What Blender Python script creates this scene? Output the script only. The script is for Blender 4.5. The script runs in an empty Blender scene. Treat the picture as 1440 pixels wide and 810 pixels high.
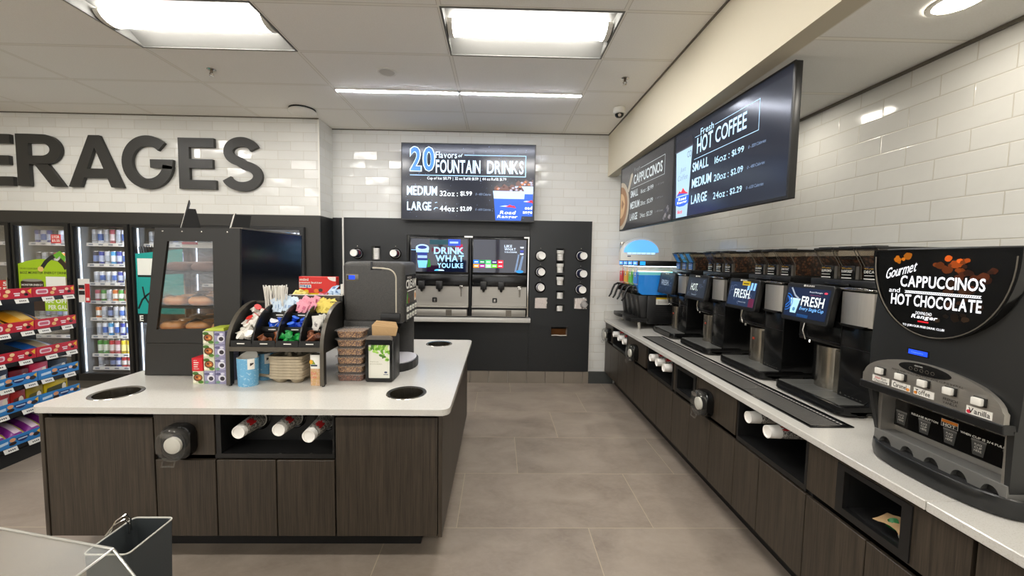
import bpy, bmesh, math, random
from mathutils import Matrix, Vector
rnd = random.Random(7)
S = bpy.context.scene
COL = S.collection
PI = math.pi

# ------------------------------------------------------------ camera, world, exposure
F_PX, YAW, PITCH, ROLL, CX, CY = 546.586, 0.0193, 0.0652, 0.0151, 711.27, 399.87
cy_, sy_, cp_, sp_ = math.cos(YAW), math.sin(YAW), math.cos(PITCH), math.sin(PITCH)
fw = Vector((sy_*cp_, cy_*cp_, -sp_)); rt = Vector((cy_, -sy_, 0)); up = rt.cross(fw)
cr, sr = math.cos(ROLL), math.sin(ROLL)
rt, up = rt*cr + up*sr, up*cr - rt*sr
cd = bpy.data.cameras.new('camera'); cam = bpy.data.objects.new('camera', cd); COL.objects.link(cam)
cam.matrix_world = Matrix(((rt.x, up.x, -fw.x, 0), (rt.y, up.y, -fw.y, 0), (rt.z, up.z, -fw.z, 1.6589), (0, 0, 0, 1)))
cd.sensor_fit = 'HORIZONTAL'; cd.sensor_width = 36; cd.lens = F_PX/1440*36
cd.shift_x = (720-CX)/1440; cd.shift_y = (CY-405)/1440; cd.clip_start = 0.03; cd.clip_end = 60
S.camera = cam
w = bpy.data.worlds.new('world'); S.world = w; w.use_nodes = True
w.node_tree.nodes['Background'].inputs[0].default_value = (1, .99, .97, 1)
w.node_tree.nodes['Background'].inputs[1].default_value = 1.5
S.view_settings.view_transform = 'Standard'; S.view_settings.look = 'None'
S.view_settings.gamma = 1; S.view_settings.use_curve_mapping = False
S.view_settings.exposure = 0.50
TROFFER_E, LED_E, DOWN_E, COOLER_E, SCREEN_E = 36.0, 50.0, 60.0, 4.0, 0.68
S.cycles.max_bounces = 8; S.cycles.diffuse_bounces = 4; S.cycles.glossy_bounces = 4
S.cycles.transmission_bounces = 8; S.cycles.transparent_max_bounces = 16
S.cycles.caustics_reflective = False; S.cycles.caustics_refractive = False
S.cycles.sample_clamp_indirect = 4.0

# ------------------------------------------------------------ materials
def lin(c):
    return tuple(((v/255)/12.92 if v/255 <= .04045 else ((v/255+.055)/1.055)**2.4) for v in c)
MATS = {}
def mat(name, rgb=(128, 128, 128), rough=.5, metal=0, emit=0, noise=0, nscale=20, bump=0, alpha=None, spec=.5, stretch=None, coat=0):
    if name in MATS: return MATS[name]
    m = bpy.data.materials.new(name); m.use_nodes = True; MATS[name] = m
    nt = m.node_tree; b = nt.nodes['Principled BSDF']; c = (*lin(rgb), 1)
    b.inputs['Base Color'].default_value = c; b.inputs['Roughness'].default_value = rough
    b.inputs['Metallic'].default_value = metal; b.inputs['Specular IOR Level'].default_value = spec
    if coat: b.inputs['Coat Weight'].default_value = coat
    if emit:
        b.inputs['Emission Color'].default_value = c; b.inputs['Emission Strength'].default_value = emit
    if alpha is not None: b.inputs['Alpha'].default_value = alpha
    if noise or bump:
        tc = nt.nodes.new('ShaderNodeTexCoord'); mp = nt.nodes.new('ShaderNodeMapping'); n = nt.nodes.new('ShaderNodeTexNoise')
        nt.links.new(tc.outputs['Object'], mp.inputs[0]); nt.links.new(mp.outputs[0], n.inputs['Vector'])
        n.inputs['Scale'].default_value = nscale; n.inputs['Detail'].default_value = 4
        if stretch: mp.inputs['Scale'].default_value = stretch
        if noise:
            mx = nt.nodes.new('ShaderNodeMix'); mx.data_type = 'RGBA'
            mx.inputs[6].default_value = tuple(min(1, v*(1-noise)) for v in c[:3])+(1,)
            mx.inputs[7].default_value = tuple(min(1, v*(1+noise)) for v in c[:3])+(1,)
            nt.links.new(n.outputs['Fac'], mx.inputs[0]); nt.links.new(mx.outputs[2], b.inputs['Base Color'])
        if bump:
            bp = nt.nodes.new('ShaderNodeBump'); bp.inputs['Strength'].default_value = bump; bp.inputs['Distance'].default_value = .004
            nt.links.new(n.outputs['Fac'], bp.inputs['Height']); nt.links.new(bp.outputs[0], b.inputs['Normal'])
    return m
def clear(name, tint=(255, 255, 255), refl=.08, rough=.02, body=0.0, bodycol=(200, 200, 200)):
    "thin clear sheet: transparent with a fresnel-weighted gloss and an optional milky body"
    if name in MATS: return MATS[name]
    m = bpy.data.materials.new(name); m.use_nodes = True; MATS[name] = m; nt = m.node_tree
    for n in list(nt.nodes): nt.nodes.remove(n)
    o = nt.nodes.new('ShaderNodeOutputMaterial'); t = nt.nodes.new('ShaderNodeBsdfTransparent'); g = nt.nodes.new('ShaderNodeBsdfGlossy')
    t.inputs[0].default_value = (*lin(tint), 1); g.inputs['Roughness'].default_value = rough
    lw = nt.nodes.new('ShaderNodeLayerWeight'); lw.inputs[0].default_value = .25
    mr = nt.nodes.new('ShaderNodeMapRange'); mr.inputs[3].default_value = refl*.5; mr.inputs[4].default_value = min(1, refl*7)
    nt.links.new(lw.outputs['Fresnel'], mr.inputs[0])
    mx = nt.nodes.new('ShaderNodeMixShader'); nt.links.new(mr.outputs[0], mx.inputs[0])
    src = t
    if body:
        d = nt.nodes.new('ShaderNodeBsdfDiffuse'); d.inputs[0].default_value = (*lin(bodycol), 1)
        m2 = nt.nodes.new('ShaderNodeMixShader'); m2.inputs[0].default_value = body
        nt.links.new(t.outputs[0], m2.inputs[1]); nt.links.new(d.outputs[0], m2.inputs[2]); src = m2
    nt.links.new(src.outputs[0], mx.inputs[1]); nt.links.new(g.outputs[0], mx.inputs[2]); nt.links.new(mx.outputs[0], o.inputs[0])
    return m
class N:
    "tiny node helper for the patterned surfaces"
    def __init__(s, name):
        s.m = bpy.data.materials.new(name); s.m.use_nodes = True; MATS[name] = s.m; s.nt = s.m.node_tree; s.b = s.nt.nodes['Principled BSDF']
        tc = s.nt.nodes.new('ShaderNodeTexCoord'); s.obj = tc.outputs['Object']
        sx = s.nt.nodes.new('ShaderNodeSeparateXYZ'); s.nt.links.new(s.obj, sx.inputs[0]); s.x, s.y, s.z = sx.outputs
    def _in(s, sock, v):
        if hasattr(v, 'is_output'): s.nt.links.new(v, sock)
        else: sock.default_value = v
    def math(s, op, a, b=0.0, c=0.0):
        n = s.nt.nodes.new('ShaderNodeMath'); n.operation = op
        s._in(n.inputs[0], a); s._in(n.inputs[1], b); s._in(n.inputs[2], c); return n.outputs[0]
    def vec(s, x, y, z):
        n = s.nt.nodes.new('ShaderNodeCombineXYZ'); s._in(n.inputs[0], x); s._in(n.inputs[1], y); s._in(n.inputs[2], z); return n.outputs[0]
    def noise(s, v, scale, detail=4, dist=0.0):
        n = s.nt.nodes.new('ShaderNodeTexNoise'); s._in(n.inputs['Vector'], v); n.inputs['Scale'].default_value = scale
        n.inputs['Detail'].default_value = detail; n.inputs['Distortion'].default_value = dist; return n.outputs['Fac']
    def white(s, v):
        n = s.nt.nodes.new('ShaderNodeTexWhiteNoise'); n.noise_dimensions = '3D'; s._in(n.inputs['Vector'], v); return n.outputs['Value']
    def mix(s, f, a, b):
        n = s.nt.nodes.new('ShaderNodeMix'); n.data_type = 'RGBA'; s._in(n.inputs[0], f); s._in(n.inputs[6], a); s._in(n.inputs[7], b); return n.outputs[2]
    def ramp(s, f, lo, hi):
        n = s.nt.nodes.new('ShaderNodeMapRange'); s._in(n.inputs[0], f); n.inputs[1].default_value = lo; n.inputs[2].default_value = hi; return n.outputs[0]
    def bump(s, h, strength, dist=.002):
        n = s.nt.nodes.new('ShaderNodeBump'); n.inputs['Strength'].default_value = strength; n.inputs['Distance'].default_value = dist
        s._in(n.inputs['Height'], h); s.nt.links.new(n.outputs[0], s.b.inputs['Normal'])
    def set(s, key, v): s._in(s.b.inputs[key], v)
def col(*c): return (*lin(c), 1)

def tile_wall(name, axis, u0, v0, tw=.3035, th=.1083, g=.0028):
    n = N(name); u = n.math('SUBTRACT', n.x if axis == 'x' else n.y, u0); v = n.math('SUBTRACT', n.z, v0)
    row = n.math('FLOOR', n.math('DIVIDE', v, th)); odd = n.math('MODULO', n.math('ADD', row, 100.0), 2.0)
    uu = n.math('DIVIDE', n.math('ADD', u, n.math('MULTIPLY', odd, tw/2)), tw)
    ci = n.math('FLOOR', uu); fu = n.math('MULTIPLY', n.math('FRACT', uu), tw); fv = n.math('MULTIPLY', n.math('FRACT', n.math('DIVIDE', v, th)), th)
    du = n.math('MINIMUM', fu, n.math('SUBTRACT', tw, fu)); dv = n.math('MINIMUM', fv, n.math('SUBTRACT', th, fv))
    d = n.math('MINIMUM', du, dv); t = n.ramp(d, g*.4, g)
    cid = n.vec(ci, row, 3.0); r = n.white(cid)
    n.set('Base Color', n.mix(t, col(196, 190, 176), n.mix(r, col(216, 215, 209), col(224, 223, 217))))
    n.set('Roughness', n.math('MULTIPLY_ADD', t, -.42, .55))
    # each tile sits a hair out of plane, so lamps break up from tile to tile
    tilt = n.math('MULTIPLY', n.math('MULTIPLY', n.math('SUBTRACT', r, .5), fv), .30)
    r2 = n.white(n.vec(ci, row, 9.0)); tilt2 = n.math('MULTIPLY', n.math('MULTIPLY', n.math('SUBTRACT', r2, .5), fu), .14)
    wob = n.math('MULTIPLY', n.noise(n.obj, 9, 1), .008)
    h = n.math('ADD', n.math('ADD', tilt, tilt2), n.math('ADD', wob, n.math('MULTIPLY', n.ramp(d, 0, g*1.6), .004)))
    n.bump(h, .35, 1.0)
    return n.m
tile_wall('tile_x', 'x', 0.08, 2.152); tile_wall('tile_y', 'y', 2.055-.3035*8, 2.76-.1083*30, th=.1083)

def floor_mat():
    n = N('floor_tile'); tw, th = 1.224, .612
    v = n.math('DIVIDE', n.math('SUBTRACT', n.y, 2.2991-th*20), th); row = n.math('FLOOR', v)
    u = n.math('DIVIDE', n.math('SUBTRACT', n.math('SUBTRACT', n.x, .987), n.math('MULTIPLY', n.math('SUBTRACT', row, 20.0), .4075)), tw)
    ci = n.math('FLOOR', u); fu = n.math('MULTIPLY', n.math('FRACT', u), tw); fv = n.math('MULTIPLY', n.math('FRACT', v), th)
    d = n.math('MINIMUM', n.math('MINIMUM', fu, n.math('SUBTRACT', tw, fu)), n.math('MINIMUM', fv, n.math('SUBTRACT', th, fv)))
    t = n.ramp(d, .0012, .003); r = n.white(n.vec(ci, row, 1.0))
    p = n.vec(n.math('ADD', n.x, n.math('MULTIPLY', r, 7.0)), n.math('MULTIPLY', n.y, 1.5), n.math('MULTIPLY', r, 5.0))
    big = n.noise(p, 2.6, 8, .6); fine = n.noise(p, 24, 5, .8)
    base = n.mix(n.ramp(big, .3, .7), col(128, 115, 103), col(156, 143, 129))
    base = n.mix(n.math('MULTIPLY', n.ramp(fine, .35, .75), .3), base, col(172, 160, 145))
    base = n.mix(n.math('MULTIPLY', r, .16), base, col(122, 116, 109))
    n.set('Base Color', n.mix(t, col(178, 163, 138), base)); n.set('Roughness', n.math('MULTIPLY_ADD', fine, .22, .36))
    n.bump(n.math('ADD', n.math('MULTIPLY', big, .5), n.math('MULTIPLY', fine, .25)), .18, .004)
floor_mat()

def ceil_mat(name, x0, y0, base=(252, 250, 244)):
    n = N(name); tw, th = 1.2192, .6096
    u = n.math('MULTIPLY', n.math('FRACT', n.math('DIVIDE', n.math('SUBTRACT', n.x, x0-tw*20), tw)), tw)
    v = n.math('MULTIPLY', n.math('FRACT', n.math('DIVIDE', n.math('SUBTRACT', n.y, y0-th*20), th)), th)
    d = n.math('MINIMUM', n.math('MINIMUM', u, n.math('SUBTRACT', tw, u)), n.math('MINIMUM', v, n.math('SUBTRACT', th, v)))
    bar = n.ramp(d, .0105, .0125); f = n.noise(n.obj, 160, 2); f2 = n.noise(n.obj, 45, 3)
    t = n.mix(n.math('MULTIPLY', n.ramp(f, .35, .62), .16), col(*base), col(222, 217, 205))
    edge = n.ramp(d, .0125, .018)
    t = n.mix(edge, col(205, 200, 188), t)
    n.set('Base Color', n.mix(bar, col(246, 243, 234), t)); n.set('Roughness', .85)
    n.bump(n.math('ADD', f2, n.math('MULTIPLY', f, .6)), .10, .003)
ceil_mat('ceiling_tile', -.4096, 2.6462); ceil_mat('soffit_tile', 1.53, 1.95, (244, 243, 238))

def wood_mat(name, axis, a=(34, 29, 23), b=(70, 61, 50)):
    n = N(name); h = n.x if axis == 'x' else n.y
    p = n.vec(n.math('MULTIPLY', h, 1.0), n.math('MULTIPLY', n.z, .025), n.math('MULTIPLY', n.y if axis == 'x' else n.x, .3))
    f = n.noise(p, 210, 3); g = n.noise(p, 34, 4); k = n.ramp(n.math('ADD', n.math('MULTIPLY', f, .65), n.math('MULTIPLY', g, .35)), .33, .68)
    n.set('Base Color', n.mix(k, col(*a), col(*b))); n.set('Roughness', .42); n.bump(f, .12, .001)
wood_mat('wood_x', 'x'); wood_mat('wood_y', 'y')

def quartz_mat():
    n = N('quartz'); f = n.noise(n.obj, 260, 2); g = n.noise(n.obj, 7, 3)
    c = n.mix(n.ramp(f, .52, .72), col(202, 199, 192), col(184, 179, 169)); c = n.mix(n.math('MULTIPLY', g, .25), c, col(208, 206, 199))
    n.set('Base Color', c); n.set('Roughness', .16)
quartz_mat()
def brushed(name, rgb, axis, r=.44):
    n = N(name); s = {'x': (3, 200, 200), 'y': (200, 3, 200), 'z': (200, 200, 3)}[axis]
    p = n.vec(n.math('MULTIPLY', n.x, s[0]), n.math('MULTIPLY', n.y, s[1]), n.math('MULTIPLY', n.z, s[2])); f = n.noise(p, 1, 3)
    n.set('Base Color', n.mix(f, col(*[v*.9 for v in rgb]), col(*rgb))); n.set('Metallic', 1.0); n.set('Roughness', n.math('MULTIPLY_ADD', f, .10, r))
brushed('steel_h', (188, 184, 176), 'x'); brushed('steel_v', (214, 210, 202), 'z'); brushed('steel_col', (190, 184, 172), 'z', .20)

mat('black_gloss', (14, 14, 14), .18); mat('black_satin', (20, 20, 20), .38); mat('black_matte', (24, 24, 23), .6)
mat('black_panel', (27, 29, 30), .42, noise=.10, nscale=4); mat('dark_void', (6, 6, 6), .7)
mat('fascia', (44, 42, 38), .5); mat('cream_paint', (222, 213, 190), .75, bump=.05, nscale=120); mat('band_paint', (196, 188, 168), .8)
mat('white_plastic', (228, 225, 216), .35); mat('white_paper', (232, 229, 220), .7); mat('steel', (190, 186, 178), .22, 1)
mat('chrome', (205, 202, 196), .10, 1); mat('grey_metal', (118, 112, 102), .4, .6); mat('base_tile', (128, 119, 107), .4, noise=.1, nscale=9)
mat('base_dark', (62, 64, 62), .5, noise=.1, nscale=12); mat('grey_bin', (58, 62, 64), .45); mat('kick_grey', (96, 92, 84), .5, .3)
mat('reflector', (112, 111, 107), .7); mat('lens', (255, 252, 247), .5, emit=TROFFER_E); mat('led', (235, 240, 255), .5, emit=LED_E)
mat('down', (255, 248, 235), .5, emit=DOWN_E); mat('cooler_led', (225, 238, 255), .5, emit=COOLER_E); mat('hidden_cooler_emitter', (225, 238, 255), .5, emit=COOLER_E*9); mat('case_fill', (255, 244, 228), .5, emit=7); mat('cooler_strip', (225, 238, 255), .5, emit=2.2); mat('cooler_inner', (120, 122, 124), .5)
mat('letter', (44, 43, 40), .45)
clear('glass'); clear('acrylic', (248, 248, 246), .006, .3, .05, (215, 215, 210)); clear('lid_clear', (252, 252, 250), .06, .04, .025, (230, 230, 226)); clear('tub_clear', (255, 255, 255), .03, .05, .10, (235, 230, 224))
clear('hopper_clear', (240, 236, 230), .06, .05, .03, (190, 180, 170)); clear('screen_glass', (255, 255, 255), .05, .02)
def em(rgb, k=1.0): return mat('glow_%d_%d_%d_%d' % (*rgb, int(k*100)), rgb, .3, emit=k*SCREEN_E, spec=.3)
def pr(rgb, rough=.5): return mat('print_%d_%d_%d_%d' % (*rgb, int(rough*100)), rgb, rough)
# ------------------------------------------------------------ builders
XF = {}                                               # world matrix of every Empty and part, for parenting in world coordinates
_txt = {}
_gl = {}
def glyph(ch, bold):
    if (ch, bold) not in _gl:
        c = bpy.data.curves.new('t', 'FONT'); c.body = ch; c.size = 1; c.offset = bold; c.resolution_u = 3; c.fill_mode = 'FRONT'
        o = bpy.data.objects.new('t', c); me = o.to_mesh()
        _gl[(ch, bold)] = ([(v.co.x, v.co.y) for v in me.vertices], [tuple(f.vertices) for f in me.polygons])
        o.to_mesh_clear(); bpy.data.objects.remove(o); bpy.data.curves.remove(c)
    return _gl[(ch, bold)]
def text_mesh(s, bold):
    key = (s, bold)
    if key in _txt: return _txt[key]
    vs, fs, x = [], [], 0.0
    for ch in s:
        if ch == ' ': x += .22; continue
        gv, gf = glyph(ch, bold); a = min(v[0] for v in gv); e = max(v[0] for v in gv); n0 = len(vs)
        vs += [(v[0]-a+x, v[1]) for v in gv]; fs += [tuple(k+n0 for k in f) for f in gf]; x += e-a+.075
    x0 = min(v[0] for v in vs); x1 = max(v[0] for v in vs); y0 = min(v[1] for v in vs); y1 = max(v[1] for v in vs)
    vs = [((v[0]-x0)/(x1-x0), (v[1]-y0)/(y1-y0)) for v in vs]
    _txt[key] = (vs, fs, (x1-x0)/(y1-y0)); return _txt[key]

class MB:
    def __init__(s, *mats):
        s.bm = bmesh.new(); s.mats = list(mats); s.M = None
    def mi(s, m):
        if m is None: return 0
        if isinstance(m, str): m = MATS[m]
        if m not in s.mats: s.mats.append(m)
        return s.mats.index(m)
    def _f(s, vs, m, smooth=False):
        try: f = s.bm.faces.new(vs)
        except ValueError: return None
        f.material_index = m; f.smooth = smooth; return f
    def v(s, p):
        p = Vector(p); return s.bm.verts.new(s.M @ p if s.M else p)
    def box(s, a, b, bev=0, m=None, seg=2):
        i = s.mi(m); x0, y0, z0 = [min(p, q) for p, q in zip(a, b)]; x1, y1, z1 = [max(p, q) for p, q in zip(a, b)]
        vs = [s.v(p) for p in ((x0, y0, z0), (x1, y0, z0), (x1, y1, z0), (x0, y1, z0), (x0, y0, z1), (x1, y0, z1), (x1, y1, z1), (x0, y1, z1))]
        fs = [s._f([vs[k] for k in q], i) for q in ((3, 2, 1, 0), (4, 5, 6, 7), (0, 1, 5, 4), (1, 2, 6, 5), (2, 3, 7, 6), (3, 0, 4, 7))]
        if bev:
            es = list({e for f in fs for e in f.edges})
            r = bmesh.ops.bevel(s.bm, geom=es, offset=bev, segments=seg, affect='EDGES', profile=.5)
            for f in r['faces']: f.material_index = i; f.smooth = seg > 1
        return s
    def hexa(s, p8, m=None, bev=0):
        "eight corners: bottom four then top four, each counter-clockwise"
        i = s.mi(m); vs = [s.v(p) for p in p8]
        fs = [s._f([vs[k] for k in q], i) for q in ((3, 2, 1, 0), (4, 5, 6, 7), (0, 1, 5, 4), (1, 2, 6, 5), (2, 3, 7, 6), (3, 0, 4, 7))]
        if bev:
            es = list({e for f in fs if f for e in f.edges})
            r = bmesh.ops.bevel(s.bm, geom=es, offset=bev, segments=2, affect='EDGES', profile=.5)
            for f in r['faces']: f.material_index = i; f.smooth = True
        return s
    def quad(s, *ps, m=None):
        s._f([s.v(p) for p in ps], s.mi(m)); return s
    def prism(s, pts, axis, lo, hi, m=None, bev=0, smooth=False):
        "polygon pts in the two other axes (x: y,z  y: x,z  z: x,y) extruded along axis"
        i = s.mi(m)
        def P(p, h): return {'x': (h, p[0], p[1]), 'y': (p[0], h, p[1]), 'z': (p[0], p[1], h)}[axis]
        A = [s.v(P(p, lo)) for p in pts]; B = [s.v(P(p, hi)) for p in pts]; n = len(pts)
        fs = [s._f(A[::-1], i), s._f(B, i)]
        for k in range(n): fs.append(s._f([A[k], A[(k+1) % n], B[(k+1) % n], B[k]], i, smooth))
        if bev:
            es = list({e for f in fs[:2] if f for e in f.edges})
            r = bmesh.ops.bevel(s.bm, geom=es, offset=bev, segments=2, affect='EDGES', profile=.5)
            for f in r['faces']: f.material_index = i
        return s
    def frame(s, outer, inner, axis, lo, hi, m=None):
        "ring between two outlines with the same number of points"
        i = s.mi(m)
        def P(p, h): return {'x': (h, p[0], p[1]), 'y': (p[0], h, p[1]), 'z': (p[0], p[1], h)}[axis]
        O0 = [s.v(P(p, lo)) for p in outer]; O1 = [s.v(P(p, hi)) for p in outer]; I0 = [s.v(P(p, lo)) for p in inner]; I1 = [s.v(P(p, hi)) for p in inner]
        n = len(outer)
        for k in range(n):
            j = (k+1) % n
            s._f([O0[k], O0[j], O1[j], O1[k]], i); s._f([I0[j], I0[k], I1[k], I1[j]], i)
            s._f([O0[j], O0[k], I0[k], I0[j]], i); s._f([O1[k], O1[j], I1[j], I1[k]], i)
        return s
    def rings(s, rings, m=None, cap0=True, cap1=True, smooth=True, closed=True):
        i = s.mi(m); R = [[s.v(p) for p in r] for r in rings]; n = len(R[0])
        for a, b in zip(R, R[1:]):
            for k in range(n if closed else n-1): s._f([a[k], a[(k+1) % n], b[(k+1) % n], b[k]], i, smooth)
        if cap0: s._f(R[0][::-1], i)
        if cap1: s._f(R[-1], i)
        return s
    def cyl(s, p, q, r, r2=None, seg=16, m=None, cap=True):
        return s.lathe([(r, 0), (r if r2 is None else r2, (Vector(q)-Vector(p)).length)], p, Vector(q)-Vector(p), seg, m, cap, cap)
    def lathe(s, prof, o=(0, 0, 0), d=(0, 0, 1), seg=20, m=None, cap0=True, cap1=True, smooth=True):
        d = Vector(d).normalized(); o = Vector(o); a = d.orthogonal().normalized() if abs(d.z) < .99 else Vector((1, 0, 0)); b = d.cross(a)
        rs = [[o + d*z + (a*math.cos(2*PI*k/seg) + b*math.sin(2*PI*k/seg))*max(r, 1e-5) for k in range(seg)] for r, z in prof]
        return s.rings(rs, m, cap0, cap1, smooth)
    def tube(s, pts, r, seg=8, m=None):
        pts = [Vector(p) for p in pts]; rs = []; t0 = (pts[1]-pts[0]).normalized(); a = t0.orthogonal().normalized()
        for k, p in enumerate(pts):
            t = (pts[min(k+1, len(pts)-1)]-pts[max(k-1, 0)]).normalized(); a = (a - t*a.dot(t)).normalized(); b = t.cross(a)
            rr = r[k] if isinstance(r, (list, tuple)) else r
            rs.append([p + (a*math.cos(2*PI*j/seg) + b*math.sin(2*PI*j/seg))*rr for j in range(seg)])
        return s.rings(rs, m)
    def text(s, t, o, w, h, m=None, right=(1, 0, 0), upv=(0, 0, 1), bold=0.0, shear=0.0, depth=0.0, fit=True):
        "letters filling the w x h box whose lower left corner is o"
        i = s.mi(m); vs, fs, asp = text_mesh(t, bold); o = Vector(o); r = Vector(right); u = Vector(upv)
        if not fit: w = h*asp
        V = [s.v(o + r*(x*w + shear*y*h) + u*(y*h)) for x, y in vs]
        for f in fs: s._f([V[k] for k in f], i)
        return s
    def obj(s, name, parent=None, local=False, smooth=False):
        me = bpy.data.meshes.new(name)
        o = bpy.data.objects.new(name, me); COL.objects.link(o)
        base = Matrix.Identity(4)
        if parent is not None:
            o.parent = parent
            if not local: base = XF[parent.name]
            vs = [v.co for v in s.bm.verts]
            if not local: s.bm.transform(base.inverted())
        if vs_ := [v.co for v in s.bm.verts]:
            lo = [min(v[k] for v in vs_) for k in range(3)]; hi = [max(v[k] for v in vs_) for k in range(3)]
            c = Vector(((lo[0]+hi[0])/2, (lo[1]+hi[1])/2, lo[2]))
        else: c = Vector((0, 0, 0))
        if s.keep: c = Vector((0, 0, 0))
        s.bm.transform(Matrix.Translation(-c)); o.location = c
        s.bm.to_mesh(me); s.bm.free()
        if any(f.use_smooth for f in me.polygons): me.set_sharp_from_angle(angle=math.radians(38))
        for m in s.mats: me.materials.append(m if not isinstance(m, str) else MATS[m])
        XF[o.name] = (XF[parent.name] if parent is not None else Matrix.Identity(4)) @ Matrix.Translation(c)
        return o
    keep = False

def thing(name, label, cat, loc=(0, 0, 0), rotz=0, group=None):
    o = bpy.data.objects.new(name, None); COL.objects.link(o); o.empty_display_size = .05
    o.location = loc; o.rotation_euler = (0, 0, rotz); o['label'] = label; o['category'] = cat
    if group: o['group'] = group
    XF[o.name] = Matrix.Translation(loc) @ Matrix.Rotation(rotz, 4, 'Z'); return o
def tag(o, label, cat, group=None, kind=None):
    o['label'] = label; o['category'] = cat
    if group: o['group'] = group
    if kind: o['kind'] = kind
    return o
def struct(name, mb, *a):
    mb.keep = True; o = mb.obj(name); o['kind'] = 'structure'; return o
def dup(root, loc, rotz=None, label=None, group=None, rot=None, scale=None):
    kids = [c for c in bpy.data.objects if c.parent == root]
    r = root.copy(); COL.objects.link(r); r.location = loc
    if rotz is not None: r.rotation_euler = (0, 0, rotz)
    if rot is not None: r.rotation_euler = rot
    if scale: r.scale = scale
    if label: r['label'] = label
    if group: r['group'] = group
    XF[r.name] = Matrix.Translation(loc) @ r.rotation_euler.to_matrix().to_4x4()
    for c in kids:
        d = c.copy(); COL.objects.link(d); d.parent = r; XF[d.name] = XF[r.name]
        for g in [k for k in bpy.data.objects if k.parent == c]:
            e = g.copy(); COL.objects.link(e); e.parent = d
    return r
def arc(cx, cy, rx, ry, a0, a1, n): return [(cx+rx*math.cos(math.radians(a0+(a1-a0)*k/n)), cy+ry*math.sin(math.radians(a0+(a1-a0)*k/n))) for k in range(n+1)]
def rrect(x0, y0, x1, y1, r, n=4):
    return arc(x1-r, y0+r, r, r, -90, 0, n)+arc(x1-r, y1-r, r, r, 0, 90, n)+arc(x0+r, y1-r, r, r, 90, 180, n)+arc(x0+r, y0+r, r, r, 180, 270, n)
def stroke(pts, w):
    "offset a 2D polyline into a closed band"
    L, R = [], []
    for k, p in enumerate(pts):
        a = Vector(pts[max(k-1, 0)]); b = Vector(pts[min(k+1, len(pts)-1)]); t = (b-a).normalized(); n = Vector((-t.y, t.x))
        L.append(Vector(p)+n*w/2); R.append(Vector(p)-n*w/2)
    return [tuple(v) for v in L]+[tuple(v) for v in reversed(R)]
H = 3.2925; YB = 5.15; YL = 4.78; XR = 2.30; XS = 1.415; ZS = 2.755; XJ = -2.16
# ------------------------------------------------------------ the room
LIGHTS = [(0, 0), (-2, 0), (0, -4), (-2, -4), (-4, 0), (-4, -4), (0, -8), (-2, -8), (-4, -8)]
b = MB('floor_tile'); b.box((-9, -5, -.06), (XR+.1, 6.2, 0)); struct('floor', b)
b = MB('ceiling_tile'); tw, th = 1.2192, .6096
for i in range(-7, 2):
    for j in range(-13, 6):
        if (i, j) in LIGHTS: continue
        x0, y0 = -.4096+i*tw, 2.6462+j*th
        x1, y1 = min(x0+tw, XS+.02), min(y0+th, YB+.05)
        if x1 <= x0 or y1 <= y0: continue
        b.quad((x0, y0, H), (x0, y1, H), (x1, y1, H), (x1, y0, H))
struct('ceiling', b)
b = MB('tile_x'); b.box((XJ, YB, 0), (XR+.1, YB+.1, H+.05)); struct('wall_back', b)
b = MB('tile_x', 'fascia')
b.box((-9, YL, 2.147), (XJ-.012, YL+.05, H+.05)); b.box((-9, YL-.004, 2.008), (XJ-.012, YL+.05, 2.147), m='fascia')
b.box((-2.36, YL-.004, 0), (XJ-.012, YL+.05, 2.008), m='fascia'); struct('wall_left', b)
b = MB('tile_y', 'black_panel'); b.box((XJ-.012, YL, 2.147), (XJ, YB, H+.05)); b.box((XJ-.012, YL-.004, 0), (XJ, YB, 2.147), m='black_panel'); struct('wall_jog', b)
b = MB('tile_y'); b.box((XR, -5, 0), (XR+.1, YB+.1, H+.05)); struct('wall_right', b)
b = MB('white_plastic'); b.box((XJ-.014, YL-.006, 2.147), (XJ+.003, YL, H)); struct('trim_1', b)
b = MB('cream_paint'); b.box((-9.1, -5.1, 0), (-9, 6.2, H+.05))
b.box((-9, -5.1, 0), (XR+.1, -5, .35)); b.box((-9, -5.1, 2.95), (XR+.1, -5, H+.05))
for k in range(6): b.box((-9+k*2.22, -5.1, .35), (-8.85+k*2.22, -5, 2.95))
struct('wall_rear', b)
b = MB('glass'); b.box((-9, -5.06, .35), (XR+.1, -5.055, 2.95)); struct('window_1', b)
# dropped soffit over the coffee counter
b = MB('cream_paint', 'band_paint', 'soffit_tile')
b.box((XS, -5, ZS), (1.53, YB, H), m='cream_paint')
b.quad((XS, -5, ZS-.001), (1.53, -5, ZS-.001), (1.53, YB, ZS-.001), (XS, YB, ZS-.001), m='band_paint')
b.quad((1.53, -5, ZS+.006), (XR, -5, ZS+.006), (XR, YB, ZS+.006), (1.53, YB, ZS+.006), m='soffit_tile')
struct('ceiling_soffit', b)
b = MB('grey_metal'); b.box((XR-.012, -5, ZS-.012), (XR, YB, ZS+.005)); struct('trim_2', b)
b = MB('grey_metal'); b.box((XS-.012, -5, H-.010), (XS, YB, H)); b.box((XJ, YB-.012, H-.01), (XS, YB, H)); b.box((-9, YL-.012, H-.01), (XJ, YL, H)); struct('trim_3', b)
b = MB('base_tile', 'dark_void')
for k in range(15):
    x0 = .395+(k-9)*.252
    b.box((max(x0, XJ)+.0015, YB-.034, 0), (min(x0+.249, 1.226), YB, .16)) if x0 < 1.22 and x0+.249 > XJ else None
struct('baseboard_back', b)
b = MB('base_dark'); b.box((1.229, YB-.03, 0), (1.56, YB, .16)); struct('baseboard_corner', b)

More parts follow.
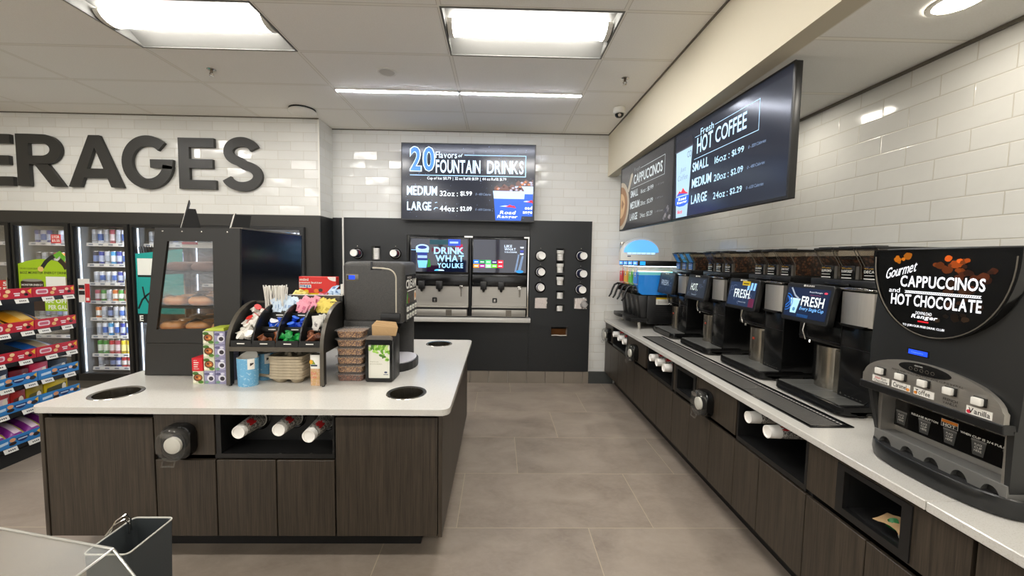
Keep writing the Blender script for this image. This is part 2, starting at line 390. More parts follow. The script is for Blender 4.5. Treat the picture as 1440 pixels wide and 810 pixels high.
# lamps
def troffer(i, j, label, grp=None):
    x0, y0 = -.4096+i*tw, 2.6462+j*th; cx, cyy = x0+tw/2, y0+th/2
    t = thing('ceiling_light', label, 'light', (cx, cyy, H), group=grp)
    f = MB('reflector'); d = .075; g = .014
    f.frame([(x0, y0), (x0+tw, y0), (x0+tw, y0+th), (x0, y0+th)], [(x0+g, y0+g), (x0+tw-g, y0+g), (x0+tw-g, y0+th-g), (x0+g, y0+th-g)], 'z', H-.004, H+.004)
    f.obj('trim_frame', t)
    f = MB('reflector')
    X0, X1, Y0, Y1 = x0+g, x0+tw-g, y0+g, y0+th-g; a = .13
    f.quad((X0, Y0, H), (X1, Y0, H), (X1, Y0+a, H+d), (X0, Y0+a, H+d)); f.quad((X0, Y1, H), (X0, Y1-a, H+d), (X1, Y1-a, H+d), (X1, Y1, H))
    f.quad((X0, Y0+a, H+d), (X1, Y0+a, H+d), (X1, Y1-a, H+d), (X0, Y1-a, H+d))
    for X in (X0, X1): f.quad((X, Y0, H), (X, Y0+a, H+d), (X, Y1-a, H+d), (X, Y1, H))
    f.obj('reflector_pan', t)
    L = MB('lens'); pts = arc(cyy, H+.048, .092, .054, 180, 360, 14)
    L.prism(pts, 'x', X0+.045, X1-.045, smooth=True); L.obj('lens', t)
    for s_, X in ((0, X0+.008), (1, X1-.045)):
        e = MB('white_plastic'); e.prism(arc(cyy, H+.050, .102, .058, 180, 360, 14), 'x', X, X+.036); e.obj('end_cap', t)
    return t
for i, j in LIGHTS:
    lab = {(0, 0): 'white ceiling light with a rounded lens, above the aisle and right of the ceiling speaker',
           (-2, 0): 'white ceiling light with a rounded lens, above the dark bakery case'}.get((i, j))
    troffer(i, j, lab or 'white ceiling light with a rounded lens farther back in the shop', None if lab else 'ceiling lights behind the viewer')
for x0, lab in ((-1.629, 'slim light strip in the ceiling grid, left one, nearer the ceiling speaker'), (-.4096, 'slim light strip in the ceiling grid, right one, nearer the dome camera')):
    t = thing('light_strip', lab, 'light', (x0+.6, 3.962, H), group='slim strips in the ceiling')
    MB('led').box((x0+.016, 3.950, H-.015), (x0+1.203, 3.974, H-.001)).obj('diffuser', t)
    f = MB('white_plastic')
    f.box((x0+.004, 3.932, H-.009), (x0+1.215, 3.942, H)); f.box((x0+.004, 3.982, H-.009), (x0+1.215, 3.992, H))
    f.box((x0+.004, 3.932, H-.009), (x0+.016, 3.992, H)); f.box((x0+1.203, 3.932, H-.009), (x0+1.215, 3.992, H)); f.obj('housing', t)
for k, y in enumerate((1.66, 2.84, 4.02, .48, -.70)):
    lab = 'round recessed downlight over the gourmet cappuccino machine' if k == 0 else 'round recessed downlight in the soffit hidden behind the menu screens'
    t = thing('downlight', lab, 'light', (1.9, y, ZS), group='downlights over the coffee counter')
    b = MB('white_plastic'); b.lathe([(.076, -.004), (.094, -.006), (.098, .004)], (1.9, y, ZS), seg=32, cap0=False, cap1=False); b.obj('trim_ring', t)
    b = MB('down'); b.lathe([(.0, .0015), (.078, .0015)], (1.9, y, ZS-.002), seg=32, cap0=False, cap1=False); b.obj('lamp', t)

# things on the ceiling
t = thing('ceiling_speaker', 'round flush speaker grille in the ceiling tile left of the right light', 'speaker', (-1.01, 3.57, H))
b = MB('white_plastic'); b.lathe([(.066, -.006), (.082, -.004), (.085, 0)], (-1.01, 3.57, H), seg=28, cap0=False, cap1=False); b.obj('rim', t)
b = MB(mat('grille_grey', (205, 201, 192), .7, bump=.1, nscale=400)); b.lathe([(0, -.007), (.03, -.0065), (.066, -.005)], (-1.01, 3.57, H), seg=28, cap0=False, cap1=False); b.obj('grille', t)
def sprinkler(x, y, lab):
    t = thing('fire_sprinkler', lab, 'sprinkler', (x, y, H)); b = MB('chrome')
    b.lathe([(.036, 0), (.036, -.004), (.016, -.010)], (x, y, H), cap0=False, cap1=False); b.obj('escutcheon', t)
    b = MB(mat('brass_dull', (110, 98, 84), .35, .8)); b.cyl((x, y, H), (x, y, H-.028), .010)
    for sg in (-1, 1): b.tube([(x+sg*.008, y, H-.025), (x+sg*.016, y, H-.037), (x+sg*.012, y, H-.050), (x, y, H-.058)], .003)
    b.obj('body', t)
    b = MB('chrome'); b.lathe([(.0, -.060), (.019, -.058), (.019, -.0555), (0, -.055)], (x, y, H), seg=14, cap0=False, cap1=False); b.obj('deflector', t)
sprinkler(-2.562, 3.60, 'small metal fire sprinkler in the ceiling above the bakery case')
sprinkler(1.111, 3.58, 'small metal fire sprinkler in the ceiling near the dome camera')
t = thing('dome_camera', 'white security camera with a dark dome beside the soffit', 'security camera', (1.27, 4.25, H))
b = MB('white_plastic'); b.lathe([(.055, 0), (.066, -.012), (.068, -.045), (.060, -.062), (.046, -.068)], (1.27, 4.25, H), seg=28, cap0=False); b.obj('housing', t)
b = MB('black_gloss'); b.lathe([(.048, -.062), (.044, -.085), (.028, -.102), (0, -.108)], (1.27, 4.25, H), seg=24, cap0=False, cap1=False); b.obj('dome', t)
b = MB('chrome'); b.lathe([(.016, -.006), (.016, .006), (0, .006)], (1.262, 4.212, H-.088), (-.2, -.8, -.5), cap0=False, cap1=False); b.obj('lens_ring', t)
t = thing('access_point', 'pale flat round wireless unit on the ceiling by the left wall corner', 'wireless access point', (-2.215, 4.5, H))
b = MB('white_plastic'); b.lathe([(.05, -.012), (.135, -.016), (.148, -.03), (.13, -.045), (.05, -.055), (0, -.056)], (-2.215, 4.5, H), seg=32, cap0=False, cap1=False); b.obj('cover', t)
b = MB('black_satin'); b.lathe([(.138, 0), (.138, -.016)], (-2.215, 4.5, H), seg=32); b.obj('mounting_plate', t)

# BEVERAGES letters, cut from thick dark board
def letters():
    hh, st = .60, .125; z0 = 2.432; y0, y1 = YL-.045, YL-.006
    def put(pts_list, lab, name='wall_letter'):
        b = MB('letter')
        for p in pts_list: b.prism(p, 'y', y0, y1)
        tag(b.obj(name), lab, 'letter', 'dark wall letters of the beverages sign')
    def E(x, w_): return [[(x, z0), (x+w_, z0), (x+w_, z0+.105), (x+st, z0+.105), (x+st, z0+.243), (x+w_*.92, z0+.243), (x+w_*.92, z0+.348), (x+st, z0+.348), (x+st, z0+.487), (x+w_*.97, z0+.487), (x+w_*.97, z0+.592), (x, z0+.592)]]
    put(E(-6.150, .445), 'dark letter E cut off by the left picture edge, before the R')
    x = -5.655
    bowl = arc(x+.31, z0+.425, .205, .172, 90, -90, 16); inn = arc(x+.285, z0+.425, .10, .073, -90, 90, 12)
    put([[(x, z0), (x+.14, z0), (x+.14, z0+.60), (x, z0+.60)],
         [(x+.14, z0+.497), (x+.14, z0+.60)]+[(p[0], p[1]) for p in bowl][0:] + [(x+.14, z0+.253), (x+.14, z0+.352)] + inn,
         [(x+.20, z0+.253), (x+.385, z0), (x+.54, z0), (x+.35, z0+.262)]], 'dark letter R in the big wall lettering, left of the A')
    x = -5.072; k_ = .955
    put([[(x, z0), (x+k_*.145, z0), (x+k_*.33, z0+.46), (x+k_*.33, z0+.60), (x+k_*.265, z0+.60)], [(x+k_*.515, z0), (x+k_*.66, z0), (x+k_*.395, z0+.60), (x+k_*.33, z0+.60), (x+k_*.33, z0+.46)],
         [(x+k_*.189, z0+.11), (x+k_*.471, z0+.11), (x+k_*.429, z0+.215), (x+k_*.231, z0+.215)]], 'dark letter A in the big wall lettering, between R and G')
    cx, cz = -4.150, z0+.30
    put([stroke(arc(cx, cz, .238, .250, 46, 352, 40), .120), [(cx+.03, cz-.06), (cx+.285, cz-.075), (cx+.297, cz+.035), (cx+.03, cz+.035)]], 'dark letter G in the big wall lettering, between A and E')
    put(E(-3.79, .43), 'dark letter E in the big wall lettering, just left of the S')
    cx = -3.055
    s1 = arc(cx, z0+.445, .155, .115, 15, 255, 22)
    s2 = arc(cx, z0+.162, .185, .125, 78, -165, 24)
    put([stroke([(q[0]*1.0, q[1]) for q in s1]+s2, .108)], 'dark letter S ending the big wall lettering')
letters()
# ------------------------------------------------------------ glass-door coolers in the left wall
def can_obj(name, body, band, r=.030, h=.135, label='', group=None, cat='drink can'):
    b = MB(pr(body, .3), pr(band, .35), 'steel')
    b.lathe([(r*.8, 0), (r, .008), (r, h*.30)], seg=14, cap1=False); b.lathe([(r, h*.30), (r*1.002, h*.33), (r*1.002, h*.68), (r, h*.70)], seg=14, m=pr(band, .35), cap0=False, cap1=False)
    b.lathe([(r, h*.70), (r, h*.90), (r*.86, h*.965)], seg=14, cap0=False, cap1=False); b.lathe([(r*.86, h*.965), (r*.84, h), (r*.78, h), (r*.76, h*.985), (0, h*.985)], seg=14, m='steel', cap0=False, cap1=False)
    o = b.obj(name); tag(o, label, cat, group); return o
def bottle_obj(name, body, band, cap, r=.032, h=.20, label='', group=None):
    b = MB(pr(body, .2)); b.lathe([(r*.85, 0), (r, .01), (r, h*.35)], seg=14, cap1=False)
    b.lathe([(r*1.01, h*.35), (r*1.01, h*.62)], seg=14, m=pr(band, .4), cap0=False, cap1=False)
    b.lathe([(r, h*.62), (r*.9, h*.72), (r*.42, h*.87), (r*.42, h*.9)], seg=14, cap0=False, cap1=False)
    b.lathe([(r*.5, h*.9), (r*.5, h), (0, h)], seg=12, m=pr(cap, .4), cap0=False, cap1=False)
    o = b.obj(name); tag(o, label, 'bottle', group); return o
P = .693; BAY0 = -5.108-2*P
SHELF = [1.770, 1.517, 1.284, 1.056, .844, .622, .39, .222]
def bay(k, label):
    x0 = BAY0+k*P; x1 = x0+P; gx0, gx1, gz0, gz1 = x0+.046, x0+.628, .19, 1.968
    t = thing('glass_door_cooler', label, 'cooler', ((x0+x1)/2, YL+.3, 0), group='glass door coolers in the left wall')
    c = MB('cooler_inner', 'black_satin', 'kick_grey')
    c.box((x0, YL+.004, .10), (x0+.02, YL+.78, 2.008)); c.box((x1-.02, YL+.004, .10), (x1, YL+.78, 2.008)); c.box((x0, YL+.76, .10), (x1, YL+.78, 2.008))
    c.box((x0, YL+.02, .08), (x1, YL+.78, .10)); c.box((x0, YL+.02, 1.99), (x1, YL+.78, 2.008)); c.box((x0, YL+.03, 0), (x1, YL+.78, .08), m='kick_grey')
    c.obj('cabinet', t)
    k_ = MB('kick_grey'); k_.box((x0, YL-.006, .0), (x1, YL+.03, .078)); k_.box((x0, YL-.010, .078), (x1, YL+.02, .098)); k_.obj('kick_panel', t)
    f = MB('black_satin'); f.frame([(x0+.006, .10), (x1-.006, .10), (x1-.006, 2.004), (x0+.006, 2.004)], [(gx0, gz0), (gx1, gz0), (gx1, gz1), (gx0, gz1)], 'y', YL-.028, YL+.012)
    f.frame([(x0+.014, .108), (x1-.014, .108), (x1-.014, 1.996), (x0+.014, 1.996)], [(gx0-.006, gz0-.006), (gx1+.006, gz0-.006), (gx1+.006, gz1+.006), (gx0-.006, gz1+.006)], 'y', YL-.036, YL-.028)
    d = f.obj('door_frame', t)
    MB('glass').box((gx0-.004, YL-.014, gz0-.004), (gx1+.004, YL-.009, gz1+.004)).obj('glass_pane', t)
    h = MB('steel'); h.box((gx1+.020, YL-.062, .85), (gx1+.034, YL-.052, 1.35)); h.box((gx1+.022, YL-.055, .87), (gx1+.032, YL-.03, .89)); h.box((gx1+.022, YL-.055, 1.31), (gx1+.032, YL-.03, 1.33)); h.obj('handle', d)
    l = MB('cooler_strip'); l.box((gx0+.002, YL+.022, .20), (gx0+.008, YL+.034, 1.96)); l.obj('light_strip', t)
    l = MB('hidden_cooler_emitter'); l.box((gx1+.004, YL+.030, .20), (gx1+.014, YL+.048, 1.96)); l.obj('light_strip', t)  # unseen emitter behind the right frame, set strong to brighten the cooler inside
    for z in SHELF:
        s_ = MB('grey_metal'); s_.box((x0+.03, YL+.135, z-.028), (x1-.03, YL+.70, z-.018)); o = s_.obj('shelf', t)
        r = MB('white_plastic', pr((120, 128, 140))); r.hexa([(x0+.03, YL+.118, z-.030), (x1-.03, YL+.118, z-.030), (x1-.03, YL+.134, z-.030), (x0+.03, YL+.134, z-.030), (x0+.03, YL+.124, z+.010), (x1-.03, YL+.124, z+.010), (x1-.03, YL+.134, z+.010), (x0+.03, YL+.134, z+.010)])
        for q in range(5): r.box((x0+.06+q*.12, YL+.117, z-.018), (x0+.11+q*.12, YL+.121, z-.002), m=pr((120, 128, 140)))
        r.obj('price_rail', o)
        w_ = MB('chrome'); w_.tube([(x0+.035, YL+.128, z+.035), (x1-.035, YL+.128, z+.035)], .003, 5); w_.obj('front_wire', o)
    return t
bays = ['glass door cooler at the left picture edge, only a sliver showing', 'glass door cooler with the lime green energy drink poster', 'glass door cooler full of cans between the green and the teal poster',
        'glass door cooler with the teal poster, half behind the bakery case', 'glass door cooler wholly behind the bakery case', 'rightmost glass door cooler, its top corner showing over the bakery case']
for k, lab in enumerate(bays): bay(k, lab)
PAL = {'silver': ((205, 208, 214), (170, 178, 190)), 'blue': ((36, 52, 150), (190, 200, 225)), 'white': ((228, 230, 235), (70, 110, 190)), 'navy': ((22, 28, 60), (120, 140, 190)),
       'green': ((70, 150, 50), (225, 230, 215)), 'red': ((190, 40, 44), (235, 230, 225)), 'orange': ((225, 120, 40), (240, 235, 225)), 'cyan': ((60, 160, 220), (230, 235, 245)),
       'pink': ((200, 80, 100), (230, 215, 215)), 'yellow': ((230, 200, 30), (240, 230, 150)), 'black': ((24, 24, 28), (90, 95, 105)), 'lime': ((120, 180, 60), (30, 40, 30))}
CANS = {}
WHERE = {0: 'cooler at the left picture edge', 1: 'cooler with the green poster', 2: 'cooler between the two posters', 3: 'cooler with the teal poster', 4: 'cooler behind the bakery case', 5: 'rightmost cooler'}
NTH = ['first', 'second', 'third', 'fourth', 'fifth', 'sixth', 'seventh', 'eighth']
ORD = ['top', 'second', 'third', 'fourth', 'fifth', 'sixth', 'seventh', 'bottom']
def fill_row(k, si, cols, r=.030, h=.135, x_off=.095, pitch=.072, rows=2):
    r, h = .0335, h*1.22
    x0 = BAY0+k*P; z = SHELF[si]-.018
    for j in range(rows):
        for i, c in enumerate(cols):
            if c is None: continue
            lab = '%s can, %s from left, front row, %s shelf, %s' % (c, NTH[i], ORD[si], WHERE[k]); grp = 'cans on the %s shelf of the %s' % (ORD[si], WHERE[k])
            if j: lab = '%s can, %s from left, second row, %s shelf, %s' % (c, NTH[i], ORD[si], WHERE[k])
            key = (c, round(r, 3), round(h, 3)); p = (x0+x_off+i*pitch, YL+.175+j*(2*r+.004), z)
            if key not in CANS:
                o = can_obj('drink_can', *PAL[c], r=r, h=h, label=lab, group=grp); CANS[key] = o; o.location = p
            else: dup(CANS[key], p, rnd.uniform(0, 6), lab, grp)
fill_row(2, 0, ['silver', 'white', 'silver', 'pink', 'silver', 'white', 'silver', 'silver'], h=.165)
fill_row(2, 1, ['navy', 'blue', 'silver', 'cyan', 'blue', 'white', 'silver', 'blue'], h=.150)
fill_row(2, 2, ['silver', 'white', 'silver', 'white', 'blue', 'silver', 'silver', 'navy'])
fill_row(2, 3, ['pink', 'green', 'silver', 'orange', 'green', 'red', 'lime', 'orange'])
fill_row(2, 4, ['orange', 'silver', 'navy', 'silver', 'white', 'silver', 'silver', 'silver'])
fill_row(2, 5, ['silver', 'white', 'cyan', 'white', 'blue', 'white', 'red', 'blue'], h=.150)
fill_row(2, 6, ['green', 'green', 'red', 'pink', 'yellow', 'yellow', 'yellow', 'green'], h=.160)
fill_row(2, 7, ['silver', 'black', 'navy', 'blue', 'red', 'red', 'white', 'white'], h=.120)
fill_row(1, 0, ['blue', 'white', 'blue', 'black', 'silver', 'blue', 'silver'], h=.150)
fill_row(1, 1, ['black', 'silver', 'black', 'red', 'orange', 'black', 'silver'], h=.130)
fill_row(1, 4, ['silver', 'navy', 'silver', 'navy', 'silver', 'navy', 'silver'], rows=1)
fill_row(3, 0, ['silver', 'white', 'silver', 'silver', 'white', 'silver', 'white'], h=.150, rows=1)
fill_row(3, 1, ['cyan', 'blue', 'cyan', 'blue', 'white', 'blue', 'white'], h=.145, rows=1)
fill_row(0, 0, [None]*5+['silver', 'white', 'silver'], rows=1); fill_row(0, 1, [None]*5+['white', 'orange', 'white'], rows=1); fill_row(0, 2, [None]*5+['pink', 'white', 'blue'], rows=1)
fill_row(5, 0, ['silver', 'cyan', 'silver', 'white', 'cyan', 'silver', 'white'], h=.165, rows=1)

# posters and stickers on the doors
YG = YL-.0152
def poster(k, outline, base):
    return MB(pr(base, .45))
x0 = BAY0+P
b = MB(pr((160, 196, 24), .45)); X0, X1 = x0+.050, x0+.624
b.prism([(X0, .95), (X1, .95), (X1, 1.515)]+[(X1+(X0-X1)*q/12, 1.515+.060*math.sin(PI*q/12)) for q in range(1, 12)]+[(X0, 1.515)], 'y', YG-.002, YG)
y = YG-.0026; F = pr((30, 26, 18)); Wt = pr((238, 240, 232)); 
b.text('16OZ MONSTER ENERGY DRINK', (X0+.02, y, 1.395), .55, .030, m=F, bold=.01); b.text('GRAB YOUR GEAR', (X0+.02, y, 1.450), .22, .018, m=F)
b.prism([(X0+.02, .95)]+arc(X0+.155, 1.30, .135, .018, 180, 0, 12)[0:]+[(X0+.29, .95)], 'y', y, y+.001, m=pr((52, 36, 26)))
b.prism(arc(X0+.155, 1.318, .120, .016, 0, 360, 24)[:-1], 'y', y-.0006, y, m=pr((150, 150, 140))); b.text('MONSTER ENERGY', (X0+.03, y-.0006, 1.252), .25, .022, m=Wt, bold=.015)
b.prism([(X0+.04, 1.13), (X0+.27, 1.13), (X0+.25, 1.165), (X0+.06, 1.16)], 'y', y-.0006, y, m=pr((70, 170, 40)))
b.box((X0+.318, y-.0003, 1.10), (X0+.55, y+.001, 1.365), m=Wt)
b.text('GRAB EARN', (X0+.02, y, 1.145-.06), .42, .05, m=F, bold=.02)
b.text('10c OFF', (X0+.30, y, 1.045), .26, .055, m=Wt, bold=.03); b.text('PER GALL', (X0+.33, y, .968), .25, .055, m=Wt, bold=.03)
# the pump nozzle printed over the top edge
b.prism(stroke([(X0+.28, 1.47), (X0+.33, 1.54), (X0+.40, 1.60), (X0+.47, 1.625)], .045), 'y', y-.001, y+.0005, m=pr((28, 28, 28)))
b.prism(stroke([(X0+.44, 1.60), (X0+.50, 1.645), (X0+.535, 1.60), (X0+.52, 1.53)], .060), 'y', y-.0015, y, m=pr((104, 172, 44)))
b.prism(stroke([(X0+.49, 1.57), (X0+.545, 1.51), (X0+.57, 1.46)], .055), 'y', y-.0017, y, m=pr((48, 32, 20))); b.prism(arc(X0+.265, 1.455, .035, .032, 0, 360, 14)[:-1], 'y', y-.0017, y, m=pr((226, 190, 110)))
tag(b.obj('poster'), 'lime green energy drink poster with a pump nozzle, on a cooler door', 'poster')
def sticker(x, z, w_, h_, lab, txt, base=(206, 50, 48)):
    b = MB(pr(base, .5)); b.box((x, YG-.0022, z), (x+w_, YG, z+h_))
    for q, s_ in enumerate(txt): b.text(s_, (x+.012, YG-.003, z+h_-(q+1)*h_*.44), w_-.024, h_*.32, m=Wt, bold=.02)
    tag(b.obj('price_sticker'), lab, 'sticker')
sticker(X0+.405, 1.765, .115, .105, 'square red price sticker at the top of the door with the green poster', ['2 FOR', '$5.55'])
sticker(BAY0+.36, 1.16, .26, .155, 'red price sticker on the cooler door at the left picture edge', ['2 / 5', '5.55'])
x0 = BAY0+2*P+.050; b = MB(pr((225, 222, 216)))
b.box((x0, YG-.002, 1.06), (x0+.135, YG, 1.345)); b.box((x0+.078, YG-.003, 1.06), (x0+.135, YG-.001, 1.285), m=pr((190, 34, 40)))
b.box((x0+.004, YG-.003, 1.15), (x0+.074, YG-.001, 1.20), m=pr((30, 28, 28))); b.box((x0+.004, YG-.003, 1.22), (x0+.074, YG-.001, 1.27), m=pr((30, 28, 28)))
b.prism(arc(x0+.035, 1.225, .022, .008, 0, 360, 12)[:-1], 'y', YG-.0036, YG-.003, m=pr((200, 40, 40))); b.box((x0+.09, YG-.0036, 1.08), (x0+.125, YG-.003, 1.115), m=pr((235, 225, 222)))
tag(b.obj('door_sign'), 'red and white sign on the lower left of the cooler door full of cans', 'sign')
x0 = BAY0+3*P+.050; b = MB(pr((20, 160, 152)))
b.prism([(x0, .82), (x0+.56, .82), (x0+.56, 1.72), (x0, 1.655)], 'y', YG-.002, YG); b.box((x0+.02, YG-.003, 1.40), (x0+.25, YG-.001, 1.60), m=Wt); b.box((x0+.02, YG-.003, 1.375), (x0+.25, YG-.001, 1.398), m=pr((18, 18, 18)))
for q in range(7): b.prism([(x0+.02+q*.03, 1.66+q*.004), (x0+.035+q*.03, 1.66+q*.004), (x0+.02+q*.03, 1.74+q*.004), (x0+.012+q*.03, 1.74)], 'y', YG-.0032, YG-.001, m=pr((34, 24, 18)))
b.prism(stroke([(x0+.01, .99), (x0+.06, 1.10), (x0+.12, 1.16), (x0+.21, 1.22), (x0+.32, 1.28)], .022), 'y', YG-.003, YG-.001, m=pr((14, 30, 32)))
b.prism(stroke([(x0+.07, 1.26), (x0+.09, 1.14), (x0+.16, 1.02), (x0+.18, .92)], .018), 'y', YG-.003, YG-.001, m=pr((14, 30, 32)))
b.box((x0, YG-.0026, .82), (x0+.56, YG-.001, .93), m=pr((16, 16, 16))); b.text('E', (x0+.02, YG-.0034, .84), .045, .07, m=Wt, bold=.03)
tag(b.obj('poster'), 'teal poster with a white square on the cooler door beside the bakery case', 'poster')

# ------------------------------------------------------------ snack rack at the left
RX = -3.75; RY0, RY1 = 2.28, 3.50
RZ = [1.333, 1.071, .843, .651, .45, .188]
t = thing('snack_rack', 'black shelf rack with red and blue price rails at the left picture edge', 'shelf rack', (RX-.3, 2.9, 0))
b = MB('black_matte'); b.box((RX-.36, RY0, .0), (RX-.335, RY1-.02, 1.345)); b.obj('back_panel', t)
b = MB('black_matte'); b.box((RX-.335, RY0, 0), (RX-.02, RY1, .10)); b.obj('base', t)
for y in (RY0+.02, RY1-.05): MB('black_matte').box((RX-.375, y, 0), (RX-.36, y+.03, 1.345)).obj('upright', t)
tagm = MB(pr((226, 224, 216), .4))
for si, z in enumerate(RZ):
    red = si < 3; base = (186, 22, 44) if red else (46, 128, 196)
    s_ = MB('black_satin'); s_.box((RX-.335, RY0, z-.058), (RX-.004, RY1, z-.040)); s_.box((RX-.010, RY0, z-.075), (RX-.002, RY1, z-.038))
    sh = s_.obj('shelf', t)
    for q in range(4):
        y1 = RY1-.006-q*.31; y0 = y1-.306
        r = MB(pr(base, .4)); r.box((RX-.002, max(y0, RY0), z-.039), (RX+.004, y1, z+.039)); x = RX+.0046
        def disc(y, zz, a, c_, m): r.prism(arc(y, zz, a, c_, 0, 360, 14)[:-1], 'x', x, x+.0005, m=pr(m, .5))
        if red:
            r.prism(rrect(y0+.02, z-.018, y0+.105, z+.022, .014), 'x', x, x+.0005, m=pr((226, 205, 208), .5)); r.prism(rrect(y0+.03, z-.010, y0+.095, z+.012, .01), 'x', x+.0005, x+.001, m=pr((196, 90, 110), .5))
            disc(y0+.135, z-.012, .016, .014, (224, 176, 110)); disc(y0+.150, z+.018, .016, .014, (236, 200, 150)); r.box((x, y0+.185, z-.004), (x+.0005, y0+.225, z+.004), m=pr((240, 225, 225), .5)); r.box((x, y0+.190, z-.02), (x+.0005, y0+.222, z-.010), m=pr((240, 225, 225), .5))
            disc(y0+.245, z+.010, .014, .012, (238, 205, 160)); disc(y0+.264, z-.012, .014, .011, (40, 24, 20)); disc(y0+.268, z-.010, .007, .006, (240, 220, 190)); r.prism([(y0+.272, z+.016), (y0+.300, z+.032), (y0+.296, z-.010)], 'x', x, x+.0005, m=pr((232, 180, 40), .5))
        else:
            r.prism([(y0+.02, z-.012), (y0+.09, z-.006), (y0+.09, z+.014), (y0+.02, z+.008)], 'x', x, x+.0005, m=pr((200, 222, 240), .5)); disc(y0+.118, z+.012, .020, .015, (226, 160, 110)); disc(y0+.118, z-.016, .024, .013, (40, 26, 22))
            r.prism(arc(y0+.182, z+.016, .040, .036, 180, 360, 12), 'x', x, x+.0005, m=pr((22, 44, 100), .5)); r.box((x+.0005, y0+.152, z-.002), (x+.001, y0+.212, z+.008), m=pr((190, 205, 225), .5))
            disc(y0+.240, z+.006, .015, .012, (240, 205, 190)); disc(y0+.272, z-.004, .022, .015, (44, 28, 24)); r.prism([(y0+.276, z+.016), (y0+.300, z+.030), (y0+.298, z-.006)], 'x', x, x+.0005, m=pr((232, 180, 60), .5))
        r.obj('price_rail', sh)
        for ty in ((y0+.02, y0+.19) if (q+si) % 2 else (y0+.06, y0+.215)):
            g = MB(pr((226, 224, 216), .4), pr((60, 58, 56), .5)); g.hexa([(RX+.012, ty, z-.078), (RX+.012, ty+.085, z-.078), (RX+.0135, ty+.085, z-.078), (RX+.0135, ty, z-.078), (RX-.001, ty, z-.044), (RX-.001, ty+.085, z-.044), (RX+.0005, ty+.085, z-.044), (RX+.0005, ty, z-.044)])
            for a_ in range(4): g.quad((RX+.0098, ty+.025+a_*.012, z-.066), (RX+.0098, ty+.033+a_*.012, z-.066), (RX+.0066, ty+.033+a_*.012, z-.056), (RX+.0066, ty+.025+a_*.012, z-.056), m=pr((60, 58, 56), .5))
            g.obj('price_tag', sh)
def bag(name, L, W, T, base, patch, patch2, label, loc, rz=0, tilt=0, group=None, cat='snack bag', src={}):
    b = MB(pr(base, .28)); n = 10; rs = []
    for k in range(n+1):
        s_ = k/n; y = (s_-.5)*L; e = max(0, math.sin(PI*s_))**.45; cr_ = 1 if 0 < k < n else .0
        ring = []
        for q in range(16):
            a = 2*PI*q/16; wob = 1+.07*math.sin(5*a+k*1.7)
            ring.append((W/2*math.copysign(abs(math.cos(a))**.8, math.cos(a))*(.93+.07*e), y, T/2+T/2*math.copysign(abs(math.sin(a))**.9, math.sin(a))*(e*wob if cr_ else .04)))
        rs.append(ring)
    b.rings(rs); iP, iQ = b.mi(pr(patch, .3)), b.mi(pr(patch2, .3))
    for f in b.bm.faces:
        c = f.calc_center_median()
        if c.z > T*.55 and abs(c.x) < W*.38 and abs(c.y) < L*.2: f.material_index = iP
        elif c.z > T*.5 and L*.2 < c.y < L*.34: f.material_index = iQ
    o = b.obj(name); tag(o, label, cat, group); o.location = loc; o.rotation_euler = (0, tilt, rz); return o
for q, y in enumerate((3.16, 2.94, 2.72)):
    bag('snack_bag', .20, .23, .075, (206, 138, 28), (214, 176, 100), (70, 84, 120), ['golden snack bag lying on the second shelf, the right of two', 'golden snack bag lying on the second shelf, the left of two', 'golden snack bag cut by the left picture edge on the second shelf'][q], (RX-.135, y, RZ[1]+.022), .08, .42, group='golden snack bags')
bag('snack_bag', .20, .24, .05, (40, 96, 168), (200, 176, 140), (220, 220, 230), 'blue snack bag alone on the third shelf', (RX-.15, 3.28, RZ[2]+.012), .05, .30)
bag('snack_bag', .24, .17, .04, (70, 150, 40), (140, 200, 60), (200, 220, 120), 'green snack bag lying flat on the top shelf', (RX-.17, 3.17, RZ[0]-.036), PI/2, .1)
bag('snack_bag', .24, .17, .04, (150, 80, 60), (190, 140, 110), (200, 180, 140), 'brownish snack bag low on the third shelf at the left', (RX-.17, 2.99, RZ[2]-.036), PI/2, .1)
for q in range(6):
    bag('snack_bag', .115, .20, .065, (128, 40, 132), (226, 200, 214), (176, 170, 40), 'purple snack bag, %s from the right on the bottom shelf of the rack' % NTH[q], (RX-.125, 3.29-q*.115, RZ[5]+.030), .0, .48, group='purple bags on the bottom shelf')
def carton(y0, y1, z, hh, base, stripe, lab, grp=None, d=.16, txt=None):
    hh *= 1.55; b = MB(pr(base, .35)); b.box((RX-.02-d, y0, z), (RX-.02, y1, z+hh), .003); x = RX-.0195
    b.prism([(y0+.012, z+hh*.35), (y1-.02, z+hh*.45), (y1-.012, z+hh*.72), (y0+.02, z+hh*.62)], 'x', x, x+.0006, m=pr(stripe, .35)); b.box((x, y0+.01, z+hh*.08), (x+.0006, y1-.01, z+hh*.2), m=pr(tuple(int(v*.6) for v in base), .35))
    b.prism(arc(y1-.03, z+hh*.5, .016, hh*.2, 0, 360, 12)[:-1], 'x', x+.0006, x+.001, m=pr((232, 220, 200), .4))
    tag(b.obj('candy_carton'), lab, 'candy box', grp)
z = RZ[3]-.039
carton(3.285, 3.425, z, .085, (28, 34, 44), (120, 130, 140), 'dark glossy candy box at the right end of the fourth shelf'); carton(3.15, 3.28, z, .09, (176, 28, 64), (226, 170, 190), 'pink candy box on the fourth shelf beside the dark one')
carton(3.02, 3.145, z, .075, (96, 16, 26), (150, 60, 60), 'maroon candy box on the fourth shelf left of the pink one'); carton(2.90, 3.015, z, .095, (16, 22, 50), (200, 205, 215), 'navy candy box with white lettering on the fourth shelf'); carton(2.78, 2.895, z, .09, (16, 24, 60), (60, 120, 200), 'navy candy box with a blue edge at the far left of the fourth shelf')
z = RZ[4]-.039
